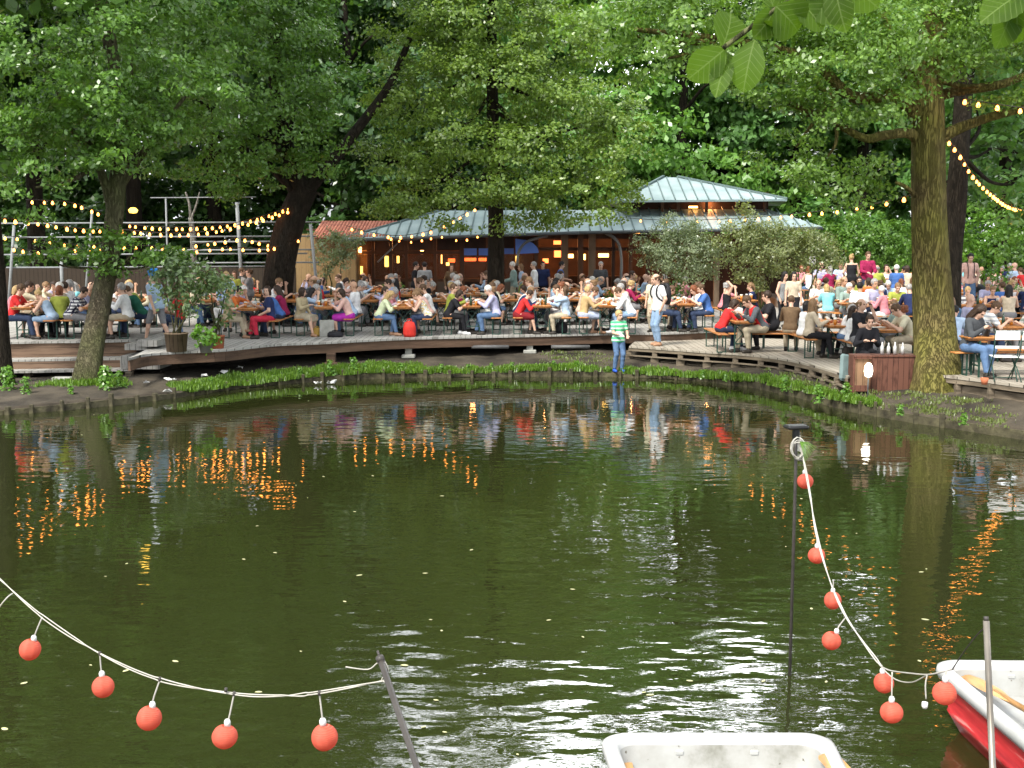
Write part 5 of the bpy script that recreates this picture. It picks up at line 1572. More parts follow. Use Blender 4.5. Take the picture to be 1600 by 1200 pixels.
# left platform
bench_set(34, 28.9, ZL, 'at the far left edge', 
    [D('eat', 'man', 'short', 'brown', 'tshirt', 'red', 'trousers', 'dark jeans', 'man in a bright red T-shirt sitting at the far left, hands to his mouth', dx=.34), 'a', 'a'],
    [D('hunch', 'woman', 'bun', 'blond', 'top', 'light blue', 'shorts', 'light jeans', 'blond woman in a pale blue sleeveless top leaning on the leftmost table', shoes='tan'), 'a', 'a'])
mk_bench((PX(88, 29.3, ZL).x, 29.5, ZL), R(80), 'orange bench set crosswise under the woman in olive green')
person((PX(93, 29.3, ZL).x, 29.4, ZL), FACE['B'] + .3, **D('chat', 'woman', 'bob', 'reddish', 'shirt', 'olive green', 'trousers', 'black', 'woman with reddish hair in an olive green sweater seen from behind'))
person((PX(107, 30.0, ZL).x, 30.2, ZL), FACE['L'], **D('chat', 'man', 'short', 'dark brown', 'shirt', 'white', 'trousers', 'grey', 'dark haired man in a white shirt behind the woman in olive green'))
bench_set(146, 29.0, ZL, 'behind the leaning left trunk', 
    [D('hunch', 'man', 'short', 'dark brown', 'tshirt', 'white', 'trousers', 'grey', 'man in a black and white checked shirt sitting left of the leaning trunk', patt=('checked', (.7, .7, .72), 'checks', (.03, .03, .06), 13), shoes='tan'), 'a', 'a'],
    [D('chat', 'man', 'short', 'grey', 'shirt', 'white', 'shorts', 'beige', 'grey haired man in a white shirt and beige shorts right of the leaning trunk', dx=.1),
     D('hunch', 'man', 'short', 'brown', 'tshirt', 'dark green', 'trousers', 'dark jeans', 'man in a dark green T-shirt hunched over the table right of the leaning trunk', dx=.25), 'a'], ware=4)
wk = person((PX(243, 29.2, ZD).x, 29.4, ZD), FACE['L'] - .5, **D('walk', 'man', 'short', 'light brown', 'tshirt', 'light blue', 'shorts', 'grey', 'person with a bright blue headpiece striding past the tall potted plant', shoes='white'))
ht = link('headpiece', hair('curly'), wk, mats=[cloth('balloon_blue', (.05, .28, .70))]); Jw = skel('walk')
ht.matrix_local = Matrix([[*(Jw['H'][i] * 1.15), Jw['head'][i] + (.07 if i == 2 else 0)] for i in range(3)] + [[0, 0, 0, 1]])
person((PX(258, 31.5, ZD).x, 31.5, ZD), FACE['R'], **D('lap', 'woman', 'long', 'brown', 'tshirt', 'light blue', 'trousers', 'blue jeans', 'woman in a light blue shirt sitting behind the striding person'))
person((PX(280, 31.0, ZD).x, 31.2, ZD), FACE['L'], **D('chat', 'woman', 'bob', 'reddish', 'tshirt', 'red', 'trousers', 'dark jeans', 'woman in a red shirt seen through the tall potted plant'))
person((PX(343, 32.6, ZD).x, 33.6, ZD), FACE['C'], **D('sway', 'woman', 'long', 'blond', 'shirt', 'light blue', 'skirt', 'light blue', 'woman in a denim jacket standing beside the olive shirted woman'))
for px, Y, f, args in ((368, 38.5, 'C', ('stand', 'woman', 'long', 'brown', 'tshirt', 'olive green', 'trousers', 'black', 'woman standing far back in an olive green top left of the leaning dark trunk')),
                       (378, 39.3, 'R', ('stand', 'man', 'short', 'brown', 'tshirt', 'dark grey', 'trousers', 'dark jeans', 'man in dark grey standing far back left of the leaning dark trunk')),
                       (391, 37.5, 'L', ('armsup', 'man', 'short', 'brown', 'tshirt', 'grey', 'trousers', 'grey', 'man in grey with one hand raised to his face near the leaning dark trunk'))):
    q = PX(px, Y, ZD); person((q.x, q.y, ZD), FACE[f], **D(*args), scale=.93)
# main terrace, front row from left to right
bench_set(388, 31.1, ZD, 'near the bright red trousers',
    [D('cross', 'woman', 'bob', 'blond', 'tshirt', 'khaki', 'trousers', 'beige', 'blond woman in khaki with crossed legs at the table of three beers', dx=.05, shoes='tan'), 'a', 'a'],
    [D('turn', 'man', 'bob', 'dark brown', 'tshirt', 'navy', 'trousers', 'red', 'man in a navy T-shirt and bright red trousers on the bench end', rz=.2, dx=-.1, dy=-.1),
     D('hunch', 'man', 'short', 'grey', 'shirt', 'blue', 'trousers', 'dark jeans', 'grey haired man in a blue shirt beside the red trousers'), 'a'], ware=8)
bench_set(506, 31.8, ZD, 'above the pale leaning board',
    [D('turn', 'woman', 'bob', 'dark brown', 'shirt', 'khaki', 'skirt', 'beige', 'woman in a khaki jacket looking toward the pond from the bench', rz=-.5, shoes='tan'), 
     D('chin', 'woman', 'long', 'black', 'tshirt', 'light blue', 'trousers', 'blue jeans', 'black haired woman in light blue beside the khaki jacket'), D('eat', 'man', 'short', 'grey', 'shirt', 'lilac', 'trousers', 'grey', 'man with grey hair and a striped lilac shirt facing the pale pink woman', patt=('lilac_stripes', (.5, .5, .62), 'vertical', (.72, .7, .75), 30))],
    [D('chin', 'woman', 'bob', 'dark brown', 'shirt', 'pale pink', 'skirt', 'magenta', 'woman in a pale pink sweater and magenta skirt on the bench end'),
     D('hunch', 'man', 'balding', 'light brown', 'shirt', 'light blue', 'trousers', 'blue jeans', 'balding man in a pale blue shirt behind the pale pink sweater'), 'a'], ware=8)
mb = MB(); mb.box((0, 0, .22), (.38, .03, .44), bev=.02)
tag(mb.build('board', CONC, loc=PX(511, 31.72, ZD)), 'pale grey board leaning upright against the table legs beside the black bag', 'board')
bench_set(629, 31.9, ZD, 'beside the red backpack',
    [D('hunch', 'woman', 'long', 'blond', 'shirt', 'mint', 'trousers', 'blue jeans', 'blond woman in a cream jacket and jeans left of the red backpack', shoes='tan'),
     D('chat', 'woman', 'ponytail', 'dark brown', 'shirt', 'lilac', 'trousers', 'black', 'dark haired woman in a pale checked shirt behind the cream jacket', patt=('pale_checks', (.6, .62, .72), 'checks', (.55, .35, .42), 22)), 'a'],
    [D('hunch', 'woman', 'ponytail', 'light brown', 'top', 'white', 'trousers', 'dark jeans', 'woman in a white and yellow patterned top right of the red backpack', patt=('floral', (.72, .72, .66), 'floral', (.6, .42, .12), 8), rz=.1), 'a',
     D('eat', 'man', 'short', 'brown', 'shirt', 'white', 'trousers', 'grey', 'man in a white shirt behind the yellow patterned top')], ware=6)
bench_set(737, 32.3, ZD, 'before the linden trunk',
    [D('hunch', 'woman', 'bob', 'dark brown', 'tshirt', 'black', 'trousers', 'black', 'woman dressed all in black on the bench opposite the white haired man', shoes='white'),
     D('chat', 'man', 'short', 'brown', 'shirt', 'olive green', 'trousers', 'grey', 'man in a muted olive shirt beside the woman all in black'), D('hunch', 'man', 'short', 'reddish', 'tshirt', 'magenta', 'trousers', 'dark jeans', 'man in a dark magenta T-shirt hunched over his table')],
    [D('eat', 'man', 'fringe', 'white', 'shirt', 'lilac', 'trousers', 'blue jeans', 'white haired man in a lilac sweater and jeans reading at his table', rz=.05), 'a', 'a'], ware=8)
bench_set(847, 32.4, ZD, 'with the woman in bright red',
    [D('hunch', 'woman', 'short', 'dark brown', 'shirt', 'red', 'skirt', 'dark red', 'woman in a bright red sweater and dark red skirt on the bench end', shoes='dark'),
     D('hunch', 'man', 'short', 'light brown', 'shirt', 'navy', 'trousers', 'dark jeans', 'man in a navy jacket beside the woman in bright red'), D('hunch', 'man', 'short', 'grey', 'shirt', 'white', 'trousers', 'dark jeans', 'man in a white shirt leaning in beyond the navy jacket')],
    [D('drink', 'woman', 'bob', 'brown', 'shirt', 'light blue', 'trousers', 'beige', 'woman in a pale blue blouse and beige trousers facing the bright red sweater', shoes='dark'),
     D('chin', 'man', 'short', 'brown', 'shirt', 'white', 'trousers', 'grey', 'man with his hand at his chin behind the pale blue blouse'), 'a'], ware=8)
bench_set(950, 32.5, ZD, 'behind the boy in green stripes',
    [D('chat', 'woman', 'short', 'blond', 'shirt', 'tan', 'skirt', 'light blue', 'blond woman in a tan jacket and pale skirt left of the boy', rz=.35, shoes='tan'), 
     D('hunch', 'man', 'fringe', 'brown', 'tshirt', 'pale pink', 'trousers', 'grey', 'man with brown fringe in a pale T-shirt bent over the table behind the tan jacket'), 'a'],
    [D('hunch', 'man', 'short', 'brown', 'shirt', 'white', 'trousers', 'light jeans', 'man in a white shirt and light jeans leaning in to the right of the boy', shoes='white'), 'a', 'a'], ware=8)
bench_set(1072, 33.3, ZD, 'right of the black backpack',
    [D('chat', 'man', 'short', 'black', 'tshirt', 'white', 'trousers', 'dark jeans', 'dark haired man in a white T-shirt just right of the black backpack', dx=.0), 
     D('hunch', 'man', 'short', 'brown', 'tshirt', 'pink', 'trousers', 'grey', 'man in a pink T-shirt leaning on his table right of the backpack'), 'a'],
    [D('eat', 'man', 'short', 'brown', 'tshirt', 'blue', 'trousers', 'dark jeans', 'man in a plain blue T-shirt on the bench before the left grey bush'), 'a', 'a'], ware=8)
q = PX(1143, 35.4, ZD)
mk_table((q.x + .5, q.y + 1.1, ZD), 0, 'orange topped table right of the woman with raised arms')
tableware((q.x + .5, q.y + 1.1, ZD), 0, 'on the table right of the woman with raised arms', 5)
mk_bench((q.x - .1, q.y + 1.1, ZD), 0, 'orange bench under the woman in white trousers with raised arms')
person((q.x - .1, q.y + .3, ZD), FACE['R'] + .2, **D('hairup', 'woman', 'curly', 'grey', 'top', 'black', 'trousers', 'white', 'woman in a black top and white trousers with both arms raised to her hair'))
person((q.x - .1, q.y + 1.1, ZD), FACE['R'], **D('chin', 'woman', 'bob', 'brown', 'tshirt', 'pink', 'trousers', 'black', 'woman in pink with a hand to her face beside the raised arms'))
person((PX(1183, 35.5, ZD).x, 36.0, ZD), FACE['L'], **D('chat', 'woman', 'ponytail', 'light brown', 'shirt', 'navy', 'trousers', 'dark jeans', 'woman with tied hair in navy sitting behind the red and grey jacket'))
# second and third rows on the main terrace
rows = [(322, 35.3, 'second row behind the denim jacket'), (455, 35.3, 'second row behind the khaki jacket'), (578, 35.4, 'second row left of the cream jacket'), (688, 35.6, 'second row left of the linden trunk'),
        (800, 35.9, 'second row right of the linden trunk'), (900, 36.0, 'second row behind the pale blue blouse'), (1010, 36.6, 'second row behind the black backpack'),
        (520, 38.6, 'third row before the ochre house'), (635, 38.8, 'third row behind the cream jacket'), (845, 39.2, 'third row behind the bright red sweater'), (955, 39.4, 'third row behind the striped boy'),
        (400, 38.7, 'third row behind the denim jacket'), (740, 39.0, 'third row behind the linden trunk'), (1045, 39.9, 'third row left of the grey bushes'),
        (500, 42.0, 'back row before the ochre house'), (590, 42.2, 'back row before the glass wall'), (735, 42.4, 'back row below the blue panels'), (900, 42.6, 'back row before the tilted blue panel'), (1015, 42.8, 'back row left of the grey bushes'),
        (200, 34.6, 'second row left of the oleander'), (90, 34.6, 'second row at the left edge')]
for px, Yf, wh in rows:
    far_ = Yf > 41
    bench_set(px, Yf, ZD if px > 210 else ZD + .003, wh, ['a', 'a', 'a' if not far_ else None], ['a', 'a', 'a' if not far_ else None], ware=4 if not far_ else 2)
for px, Y, f, args in ((649, 43.0, 'R', ('stand', 'man', 'short', 'black', 'tshirt', 'black', 'trousers', 'dark jeans', 'man in a black T-shirt standing beside the one in a grey T-shirt at the pavilion')),
                       (664, 42.6, 'B', ('stand', 'man', 'short', 'black', 'tshirt', 'grey', 'trousers', 'dark jeans', 'man in a grey T-shirt and dark jeans standing with his back turned at the pavilion')),
                       (803, 43.2, 'L', ('hold', 'man', 'fringe', 'white', 'shirt', 'sage', 'trousers', 'beige', 'white haired man in a sage jacket standing right of the linden trunk')),
                       (816, 44.0, 'L', ('sway', 'woman', 'bob', 'light brown', 'tshirt', 'light blue', 'trousers', 'black', 'woman in a blue floral shirt standing between two men at the pavilion')),
                       (835, 43.4, 'L', ('stand', 'man', 'short', 'grey', 'shirt', 'white', 'trousers', 'grey', 'grey haired man in a white shirt standing at the pavilion')),
                       (848, 44.3, 'C', ('stand', 'man', 'short', 'black', 'tshirt', 'navy', 'trousers', 'black', 'man in navy standing beneath the red lamp of the pavilion')),
                       (875, 44.0, 'R', ('hold', 'man', 'short', 'black', 'tshirt', 'blue', 'trousers', 'dark jeans', 'man in blue standing at the thick pavilion posts')),
                       (938, 43.6, 'C', ('stand', 'man', 'short', 'grey', 'tshirt', 'dark grey', 'trousers', 'black', 'grey haired man in dark grey standing before the bar')),
                       (706, 44.2, 'C', ('sway', 'woman', 'long', 'brown', 'shirt', 'brown', 'trousers', 'black', 'woman in brown standing close to the glass front left of the linden trunk'))):
    q = PX(px, Y, ZD); person((q.x, q.y, ZD), FACE[f], **D(*args), scale=1.0)
# the boy and the man with the backpack
q = P(966, 570, z=.30)
boy = person((q.x, q.y, gh(q.x, q.y)), 0.35, **D('boy', 'man', 'fringe', 'blond', 'tshirt', 'white', 'trousers', 'blue jeans', 'blond boy in a green and white striped T-shirt standing on the bank', shoes='blue', patt=('green_stripes', (.08, .48, .22), 'stripes', (.55, .68, .60), 9)), scale=.87)
mb = MB(); mb.box((0, 0, 0), (.16, .20, .012), rz=.3, bev=.004)
o = mb.build('booklet', noisy('booklet_paper', (.5, .52, .5), .2, 20, .6)); o.location = (q.x + .02, q.y - .34, gh(q.x, q.y) + .96); o.rotation_euler = (.7, .25, .6)
tag(o, 'small pale booklet held by the boy in green stripes', 'booklet')
q = P(1028, 540, z=ZS); q.z = ZS
bm_ = person(q, -1.15, **D('pocket', 'man', 'balding', 'brown', 'tshirt', 'white', 'trousers', 'light jeans', 'balding man in a white shirt and light jeans wearing a black backpack', shoes='tan'), scale=1.07)
mb = MB()
vs = []
prof = [(0, .02, .0), (.10, .13, .03), (.16, .16, .25), (.15, .15, .42), (.08, .10, .50), (0, .02, .51)]
mb.lathe([(.001, 0), (.12, .01), (.155, .08), (.16, .26), (.14, .40), (.08, .48), (.001, .50)], n=16, M=Matrix.Diagonal((1, .68, 1, 1)))
o = mb.mesh('backpack', noisy('backpack_black', (.015, .015, .018), .4, 8, .7))
bp_ = link('backpack', o, bm_, (0, .21, .98)); 
mb = MB()
mb.tube(curve_pts([(-.10, .14, 1.42), (-.12, .03, 1.475), (-.125, -.12, 1.40), (-.14, -.13, 1.2), (-.16, .05, 1.05), (-.12, .15, 1.02)], 4), .018, 6); mb.build('strap', noisy('backpack_black', (0, 0, 0)), bm_)
mb = MB(); mb.tube(curve_pts([(.10, .14, 1.42), (.12, .03, 1.475), (.125, -.12, 1.40), (.14, -.13, 1.2), (.16, .05, 1.05), (.12, .15, 1.02)], 4), .018, 6); mb.build('strap', noisy('backpack_black', (0, 0, 0)), bm_)
q = PX(1020, 33.4, ZD); person((q.x, q.y, ZD), -.6, **D('stand', 'woman', 'bob', 'light brown', 'tshirt', 'cream', 'trousers', 'beige', 'woman in cream trousers standing behind the man with the backpack'), scale=.93)
# lower right terrace
x0 = PX(1168, 29.3, ZS).x
mk_table((x0 - .05, 30.5, ZS), 0, 'orange topped table of the red and grey jacket man')
tableware((x0 - .05, 30.5, ZS), 0, 'on the table of the red and grey jacket man', 3)
mk_bench((x0 - .55, 30.6, ZS), 0, 'orange bench under the woman in a red T-shirt'); mk_bench((x0 + .75, 29.9, ZS), R(90), 'orange bench under the red and grey jacket, turned sideways')
mk_bench((x0 + 1.5, 30.6, ZS), R(70), 'orange bench with the bag, right of the brown jacket')
person((x0 - .5, 30.2, ZS), FACE['R'] + .2, **D('hunch', 'woman', 'bob', 'dark brown', 'tshirt', 'red', 'trousers', 'dark jeans', 'woman in a red T-shirt leaning on the table left of the red and grey jacket', shoes='white'), scale=1.08)
person((x0 + .42, 29.8, ZS), FACE['L'] + .3, **D('hunch', 'man', 'short', 'brown', 'shirt', 'dark grey', 'trousers', 'beige', 'man in a red and grey jacket and beige trousers on the sideways bench', patt=('red_grey', (.09, .10, .11), 'vertical', (.60, .03, .03), 3.0)), scale=1.12)
person((x0 + .85, 30.6, ZS), FACE['L'], **D('chat', 'man', 'short', 'dark brown', 'tshirt', 'black', 'trousers', 'black', 'man in a black T-shirt sitting between the grey red jacket and the brown jacket'), scale=1.1)
person((x0 + 1.12, 29.85, ZS), FACE['B'] - .3, **D('eat', 'woman', 'short', 'brown', 'shirt', 'brown', 'trousers', 'khaki' if False else 'beige', 'person in a brown jacket seen from behind on the sideways bench'), scale=1.1)
for px, Y, args in ((1222, 34.6, ('sway', 'woman', 'long', 'black', 'top', 'grey', 'trousers', 'black', 'black haired woman in a grey patterned top standing beside the one in beige')),
                    (1238, 34.2, ('stand', 'woman', 'bob', 'black', 'tshirt', 'beige', 'skirt', 'black', 'smiling black haired woman in a beige T-shirt standing behind the brown jacket'))):
    q = PX(px, Y, ZD); person((q.x, q.y, ZD), FACE['C'] + (.5 if px < 1230 else -.1), **D(*args), scale=.98)
# tables turned sideways behind them
def side_set(px, Y, z, where, near=None, far_=None, ware=5, table=True):
    x = PX(px, Y, z).x
    mk_table((x, Y, z), R(90), f'orange topped table {where}'); tableware((x, Y, z), R(90), f'on the table {where}', ware)
    for nm, s, lst in (('near', -1, near), ('far', 1, far_)):
        mk_bench((x, Y + s * .64, z), R(90), f'narrow orange bench on the {nm} side of the table {where}')
        for k, e in enumerate(lst or ['a'] * 3):
            if e is None: continue
            xx = x - .72 + k * .70; f = FACE['B'] if s < 0 else FACE['C']
            if e == 'a': auto_person((xx, Y + s * .64, z), f, where, where, f', {nm} side', rzj=.5)
            else:
                e = dict(e); person((xx + e.pop('dx', 0), Y + s * .64, z), f + e.pop('rz', 0), **e)
side_set(1285, 35.6, ZD, 'of the turquoise shirts',
    [D('hunch', 'man', 'bald', 'grey', 'tshirt', 'white', 'trousers', 'light jeans', 'bald man in a white T-shirt bending at the left end of the turquoise table', rz=1.0),
     D('eat', 'woman', 'bob', 'blond', 'tshirt', 'turquoise', 'trousers', 'white', 'blond woman in a turquoise T-shirt seen from behind', ), D('chat', 'man', 'short', 'brown', 'tshirt', 'white', 'trousers', 'light jeans', 'man in a white T-shirt with print seen from behind beside the turquoise woman')],
    ['a', 'a', 'a'])
x0 = PX(1312, 28.6, ZS).x
bench_set(1312, 28.0, ZS, 'left behind the plank box',
    [D('turn', 'woman', 'long', 'light brown', 'shirt', 'beige', 'trousers', 'black', 'laughing woman with long light hair in a beige sweater', scale=1.08), 'a', None],
    [D('hunch', 'woman', 'bob', 'light brown', 'shirt', 'pink', 'trousers', 'white', 'woman in a pink checked shirt and white trousers facing the beige sweater', patt=('pink_checks', (.62, .20, .24), 'checks', (.7, .45, .45), 24), scale=1.08), 'a', None], ware=5)
bench_set(1392, 26.6, ZS, 'left of the mossy trunk',
    [D('drink', 'man', 'balding', 'light brown', 'tshirt', 'black', 'trousers', 'grey', 'balding man in a black T-shirt drinking from a glass left of the mossy trunk', rz=-.9, scale=1.08), 'a', 'a'],
    [D('hunch', 'man', 'short', 'brown', 'tshirt', 'cream', 'trousers', 'khaki' if False else 'beige', 'man in a cream T-shirt leaning on his table against the mossy trunk', rz=.1, dx=-.1, scale=1.08), D('chat', 'woman', 'curly', 'reddish', 'top', 'olive green', 'trousers', 'black', 'curly haired woman in a dark olive top beside the cream T-shirt'), 'a'], ware=5)
side_set(1372, 33.9, ZD, 'of the white haired couple',
    ['a', D('chat', 'woman', 'short', 'white', 'shirt', 'pink', 'trousers', 'white', 'white haired woman in a pale pink cardigan at the middle tables', rz=.9), D('eat', 'man', 'short', 'grey', 'shirt', 'navy', 'trousers', 'dark jeans', 'grey haired man in a navy jacket seen from behind near the mossy trunk')],
    [D('eat', 'man', 'short', 'white', 'tshirt', 'sage', 'trousers', 'grey', 'white haired man in a sage green shirt at the middle tables'), 'a', 'a'])
side_set(1315, 38.8, ZD, 'under the hedge, left part')
side_set(1400, 38.0, ZD, 'under the hedge, right part')
side_set(1360, 42.8, ZU, 'on gravel before the hedge')
side_set(1440, 43.5, ZU, 'on gravel behind the mossy trunk')
side_set(1290, 43.6, ZU, 'on gravel behind the turquoise shirts')
for px, Y, z, f, args in ((1329, 40.6, ZU, 'B', ('sway', 'woman', 'bun', 'blond', 'top', 'black', 'skirt', 'black', 'blond woman with bare shoulders in a black top standing before the hedge')),
                          (1353, 40.5, ZU, 'C', ('hold', 'man', 'short', 'brown', 'shirt', 'magenta', 'trousers', 'dark jeans', 'man in a dark magenta shirt standing with a plate before the hedge')),
                          (1512, 37.5, ZU, 'C', ('pocket', 'man', 'short', 'black', 'shirt', 'pale pink', 'trousers', 'blue jeans', 'man in a pink shirt with dark suspenders standing right of the mossy trunk'))):
    q = PX(px, Y, z); pp_ = person((q.x, q.y, z if Y > 40.4 else ZD + .0), FACE[f], **D(*args), scale=1.04)
    if px == 1512:
        pp_.location.z = ZU - .02
        for s in (-1, 1):
            mb = MB(); mb.tube(curve_pts([(s * .09, -.14, 1.0), (s * .09, -.15, 1.25), (s * .10, -.07, 1.46), (s * .09, .08, 1.40), (s * .05, .13, 1.1)], 4), .012, 5)
            mb.build('suspender', noisy('backpack_black', (0, 0, 0)), pp_)
mb = MB(); q = PX(1512, 37.5, 0); mb.prism([(q.x - .8, 36.9), (q.x + .8, 36.9), (q.x + .8, 39), (q.x - .8, 39)], ZD + .003, ZU - .02)
tag(mb.build('platform', DK2), 'low wooden platform under the man in suspenders', 'platform')
side_set(1475, 40.0, ZD, 'right behind the mossy trunk')
side_set(1590, 35.3, ZD, 'beside the tanned man')
side_set(1560, 38.5, ZD, 'behind the striped shirts')
side_set(1545, 43.0, ZU, 'on gravel right of the suspenders')
side_set(1620, 42.4, ZU, 'on gravel at the right edge')
side_set(1520, 33.0, ZD, 'of the tanned beige shirted man',
    ['a', None, 'a'], [D('read', 'man', 'balding', 'light brown', 'tshirt', 'beige', 'trousers', 'beige', 'tanned balding man in a beige shirt looking down at his table', skin='tan', dx=-.1), D('eat', 'woman', 'short', 'blond', 'shirt', 'grey', 'trousers', 'grey', 'blond person in a grey striped top beside the beige shirt', patt=('grey_stripes', (.55, .55, .55), 'stripes', (.1, .1, .12), 9)), 'a'])
bench_set(1580, 26.2, ZR, 'of the two striped shirts',
    [D('hunch', 'man', 'short', 'brown', 'tshirt', 'white', 'trousers', 'dark jeans', 'man in a white T-shirt with thin grey stripes leaning on his table', patt=('thin_stripes', (.72, .72, .70), 'stripes', (.35, .38, .42), 12), scale=1.05), 'a', None],
    [D('chat', 'man', 'short', 'dark brown', 'tshirt', 'white', 'trousers', 'grey', 'man in a broad striped T-shirt at the right frame edge', patt=('broad_stripes', (.74, .74, .70), 'stripes', (.28, .34, .30), 7), dx=-.05), None, None], ware=4)
q = PX(1488, 28.5, ZR); person((q.x, q.y, ZR), FACE['B'], **D('eat', 'woman', 'bob', 'light brown', 'shirt', 'denim blue', 'trousers', 'blue jeans', 'woman in a denim jacket seen from behind right of the mossy trunk'), scale=1.05)
q = PX(1486, 25.6, ZR); person((q.x, q.y, ZR), FACE['B'] - .4, **D('hunch', 'man', 'short', 'black', 'tshirt', 'light blue', 'trousers', 'dark jeans', 'dark haired person in pale blue half hidden by the mossy trunk'), scale=1.0)
mk_bench((PX(1487, 25.2, ZR).x + .1, 25.6, ZR), R(0), 'orange bench end sticking out right of the mossy trunk')
mk_bench((PX(1487, 28.5, ZR).x + .1, 28.5, ZR), R(90), 'orange bench under the denim jacket')
# woman with the phone, her table and the white chairs
q = PX(1512, 23.7, ZR)
ph = person((q.x, q.y, ZR), .55, **D('read', 'woman', 'long', 'dark brown', 'shirt', 'dark grey', 'trousers', 'blue jeans', 'woman with long dark hair, grey cardigan and jeans looking at her phone', shoes='dark'), scale=1.14)
mk_bench((q.x + .80, q.y + .12, ZR), R(94), 'orange bench under the woman with the phone')
mb = MB(); mb.box((0, 0, 0), (.075, .15, .01), bev=.003); o = mb.build('phone', noisy('phone_black', (.02, .02, .025), .1, 5, .2)); o.location = (q.x + .23, q.y - .38, ZR + 1.02); o.rotation_euler = (.6, 0, .5)
tag(o, 'dark phone held by the woman in the grey cardigan', 'phone')
x1 = PX(1602, 23.3, ZR).x
mk_table((x1, 23.6, ZR), R(90), 'long orange table before the woman with the phone')
mk_bench((x1 + .2, 24.3, ZR), R(90), 'orange bench behind the table of the white chairs')
def chair(loc, rz, label):
    r_ = empty('folding_chair', loc, rz); tag(r_, label, 'chair', 'white folding chairs')
    W_ = noisy('white_slats', (.72, .72, .70), .1, 6, .5)
    mb = MB()
    for k in range(5): mb.box((0, -.17 + k * .085, .45), (.42, .068, .018), bev=.004)
    mb.build('seat', W_, r_)
    mb = MB(); mb.box((0, .26, .86), (.44, .02, .17), bev=.006); mb.box((0, .245, .64), (.42, .015, .05), bev=.004); mb.build('backrest', W_, r_)
    for s in (-1, 1):
        mb = MB(); mb.tube([(s * .22, -.24, .01), (s * .215, .0, .30), (s * .21, .16, .5), (s * .22, .27, .94)], .012, 6); mb.build('leg', GST, r_)
        mb = MB(); mb.tube([(s * .20, .26, .01), (s * .20, .05, .25), (s * .20, -.20, .44)], .012, 6); mb.build('leg', GST, r_)
    mb = MB(); mb.tube([(-.2, .2, .08), (.2, .2, .08)], .008, 5); mb.tube([(-.2, .24, .8), (.2, .24, .8)], .008, 5); mb.build('stretcher', GST, r_)
q = PX(1566, 22.9, ZR); chair((q.x, q.y, ZR), R(172), 'white slatted folding chair at the right, the left one of two')
q = PX(1598, 22.8, ZR); chair((q.x + .05, q.y, ZR), R(183), 'white slatted folding chair cut by the right frame edge')
tag(link('flower_pot', cdl, None, PX(1538, 22.25, ZR)), 'small terracotta pot at the terrace edge by the white chairs', 'pot').scale = (1.7, 1.7, 1.7)
# woman behind the plank box
q = P(1352, 575, Y=25.4); q = Vector((q.x, 25.5, .50))
person(q, .15, **D('crate', 'woman', 'bun', 'dark brown', 'shirt', 'black', 'trousers', 'black', 'dark haired woman in a black shirt resting her arms on the plank box'), scale=1.08)

# plank box with lamp
pb = empty('plank_box', PX(1385, 24.35, gh(6.9, 24.3) + .02)); tag(pb, 'dark red brown plank box standing on the bank left of the mossy trunk', 'box')
PB = planks('box_planks', (.045, .018, .012), (.12, .052, .035), .105, 'X', gap=.06); PB2 = planks('box_planks_light', (.10, .055, .03), (.20, .12, .07), .12, 'X', gap=.06)
mb = MB(); mb.box((.16, 0, .37), (.97, .04, .74)); mb.box((.16, .35, .37), (.97, .04, .74)); mb.build('side', PB, pb)
mb = MB(); mb.box((-.48, .04, .45), (.32, .03, .54)); mb.build('door', PB2, pb)
mb = MB(); mb.box((-.48, .02, .12), (.34, .03, .12)); mb.box((-.655, .18, .38), (.04, .36, .76)); mb.box((.655, .18, .37), (.03, .36, .74)); mb.box((-.48, .0, .735), (.34, .06, .05)); mb.build('frame', PB, pb)
mb = MB(); mb.box((0.0, .18, .765), (1.34, .44, .03)); mb.build('lid', PB, pb)
tb = empty('box_lamp', PX(1355.5, 24.1, gh(6.9, 24.0))); tag(tb, 'lit white lamp on a thin stake in front of the plank box', 'lamp')
mb = MB(); mb.tube([(0, 0, -.05), (0, 0, .46)], .012, 6); mb.build('stake', noisy('gutter_metal', (0, 0, 0)), tb)
mb = MB(); mb.lathe([(0, .44), (.06, .46), (.085, .56), (.075, .66), (.04, .72), (0, .73)], n=14); mb.build('lamp_shade', emis('white_lamp', (1, .93, .75), 3.0), tb)
mb = MB(); mb.box((0, 0, .28), (.34, .10, .56), bev=.05); o = mb.build('folded_board', noisy('teal_fabric', (.12, .17, .17), .2, 6, .7), loc=PX(1322, 24.7, .52)); o.rotation_euler = (-.25, .2, .3)
tag(o, 'grey green folded bag leaning against the left side of the plank box', 'bag')
for k, (px, h, m_) in enumerate(((1378, .34, GLASS), (1388, .3, GLASS), (1398, .34, GLASS), (1410, .26, GLASS))):
    o = link('bottle', bo, None, PX(px, 24.5, .02 + gh(6.9, 24.3) + .79)); o.scale = (1, 1, .9 - .05 * (k % 2)); o.material_slots[0].link = 'OBJECT'; o.material_slots[0].material = GLASS
    tag(o, ['first', 'second', 'third', 'fourth'][k] + ' clear bottle from the left on top of the plank box', 'bottle')
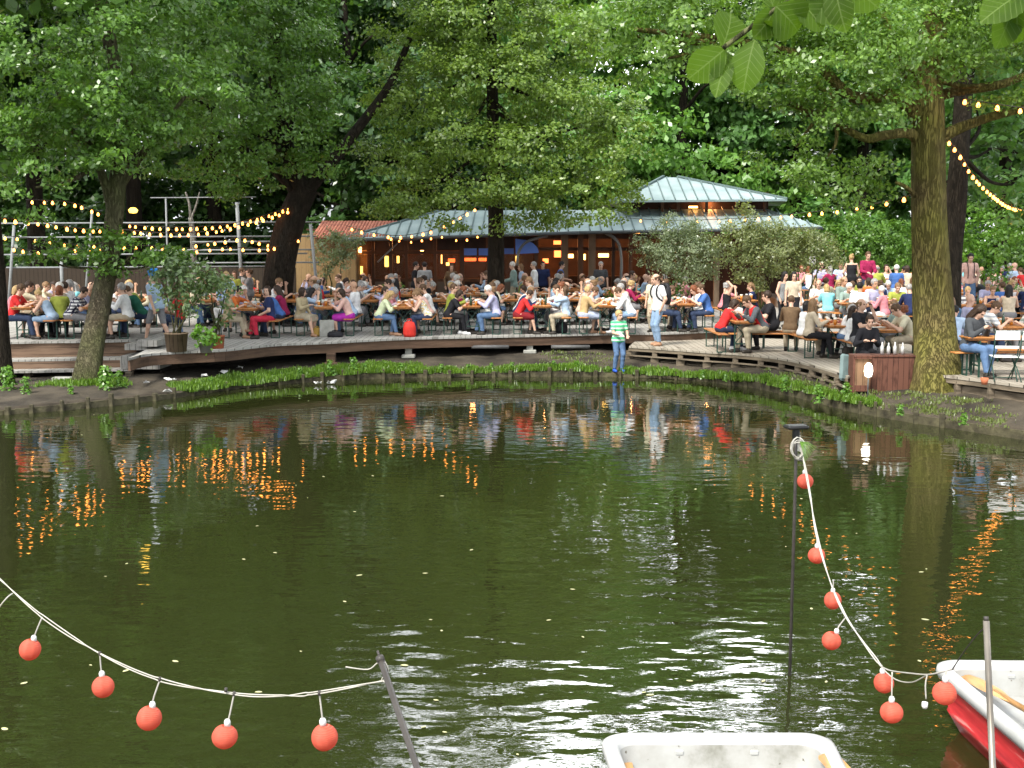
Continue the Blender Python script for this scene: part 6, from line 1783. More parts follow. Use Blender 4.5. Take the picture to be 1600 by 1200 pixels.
# bags
def bag(nm, loc, dims, mat, label, cat='bag', rz=0.0):
    mb = MB(); mb.lathe([(.001, 0), (.42, .02), (.5, .2), (.48, .6), (.36, .9), (.001, 1.0)], n=14, M=Matrix.Diagonal((*dims, 1)))
    r_ = empty(nm, loc, rz); tag(r_, label, cat); link('body', mb.mesh(nm, mat), r_)
    mb = MB(); mb.tube([(-dims[0] * .2, 0, dims[2] * .95), (-dims[0] * .12, 0, dims[2] * 1.1), (dims[0] * .12, 0, dims[2] * 1.1), (dims[0] * .2, 0, dims[2] * .95)], .012, 5); mb.build('handle', mat, r_)
bag('backpack', PX(640, 31.75, ZD), (.34, .24, .42), noisy('red_nylon', (.55, .03, .02), .2, 8, .6), 'bright red backpack standing on the deck between two women', 'backpack')
bag('bag', PX(524, 31.7, ZD), (.42, .26, .16), noisy('backpack_black', (0, 0, 0)), 'flat black bag on the deck beside the pale grey board')
bag('bag', PX(877, 33.0, ZD), (.34, .26, .32), noisy('backpack_black', (0, 0, 0)), 'black bag under the bench of the pale blue blouse')
bag('bag', PX(495, 31.9, ZD), (.26, .2, .24), noisy('ochre_bag', (.32, .20, .04), .2, 8, .7), 'ochre paper bag under the table of the khaki jacket')
bag('bag', PX(1268, 30.4, ZS + .46), (.5, .3, .22), noisy('denim_bag', (.10, .12, .16), .3, 8, .8), 'grey blue bag lying on the bench right of the brown jacket')
bag('backpack', PX(1325, 28.2, ZS), (.3, .24, .3), noisy('dark_bag', (.04, .035, .03), .3, 8, .8), 'dark backpack under the table with the orange juice', 'backpack')

# potted plants
def pot(px, Y, z, r0, r1, h, mat, label_p, lobes, leafm, leaf=.11, per=30, dens=9, stems=4):
    b = PX(px, Y, z); r_ = empty('potted_plant', b); tag(r_, label_p, 'plant')
    mb = MB(); mb.lathe([(.001, 0), (r0, 0), (r1, h), (r1 * 1.04, h), (r1 * 1.04, h - .03), (r1 * .9, h), (r1 * .88, h - .05), (.001, h - .05)], n=16); p_ = mb.build('pot', mat, r_)
    L2 = [(x, y, zz, a, a * .8, c) for (x, y, zz, a, c) in lobes]
    link('foliage', crown_mesh('pot_leaves', L2, dens, leaf, leafm, csize=(.1, .26), per=per, flat=1.0), r_)
    mb = MB()
    for k in range(stems):
        l = L2[k % len(L2)]
        limb(mb, [(random.uniform(-.08, .08), random.uniform(-.08, .08), h - .05), (l[0] * .5, l[1] * .5, (h + l[2]) / 2), (l[0], l[1], l[2])], .018, .008, n=5, wob=0, seg=3)
    mb.build('stem', B_GREY, r_)
    return r_
WP = planks('wine_barrel', (.09, .06, .04), (.18, .13, .085), .09, 'X')
pot(276, 27.6, ZD, .22, .26, .42, WP, 'tall oleander in a round wooden tub at the terrace edge', [(.0, 0, 1.2, .4, .4), (.3, 0, 1.65, .5, .4), (-.3, 0, 1.7, .45, .4), (.75, 0, 1.5, .45, .3), (.1, 0, 1.95, .45, .3), (.8, 0, 1.8, .3, .2), (.35, 0, 1.1, .3, .4)], leafmat('oleander', (.06, .11, .04), (.24, .34, .16)), .11, 17, 9, 9)
pot(338, 28.4, ZD, .17, .2, .3, noisy('terracotta', (0, 0, 0)), 'spreading oleander in a clay pot left of the diners', [(.1, 0, .9, .3, .4), (-.1, 0, 1.4, .35, .3), (.3, 0, 1.5, .4, .25)], leafmat('oleander', (0, 0, 0), (0, 0, 0)), .11, 14, 8, 6)
pot(322, 27.3, ZD, .12, .17, .24, noisy('zinc_pot', (.22, .21, .2), .15, 6, .5), 'small bushy plant in a zinc bucket at the terrace edge', [(0, 0, .34, .28, .16), (0, 0, .44, .18, .12)], G_FRESH, .11, 26, 14, 4)
pot(1050, 39.2, ZD, .2, .25, .35, noisy('terracotta', (0, 0, 0)), 'leafy potted plant before the bar, left of the grey bush', [(0, 0, .9, .5, .4), (-1.5, 0, .8, .5, .25), (.3, 0, 1.2, .3, .3)], G_MID, .11, 20, 6, 3)
pot(616, 42.5, ZD, .2, .25, .4, noisy('terracotta', (0, 0, 0)), 'low green potted plant beside the standing pair', [(0, 0, .8, .4, .4), (.4, 0, .7, .3, .3)], G_MID, .1, 20, 6, 3)
pot(1548, 37.0, ZD, .2, .25, .4, noisy('terracotta', (0, 0, 0)), 'feathery green potted plant before the woman in black at the right', [(0, 0, 1.3, .35, .5), (.5, 0, 1.1, .3, .4), (.2, 0, 1.6, .3, .2)], G_FRESH, .1, 20, 9, 4)
# sign with symbols on a pole
sg = empty('sign', PX(1267, 36.9, ZD)); tag(sg, 'small white sign with dark symbols on a thin pole among the guests', 'sign')
mb = MB(); mb.tube([(0, 0, 0), (0, 0, 1.75)], .02, 6); mb.build('pole', noisy('gutter_metal', (0, 0, 0)), sg)
mb = MB(); mb.box((0, 0, 1.88), (.20, .02, .24), bev=.008); mb.build('panel', noisy('sign_white', (.8, .8, .8), .03, 5, .4), sg)
mb = MB()
for dx, dz in ((-.04, .05), (.05, .06), (-.05, -.04), (.04, -.03), (0, .0)): mb.box((dx, -.012, 1.88 + dz), (.045, .004, .045))
mb.build('symbols', noisy('sign_ink', (.03, .03, .03), .1, 5, .5), sg)

# ------------------------------------------------------------------ strings of warm bulbs
BULB = emis('warm_bulb', (1, .31, .05), 4.8)
CAB = noisy('dark_cable', (.03, .028, .025), .2, 10, .6)
CABW = noisy('white_cable', (.40, .385, .34), .12, 14, .5)
SOCK = noisy('socket_white', (.62, .62, .6), .08, 14, .4)
mb = MB(); mb.lathe([(.0001, -.05), (.028, -.042), (.038, -.012), (.030, .02), (.014, .045), (.0001, .05)], n=10); BULB_ME = mb.mesh('bulb', BULB)
def string_light(label, pts, n, Y=None, off=.06, skip=0.0, cable=CAB, r=.010, size=1.0, vertices=None):
    """pts: (px, py[, Y]); n bulbs hung below the cable"""
    W = [P(p[0], p[1], Y=(p[2] if len(p) > 2 else Y)) for p in pts]
    c = W[0]; root = empty('string_light', c); tag(root, label, 'string lights', 'strings of warm bulbs')
    cur = curve_pts(W, 8)
    mb = MB(); mb.tube([p - c for p in cur], r, 5); mb.build('cable', cable, root)
    acc = [0]
    for a, b in zip(cur, cur[1:]): acc.append(acc[-1] + (b - a).length)
    for k in range(n):
        if random.random() < skip: continue
        s = acc[-1] * (k + .5 + random.uniform(-.22, .22)) / n; i = max(j for j in range(len(acc)) if acc[j] <= s)
        i = min(i, len(cur) - 2)
        t = (s - acc[i]) / max(1e-6, acc[i + 1] - acc[i])
        q = cur[i].lerp(cur[i + 1], t) - c - Vector((0, 0, off * size))
        o = link('bulb', BULB_ME, root, q); o.scale = (size * random.uniform(.72, .95),) * 3
    return root
string_light('string of large warm bulbs sagging from the left edge to the leaning trunk', [(-30, 338, 28), (0, 340, 28.5), (60, 346, 30), (120, 356, 32), (175, 358, 34)], 13, size=1.15)
string_light('short string of bulbs falling toward the leaning left trunk, highest of them', [(40, 312, 33), (110, 316, 34), (160, 334, 35)], 8, size=1.1)
string_light('upper long string of bulbs rising to the dark forked trunk', [(170, 346, 37), (250, 354, 37), (340, 352, 36.8), (400, 340, 36.5), (455, 322, 36)], 25, size=1.2)
string_light('second string of bulbs rising to the dark forked trunk just below the upper one', [(170, 356, 37), (260, 364, 37), (330, 360, 36.8), (400, 344, 36.4), (455, 326, 35.9)], 21, size=1.2)
string_light('low string of scattered bulbs before the pipe frame at the left', [(-10, 380, 34), (60, 392, 35), (150, 386, 36), (235, 384, 37), (300, 388, 37)], 16, size=1.15)
string_light('low string of scattered bulbs before the pipe frame near the dark forked trunk', [(300, 382, 37), (345, 376, 37), (380, 372, 37), (430, 382, 36.5), (470, 372, 36)], 13, size=1.15)
string_light('lowest sparse string of bulbs between the oleander and the dark forked trunk', [(295, 392, 36.5), (350, 386, 36.5), (400, 388, 36.5), (438, 384, 36)], 8, size=1.1)
string_light('sparse string of bulbs by the left leaning trunk, just above the heads', [(-5, 368, 31), (50, 372, 31), (120, 382, 31), (160, 380, 31)], 7)
string_light('string of bulbs hanging along the left eave of the pavilion', [(540, 352, 40), (575, 362, 40), (620, 368, 40), (665, 362, 40), (700, 348, 40), (750, 320, 39)], 13, size=1.2)
string_light('lower string of bulbs inside the pavilion left of the linden trunk', [(600, 368, 43.8), (640, 376, 43.8), (690, 368, 43.8), (720, 374, 43.8), (752, 366, 43.8)], 9, size=1.0)
string_light('string of bulbs across the right metal roof toward the mossy trunk', [(970, 340, 42), (1040, 344, 41), (1110, 343, 40), (1170, 340, 37), (1260, 332, 32), (1350, 321, 28), (1430, 303, 24.8)], 17, size=1.1)
string_light('bright dense string of bulbs curving down from the mossy trunk to the right edge', [(1479, 214, 24.6), (1500, 240, 25.6), (1520, 272, 27), (1550, 302, 29.5), (1580, 322, 33), (1625, 334, 38)], 30, size=1.05)
string_light('short string of three bulbs along the right limb of the mossy tree', [(1490, 150, 24), (1540, 160, 23.6), (1612, 170, 23)], 4, size=1.15)
# amber lantern lit in the leaves by the left trunk
mb = MB(); mb.lathe([(.001, -.06), (.08, -.05), (.11, .01), (.06, .06), (.001, .07)], n=12)
tag(mb.build('leaf_lamp', emis('yellow_lamp', (1, .6, .08), 2.0), loc=P(208, 329, Y=28.2)), 'bright yellow lamp half hidden in leaves right of the leaning left trunk', 'lamp')

# ------------------------------------------------------------------ poles in the water and garlands of red lanterns
POLE = noisy('dark_pole', (.05, .045, .04), .3, 12, .45)
def lantern_mat():
    m, nt, b = new_mat('red_paper')
    tc = N(nt, 'ShaderNodeTexCoord'); sp = N(nt, 'ShaderNodeSeparateXYZ'); nt.links.new(tc.outputs['Object'], sp.inputs[0])
    w = N(nt, 'ShaderNodeMath', operation='MULTIPLY'); w.inputs[1].default_value = 700; nt.links.new(sp.outputs['Z'], w.inputs[0])
    s = N(nt, 'ShaderNodeMath', operation='SINE'); nt.links.new(w.outputs[0], s.inputs[0])
    bp = N(nt, 'ShaderNodeBump'); bp.inputs['Strength'].default_value = .35; bp.inputs['Distance'].default_value = .004; nt.links.new(s.outputs[0], bp.inputs['Height'])
    nt.links.new(bp.outputs[0], b.inputs['Normal'])
    n = N(nt, 'ShaderNodeTexNoise'); n.inputs['Scale'].default_value = 18; nt.links.new(tc.outputs['Object'], n.inputs['Vector'])
    r = ramp(nt, [(.3, (.60, .12, .07)), (.7, (.70, .165, .10))]); nt.links.new(n.outputs[0], r.inputs[0]); nt.links.new(r.outputs[0], b.inputs['Base Color'])
    b.inputs['Roughness'].default_value = .6
    tr = N(nt, 'ShaderNodeBsdfTranslucent'); tr.inputs[0].default_value = (.88, .17, .09, 1)
    ms = N(nt, 'ShaderNodeMixShader'); ms.inputs[0].default_value = .4
    nt.links.new(b.outputs[0], ms.inputs[1]); nt.links.new(tr.outputs[0], ms.inputs[2]); nt.links.new(ms.outputs[0], nt.nodes['Material Output'].inputs[0])
    return m
REDP = lantern_mat()
def lantern_shape(seed):
    rr = random.Random(seed); mb = MB(); n = 28; prof = []
    rings = 17
    vs = []; fs = []
    fold = rr.uniform(-2.2, -1.0)
    for i in range(rings):
        t = math.pi * (.10 + .80 * i / (rings - 1)); 
        for k in range(n):
            a = 2 * math.pi * k / n
            d = (a - fold + math.pi) % (2 * math.pi) - math.pi
            crease = 1 - .13 * math.exp(-(d / .14) ** 2) * math.sin(t) - .05 * math.exp(-((abs(d) - 1.5) / .12) ** 2) * math.sin(t)
            r_ = .0625 * math.sin(t) * crease * (1 + .012 * math.sin(3 * a + seed))
            vs.append((r_ * math.cos(a), r_ * math.sin(a), .0625 * math.cos(t) * 1.02))
    for i in range(rings - 1):
        for k in range(n): fs.append((i * n + k, (i + 1) * n + k, (i + 1) * n + (k + 1) % n, i * n + (k + 1) % n))
    mb.add(vs, fs, 0, True)
    return mb.mesh('paper_shade', REDP)
LSH = [lantern_shape(s) for s in (1, 2, 3)]
mb = MB(); mb.lathe([(.0001, -.012), (.016, -.010), (.017, .012), (.011, .024), (.0001, .026)], n=10); SOCK_ME = mb.mesh('socket', SOCK)
def lantern(px, py, Y, ax, ay, label, k):
    c = P(px, py, Y=Y); a = P(ax, ay, Y=Y + .01)
    r_ = empty('paper_lantern', c); tag(r_, label, 'lantern', 'red paper lanterns')
    d = (a - c).normalized()
    o = link('paper_shade', LSH[k % 3], r_); o.rotation_euler = (random.uniform(-.15, .15), d.x * .5, random.uniform(-.9, .9)); o.scale = (random.uniform(.94, 1.05), random.uniform(.94, 1.05), random.uniform(.93, 1.03))
    s = link('socket', SOCK_ME, r_, d * .066)
    mb = MB(); mb.tube(curve_pts([d * .078, d * .1 + Vector((random.uniform(-.004, .004), 0, .01)), a - c], 4), .0042, 6); mb.build('lead', CABW, r_)
def Yd(rad_px): return .0625 * 1931 / rad_px
gl_ = [(47, 1015, 17, 66, 964), (161, 1073, 18, 156, 1021), (233, 1122, 19.5, 250, 1062), (351, 1151, 20.5, 366, 1083), (507, 1152, 22, 499, 1083)]
lg = [P(-60, 850, Y=7.9), P(0, 905, Y=7.4), P(66, 963, Y=Yd(17)), P(156, 1021, Y=Yd(18)), P(250, 1062, Y=Yd(19.5)), P(366, 1084, Y=Yd(20.5)), P(440, 1087, Y=5.7), P(499, 1082, Y=Yd(22)), P(603, 1063, Y=5.35)]
def cable_pair(name, label, pts, loops=(), r=.0034, mat=CABW):
    c = pts[0]; root = empty(name, c); tag(root, label, 'cable')
    cur = curve_pts(pts, 12)
    for s in (0, 1):
        mb = MB(); q = []
        for i, p in enumerate(cur):
            a = i * .17 + s * math.pi
            q.append(p - c + Vector((math.cos(a) * .005, math.sin(a) * .005, math.sin(a) * .005 * (1.6 if i % 24 < 9 else .7))))
        mb.tube(q, r, 6); mb.build('strand', mat, root)
    for l in loops:
        mb = MB(); mb.tube([Vector(v) - c for v in l], r * .85, 6); mb.build('loop', mat, root)
    return root
gar = cable_pair('lantern_cable', 'white twisted cable of the left lantern garland tied to the leaning pole', lg, [curve_pts([P(603, 1058, Y=5.35), P(592, 1036, Y=5.35), P(575, 1046, Y=5.35), P(540, 1042, Y=5.35)], 5), curve_pts([P(599, 1030, Y=5.34), P(607, 1048, Y=5.33), P(596, 1062, Y=5.34), P(608, 1068, Y=5.33)], 4)])
cc_ = gar.location
for (x, y, Y_) in ((156, 1021, Yd(18)), (250, 1061, Yd(19.5)), (353, 1078, 5.9), (366, 1084, Yd(20.5)), (499, 1083, Yd(22)), (603, 1063, 5.35)):
    q = P(x, y, Y=Y_) - cc_; mb = MB(); mb.tube([q + Vector((-.006, 0, 0)), q + Vector((.006, 0, 0))], .013, 8); mb.build('cable_tie', POLE, gar)
names = ['leftmost', 'second from the left', 'middle', 'second from the pole', 'nearest to the leaning pole']
for k, (px, py, r_, ax, ay) in enumerate(gl_): lantern(px, py, Yd(r_), ax, ay, f'red paper lantern of the left garland, {names[k]}', k)
mb = MB(); mb.tube(curve_pts([P(20, 927, Y=7.25), P(10, 935, Y=7.2), P(-4, 955, Y=7.2), P(-8, 985, Y=7.2)], 5), .0042, 6)
tag(mb.build('loose_lead', CABW), 'loose white lead hanging from the left garland at the frame edge', 'cable')
po = empty('water_pole', P(598, 1032, Y=5.35)); tag(po, 'leaning dark pole holding the left lantern garland', 'pole'); c = po.location
q0, q1 = P(593, 1026, Y=5.35), P(652, 1200, Y=5.0); d = (q1 - q0).normalized()
mb = MB(); mb.tube([q0 - c, q0 + d * 3.4 - c], .0145, 10); mb.build('shaft', POLE, po)
mb = MB(); mb.tube([q0 - c, q0 - d * .03 - c], .006, 6); mb.tube([q0 + d * .0 - c, q0 + d * .025 - c], .019, 10); mb.build('cap', POLE, po)
# pole in the middle with its floodlight head
Y2 = 9.25
top2 = P(1244, 668, Y=Y2); p2 = empty('water_pole', Vector((top2.x, top2.y, 0))); c = p2.location
tag(p2, 'tall thin dark pole in the pond with a flat black head and coiled cable', 'pole')
mb = MB(); mb.tube([(0, 0, -1), Vector((P(1243, 740, Y=Y2).x - c.x, 0, P(1243, 740, Y=Y2).z)), top2 - c], .0125, 8); mb.build('shaft', POLE, p2)
BLK = noisy('black_plastic', (.012, .012, .012), .2, 20, .4)
mb = MB(); mb.box((0, 0, top2.z + .005), (.17, .12, .03), bev=.012, rz=.2); mb.box((0, 0, top2.z - .05), (.05, .05, .12), bev=.01); mb.build('lamp_head', BLK, p2)
CABL = []
loops = []
for k in range(6):
    pts = []; ox, oy = random.uniform(-4, 4), random.uniform(-3, 3); rx_, ry_ = random.uniform(7, 12), random.uniform(11, 20)
    for j in range(13):
        a = j / 12 * 6.28 + k; pts.append(P(1245 + ox + rx_ * math.cos(a), 702 + oy + ry_ * math.sin(a), Y=Y2 - .04 - .012 * k))
    loops.append(pts)
rg = [P(1248, 690, Y=9.2), P(1256, 720, Y=9.15), P(1266, 775, Y=9.0), P(1276, 835, Y=8.7), P(1296, 905, Y=8.3), P(1320, 960, Y=7.9), P(1350, 1005, Y=7.6), P(1378, 1042, Y=7.3)]
gar = cable_pair('lantern_cable', 'white twisted cable of the right lantern garland coiled on the thin pole', rg, loops, r=.0045)
c = gar.location
mb = MB(); mb.tube([v - c for v in curve_pts([P(1378, 1042, Y=7.3), P(1392, 1048, Y=7.1), P(1422, 1052, Y=6.7), P(1449, 1054, Y=6.4), P(1472, 1050, Y=6.2), P(1490, 1045, Y=6.1)], 5)], .0042, 6); mb.build('strand', CABW, gar)
mb = MB(); mb.tube([v - c for v in curve_pts([P(1380, 1046, Y=7.2), P(1400, 1062, Y=7.0), P(1425, 1066, Y=6.7), P(1449, 1054, Y=6.4)], 5)], .0036, 6); mb.build('strand', CABW, gar)
mb = MB(); mb.tube([v - c for v in curve_pts([P(1488, 1046, Y=6.1), P(1505, 1020, Y=6.0), P(1525, 994, Y=5.8), P(1541, 978, Y=5.65)], 5)], .0032, 6); mb.build('tie_cord', CAB, gar)
mb = MB(); mb.tube([v - c for v in curve_pts([P(1449, 1054, Y=6.4), P(1446, 1070, Y=6.4), P(1447, 1092, Y=6.4)], 4)], .0042, 6); mb.build('loose_lead', CABW, gar)
o = link('socket', SOCK_ME, gar, P(1445, 1100, Y=6.4) - c); o.rotation_euler = (math.pi, 0, 0)
mb = MB()
for k in range(9):
    a = P(1250, 690, Y=9.15); b_ = P(1258 + k * 2.2, 722 - k * 2.8, Y=9.05); mb.tube([a - c, a.lerp(b_, .5) - c + Vector((0, 0, .015)), b_ - c], .0028, 4)
mb.build('fir_twig', G_FRESH, gar)
gr_ = [(1258, 752, 12.7, 1256, 724), (1276, 868, 13.2, 1277, 838), (1301, 938, 13.8, 1302, 906), (1299, 1001, 15.2, 1322, 964), (1381, 1067, 16.6, 1378, 1044), (1393, 1113, 18.2, 1394, 1050), (1476, 1083, 20, 1478, 1050)]
nm2 = ['topmost, just below the cable coil', 'second from the top', 'third from the top', 'fourth from the top, on a slanting lead', 'fifth from the top, at the cable bend', 'lowest of all', 'nearest the red boat']
for k, (px, py, r_, ax, ay) in enumerate(gr_): lantern(px, py, Yd(r_), ax, ay, f'red paper lantern of the right garland, {nm2[k]}', k + 1)
top3 = P(1541, 970, Y=5.65); p3 = empty('water_pole', Vector((top3.x, top3.y, 0))); c = p3.location; tag(p3, 'metal pole at the lower right standing in front of the red and white boat', 'pole')
q1 = P(1551, 1200, Y=5.5); d = (q1 - top3).normalized()
mb = MB(); mb.tube([top3 - c, top3 + d * 3.2 - c], .0155, 10); mb.build('shaft', noisy('steel_pole', (.20, .18, .15), .5, 7, .35, metal=.5, stretch=(1, 1, .3)), p3)
mb = MB(); mb.tube([top3 + d * .0 - c, top3 - d * .02 - c], .012, 8); mb.build('cap', POLE, p3)

# ------------------------------------------------------------------ rowing boats
BW = noisy('boat_white', (.36, .37, .35), .10, 2.5, .35, col2=(.47, .47, .46), spec=.4)
def boat_inner():
    m, nt, b = new_mat('boat_inside')
    tc = N(nt, 'ShaderNodeTexCoord')
    n = N(nt, 'ShaderNodeTexNoise'); n.inputs['Scale'].default_value = 3.5; n.inputs['Detail'].default_value = 8; n.inputs['Roughness'].default_value = .65
    nt.links.new(tc.outputs['Object'], n.inputs['Vector'])
    r = ramp(nt, [(.28, (.15, .15, .12)), (.46, (.29, .29, .27)), (.75, (.37, .38, .37))]); nt.links.new(n.outputs[0], r.inputs[0])
    n2 = N(nt, 'ShaderNodeTexNoise'); n2.inputs['Scale'].default_value = 26; n2.inputs['Detail'].default_value = 3; nt.links.new(tc.outputs['Object'], n2.inputs['Vector'])
    r2 = ramp(nt, [(.0, (1, 1, 1)), (.69, (1, 1, 1)), (.75, (.25, .2, .13))]); nt.links.new(n2.outputs[0], r2.inputs[0])
    mx = N(nt, 'ShaderNodeMix', data_type='RGBA', blend_type='MULTIPLY'); mx.inputs[0].default_value = 1; nt.links.new(r.outputs[0], mx.inputs[6]); nt.links.new(r2.outputs[0], mx.inputs[7])
    nt.links.new(mx.outputs[2], b.inputs['Base Color']); b.inputs['Roughness'].default_value = .45
    return m
BIN = boat_inner()
def boat_red():
    m, nt, b = new_mat('boat_red')
    tc = N(nt, 'ShaderNodeTexCoord')
    mp = N(nt, 'ShaderNodeMapping'); mp.inputs['Scale'].default_value = (1, .35, 3); nt.links.new(tc.outputs['Object'], mp.inputs[0])
    n = N(nt, 'ShaderNodeTexNoise'); n.inputs['Scale'].default_value = 7; n.inputs['Detail'].default_value = 7; nt.links.new(mp.outputs[0], n.inputs['Vector'])
    r = ramp(nt, [(.3, (.30, .012, .018)), (.62, (.52, .03, .035)), (.70, (.55, .20, .18))]); nt.links.new(n.outputs[0], r.inputs[0])
    nt.links.new(r.outputs[0], b.inputs['Base Color']); b.inputs['Roughness'].default_value = .4
    return m
BRED = boat_red()
def rrect(w0, w1, y0, y1, rad, z, n=7):
    """rounded outline: far end y1 with half width w1, near end y0 with half width w0"""
    out = []
    for (cx, cy, a0) in ((w1 - rad, y1 - rad, 0), (-w1 + rad, y1 - rad, 90), (-w0 + rad, y0 + rad, 180), (w0 - rad, y0 + rad, 270)):
        for k in range(n):
            a = R(a0 + 90 * k / (n - 1)); out.append((cx + rad * math.cos(a), cy + rad * math.sin(a), z))
    # extra points along the sides for a gentle sheer
    return out
def boat(loc, rz, label, hullmat, width=.69, length=3.3, oars=True):
    root = empty('rowing_boat', loc, rz); tag(root, label, 'boat', 'rowing boats')
    def ring(ins, z, sh=0.0): return [(x, y, z + .05 * (max(0, -y / length) ** 2) ) for x, y, _ in rrect(width * .72 - ins, width - ins, -length + ins, -ins, max(.04, .15 - ins * .4), 0)]
    n = 28
    def loft(mb, rings, mi=0, cap0=False, cap1=False):
        vs = [v for r_ in rings for v in r_]; fs = []
        for i in range(len(rings) - 1):
            for k in range(n): fs.append((i * n + k, i * n + (k + 1) % n, (i + 1) * n + (k + 1) % n, (i + 1) * n + k))
        if cap0: fs.append(tuple(range(n)))
        if cap1: fs.append(tuple((len(rings) - 1) * n + k for k in range(n)))
        mb.add(vs, fs, mi, True)
    mb = MB(); loft(mb, [ring(.30, -.14), ring(.20, -.10), ring(.09, .10), ring(.065, .14), ring(.075, .15), ring(.03, .36)], cap0=True); mb.build('hull', hullmat, root)
    mb = MB(); loft(mb, [ring(.03, .355), ring(.008, .365), ring(-.006, .40), ring(.0, .435), ring(.02, .447), ring(.05, .45), ring(.075, .445), ring(.088, .425), ring(.095, .40)]); mb.build('gunwale', BW, root)
    mb = MB(); loft(mb, [ring(.095, .402), ring(.12, .30), ring(.16, .17), ring(.20, .14)], cap1=True); mb.build('inside', BIN, root)
    for y_ in (-.42, -1.6, -2.6):
        mb = MB(); w_ = 2 * (width - .13 - .28 * width * (-y_ / length))
        mb.box((0, y_, .22 if y_ == -.42 else .27), (w_, .52 if y_ == -.42 else .28, .05), bev=.02); mb.build('thwart', BIN, root)
    for s in (-1, 1):
        for y_ in (-.02,):
            mb = MB(); mb.box((s * .22, -.105, .36), (.05, .02, .03), bev=.006); mb.build('bracket', BW, root)
    return root
OAR = noisy('oar_wood', (.35, .17, .05), .3, 3, .4, stretch=(5, 1, 5), col2=(.58, .32, .12))
def oar(a, b, label, blade=.55):
    """a = blade tip, b = handle end"""
    a, b = Vector(a), Vector(b); root = empty('oar', a); tag(root, label, 'oar', 'oars in the boats')
    d = (b - a).normalized(); L_ = (b - a).length
    mb = MB(); mb.tube([d * blade * .6, d * L_], .020, 8); mb.build('shaft', OAR, root)
    sx = d.cross(Vector((0, 0, 1))).normalized(); up = sx.cross(d)
    M = Matrix(((sx.x, d.x, up.x, 0), (sx.y, d.y, up.y, 0), (sx.z, d.z, up.z, 0), (0, 0, 0, 1)))
    mb = MB(); n = 10; vs = []
    for i in range(n):
        t = i / (n - 1); w = .068 * (1 - .75 * max(0, t - .55) / .45) * (1 if t > .08 else .72)
        for sgn, th in ((-1, 0), (-.3, .012), (.3, .012), (1, 0)): vs.append(M @ Vector((sgn * w, t * blade, th)))
        for sgn, th in ((.3, -.010), (-.3, -.010)): vs.append(M @ Vector((sgn * w, t * blade, th)))
    fs = [(i * 6 + k, i * 6 + (k + 1) % 6, (i + 1) * 6 + (k + 1) % 6, (i + 1) * 6 + k) for i in range(n - 1) for k in range(6)] + [tuple(range(6)), tuple((n - 1) * 6 + k for k in range(6))]
    mb.add(vs, fs); mb.build('blade', OAR, root)
a = P(945, 1146, z=.45); b_ = P(1288, 1150, z=.45)
w_ = (b_.x - a.x) / 2
boat((( a.x + b_.x) / 2 + .01, a.y + .04, 0), 0, 'white rowing boat at the bottom of the picture, its square end toward the pond', BW, width=w_ + .03)
bc = Vector(((a.x + b_.x) / 2, a.y, 0))
oar(P(968, 1184, z=.30), P(960, 1230, z=.40) + Vector((.05, -1.4, .1)), 'oar in the bottom white boat, at its left side', .4)
oar(P(1292, 1180, z=.42), P(1330, 1215, z=.46) + Vector((.1, -1.3, .05)), 'oar in the bottom white boat, its blade at the right corner', .5)
a = P(1464, 1033, z=.45)
boat((a.x + .72, a.y + .04, 0), R(-1.5), 'red rowing boat with a white rim and inside, at the right edge', BRED, width=.74)
oar(P(1512, 1057, z=.36), P(1605, 1122, z=.50) + Vector((.25, -.7, .0)), 'oar with a worn orange blade in the red boat', .62)

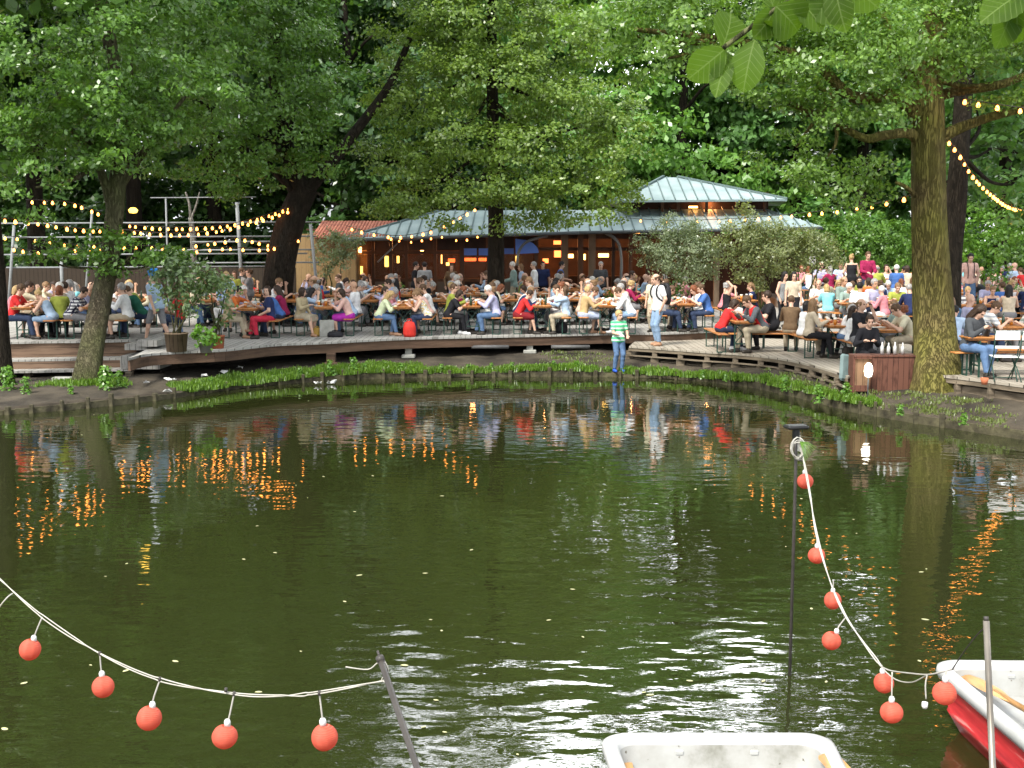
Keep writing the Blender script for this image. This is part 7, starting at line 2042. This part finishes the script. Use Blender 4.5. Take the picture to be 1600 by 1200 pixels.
# ------------------------------------------------------------------ branch of near leaves hanging into the top of the view
def near_leaf(L_, W_):
    mb = MB(); n = 15; vs = []; fs = []
    for i in range(n + 1):
        t = i / n
        w = W_ * (math.sin(math.pi * min(1, t ** 1.12)) ** .62) * .5
        if i % 2 and 0 < i < n: w *= 1.06
        z = -.10 * L_ * (t - .5) ** 2 * 4
        vs += [(-w, t * L_, z + .16 * w), (-w * .5, t * L_, z + .05 * w), (0, t * L_, z), (w * .5, t * L_, z + .05 * w), (w, t * L_, z + .16 * w)]
    for i in range(n):
        for k in range(4): fs.append((i * 5 + k, i * 5 + k + 1, (i + 1) * 5 + k + 1, (i + 1) * 5 + k))
    mb.add(vs, fs, 0, True)
    return mb
def near_leaf_mat():
    m, nt, b = new_mat('near_leaf')
    tc = N(nt, 'ShaderNodeTexCoord'); sp = N(nt, 'ShaderNodeSeparateXYZ'); nt.links.new(tc.outputs['UV'], sp.inputs[0])
    geo = N(nt, 'ShaderNodeNewGeometry'); n = N(nt, 'ShaderNodeTexNoise'); n.inputs['Scale'].default_value = 14; nt.links.new(tc.outputs['Object'], n.inputs['Vector'])
    so = N(nt, 'ShaderNodeSeparateXYZ'); nt.links.new(tc.outputs['Object'], so.inputs[0])
    ab = N(nt, 'ShaderNodeMath', operation='ABSOLUTE'); nt.links.new(so.outputs['X'], ab.inputs[0])
    m1 = N(nt, 'ShaderNodeMath', operation='MULTIPLY_ADD'); nt.links.new(ab.outputs[0], m1.inputs[0]); m1.inputs[1].default_value = -.85; nt.links.new(so.outputs['Y'], m1.inputs[2])
    m2 = N(nt, 'ShaderNodeMath', operation='MULTIPLY'); nt.links.new(m1.outputs[0], m2.inputs[0]); m2.inputs[1].default_value = 88
    m3 = N(nt, 'ShaderNodeMath', operation='FRACT'); nt.links.new(m2.outputs[0], m3.inputs[0])
    m4 = N(nt, 'ShaderNodeMath', operation='LESS_THAN'); nt.links.new(m3.outputs[0], m4.inputs[0]); m4.inputs[1].default_value = .10
    m5 = N(nt, 'ShaderNodeMath', operation='LESS_THAN'); nt.links.new(ab.outputs[0], m5.inputs[0]); m5.inputs[1].default_value = .0011
    m6 = N(nt, 'ShaderNodeMath', operation='MAXIMUM'); nt.links.new(m4.outputs[0], m6.inputs[0]); nt.links.new(m5.outputs[0], m6.inputs[1])
    r = ramp(nt, [(.3, (.03, .065, .006)), (.7, (.075, .14, .014))]); nt.links.new(n.outputs[0], r.inputs[0])
    vx = N(nt, 'ShaderNodeMix', data_type='RGBA'); nt.links.new(m6.outputs[0], vx.inputs[0]); nt.links.new(r.outputs[0], vx.inputs[6]); vx.inputs[7].default_value = (.16, .24, .06, 1)
    nt.links.new(vx.outputs[2], b.inputs['Base Color']); b.inputs['Roughness'].default_value = .6; b.inputs['Specular IOR Level'].default_value = .2
    n.inputs['Detail'].default_value = 5
    bp = N(nt, 'ShaderNodeBump'); bp.inputs['Strength'].default_value = .5; bp.inputs['Distance'].default_value = .002; nt.links.new(m3.outputs[0], bp.inputs['Height']); nt.links.new(bp.outputs[0], b.inputs['Normal'])
    tr = N(nt, 'ShaderNodeBsdfTranslucent'); tr.inputs[0].default_value = (.20, .36, .015, 1)
    ms = N(nt, 'ShaderNodeMixShader'); ms.inputs[0].default_value = .5
    tm = N(nt, 'ShaderNodeMix', data_type='RGBA', blend_type='MULTIPLY'); tm.inputs[0].default_value = .5; tm.inputs[6].default_value = (.13, .245, .012, 1); rv = ramp(nt, [(0, (1, 1, 1)), (1, (.45, .5, .4))]); nt.links.new(m6.outputs[0], rv.inputs[0]); nt.links.new(rv.outputs[0], tm.inputs[7]); nt.links.new(tm.outputs[2], tr.inputs[0])
    nt.links.new(b.outputs[0], ms.inputs[1]); nt.links.new(tr.outputs[0], ms.inputs[2]); nt.links.new(ms.outputs[0], nt.nodes['Material Output'].inputs[0])
    return m
NLM = near_leaf_mat()
def near_branch(label, stempts, leaves):
    c = stempts[0]; root = empty('leafy_branch', c); tag(root, label, 'branch')
    mb = MB(); mb.tube([v - c for v in curve_pts(stempts, 5)], [.004] * ((len(stempts) - 1) * 5 + 1), 6); mb.build('twig', B_GREY, root)
    for (bx, by, tx, ty, w, Y, roll) in leaves:
        p0, p1 = P(bx, by, Y=Y), P(tx, ty, Y=Y + random.uniform(-.03, .03)); L_ = (p1 - p0).length
        me = near_leaf(L_, w * Y / 1931).mesh('leaf', NLM)
        d = (p1 - p0).normalized(); back = Vector((0, -1, .2)); sx = d.cross(back).normalized(); up = sx.cross(d)
        M = Matrix(((sx.x, d.x, up.x, 0), (sx.y, d.y, up.y, 0), (sx.z, d.z, up.z, 0), (0, 0, 0, 1))) @ Matrix.Rotation(roll, 4, 'Y')
        M.translation = p0 - c
        o = link('leaf', me, root); o.matrix_local = M
YB = 2.1
near_branch('branch with large bright leaves hanging into the top right of the view', [P(1330, -90, Y=YB), P(1270, -20, Y=YB), P(1215, 12, Y=YB), P(1170, 45, Y=YB), P(1130, 75, Y=YB)],
    [(1132, 72, 1145, 18, 58, YB, .3), (1135, 75, 1075, 124, 52, YB, -.2), (1138, 78, 1118, 150, 34, YB + .02, .2), (1178, 60, 1160, 144, 52, YB, .3), (1215, 12, 1180, 60, 44, YB, -.5), (1215, 10, 1250, 50, 70, YB - .03, .2),
     (1212, 15, 1194, -20, 44, YB, .5), (1240, -10, 1290, 45, 60, YB, -.3), (1270, -20, 1322, 30, 70, YB + .02, .1), (1300, -40, 1320, 52, 44, YB, .6), (1290, -50, 1375, 12, 60, YB, .3), (1240, -15, 1230, -60, 60, YB, 0), (1180, 40, 1222, 48, 30, YB, 1.0)])
near_branch('small branch with three large leaves in the top right corner', [P(1640, -60, Y=YB), P(1610, -25, Y=YB), P(1585, -10, Y=YB)],
    [(1610, -22, 1535, 30, 56, YB, .2), (1590, -10, 1560, 76, 48, YB + .02, -.2), (1588, -8, 1590, 70, 40, YB, .5), (1612, -20, 1650, 30, 50, YB, 0)])

# ------------------------------------------------------------------ leaves floating on the pond
FL_ME = []
for s in range(3):
    mb = MB(); pts = [(math.cos(a) * .032 * (1 + .2 * math.sin(2 * a + s)), math.sin(a) * .018, 0) for a in [k * .7 for k in range(9)]]
    mb.add(pts + [(p[0], p[1], .003) for p in pts], [tuple(range(9, 18)), tuple(range(8, -1, -1))]); FL_ME.append(mb.mesh('floating_leaf', noisy('pale_leaf', (.42, .44, .18), .3, 20, .7, col2=(.6, .58, .35))))
rr = random.Random(3)
for k in range(90):
    px, py = rr.uniform(0, 1600), 620 + 560 * rr.random() ** 1.3
    q = P(px, py, z=.004)
    if any(abs(q.x - s.x) < 1.2 and q.y > s.y - .3 for s in sc_): continue
    if q.y < 8.8 and .3 < q.x < 4.5: continue
    o = link('floating_leaf', FL_ME[k % 3], None, q, rr.uniform(0, 6.28)); s_ = rr.uniform(.35, 1.0); o.scale = (s_, s_, 1)
    tag(o, 'small pale leaf floating flat on the dark pond water', 'leaf', 'pale leaves floating on the pond')
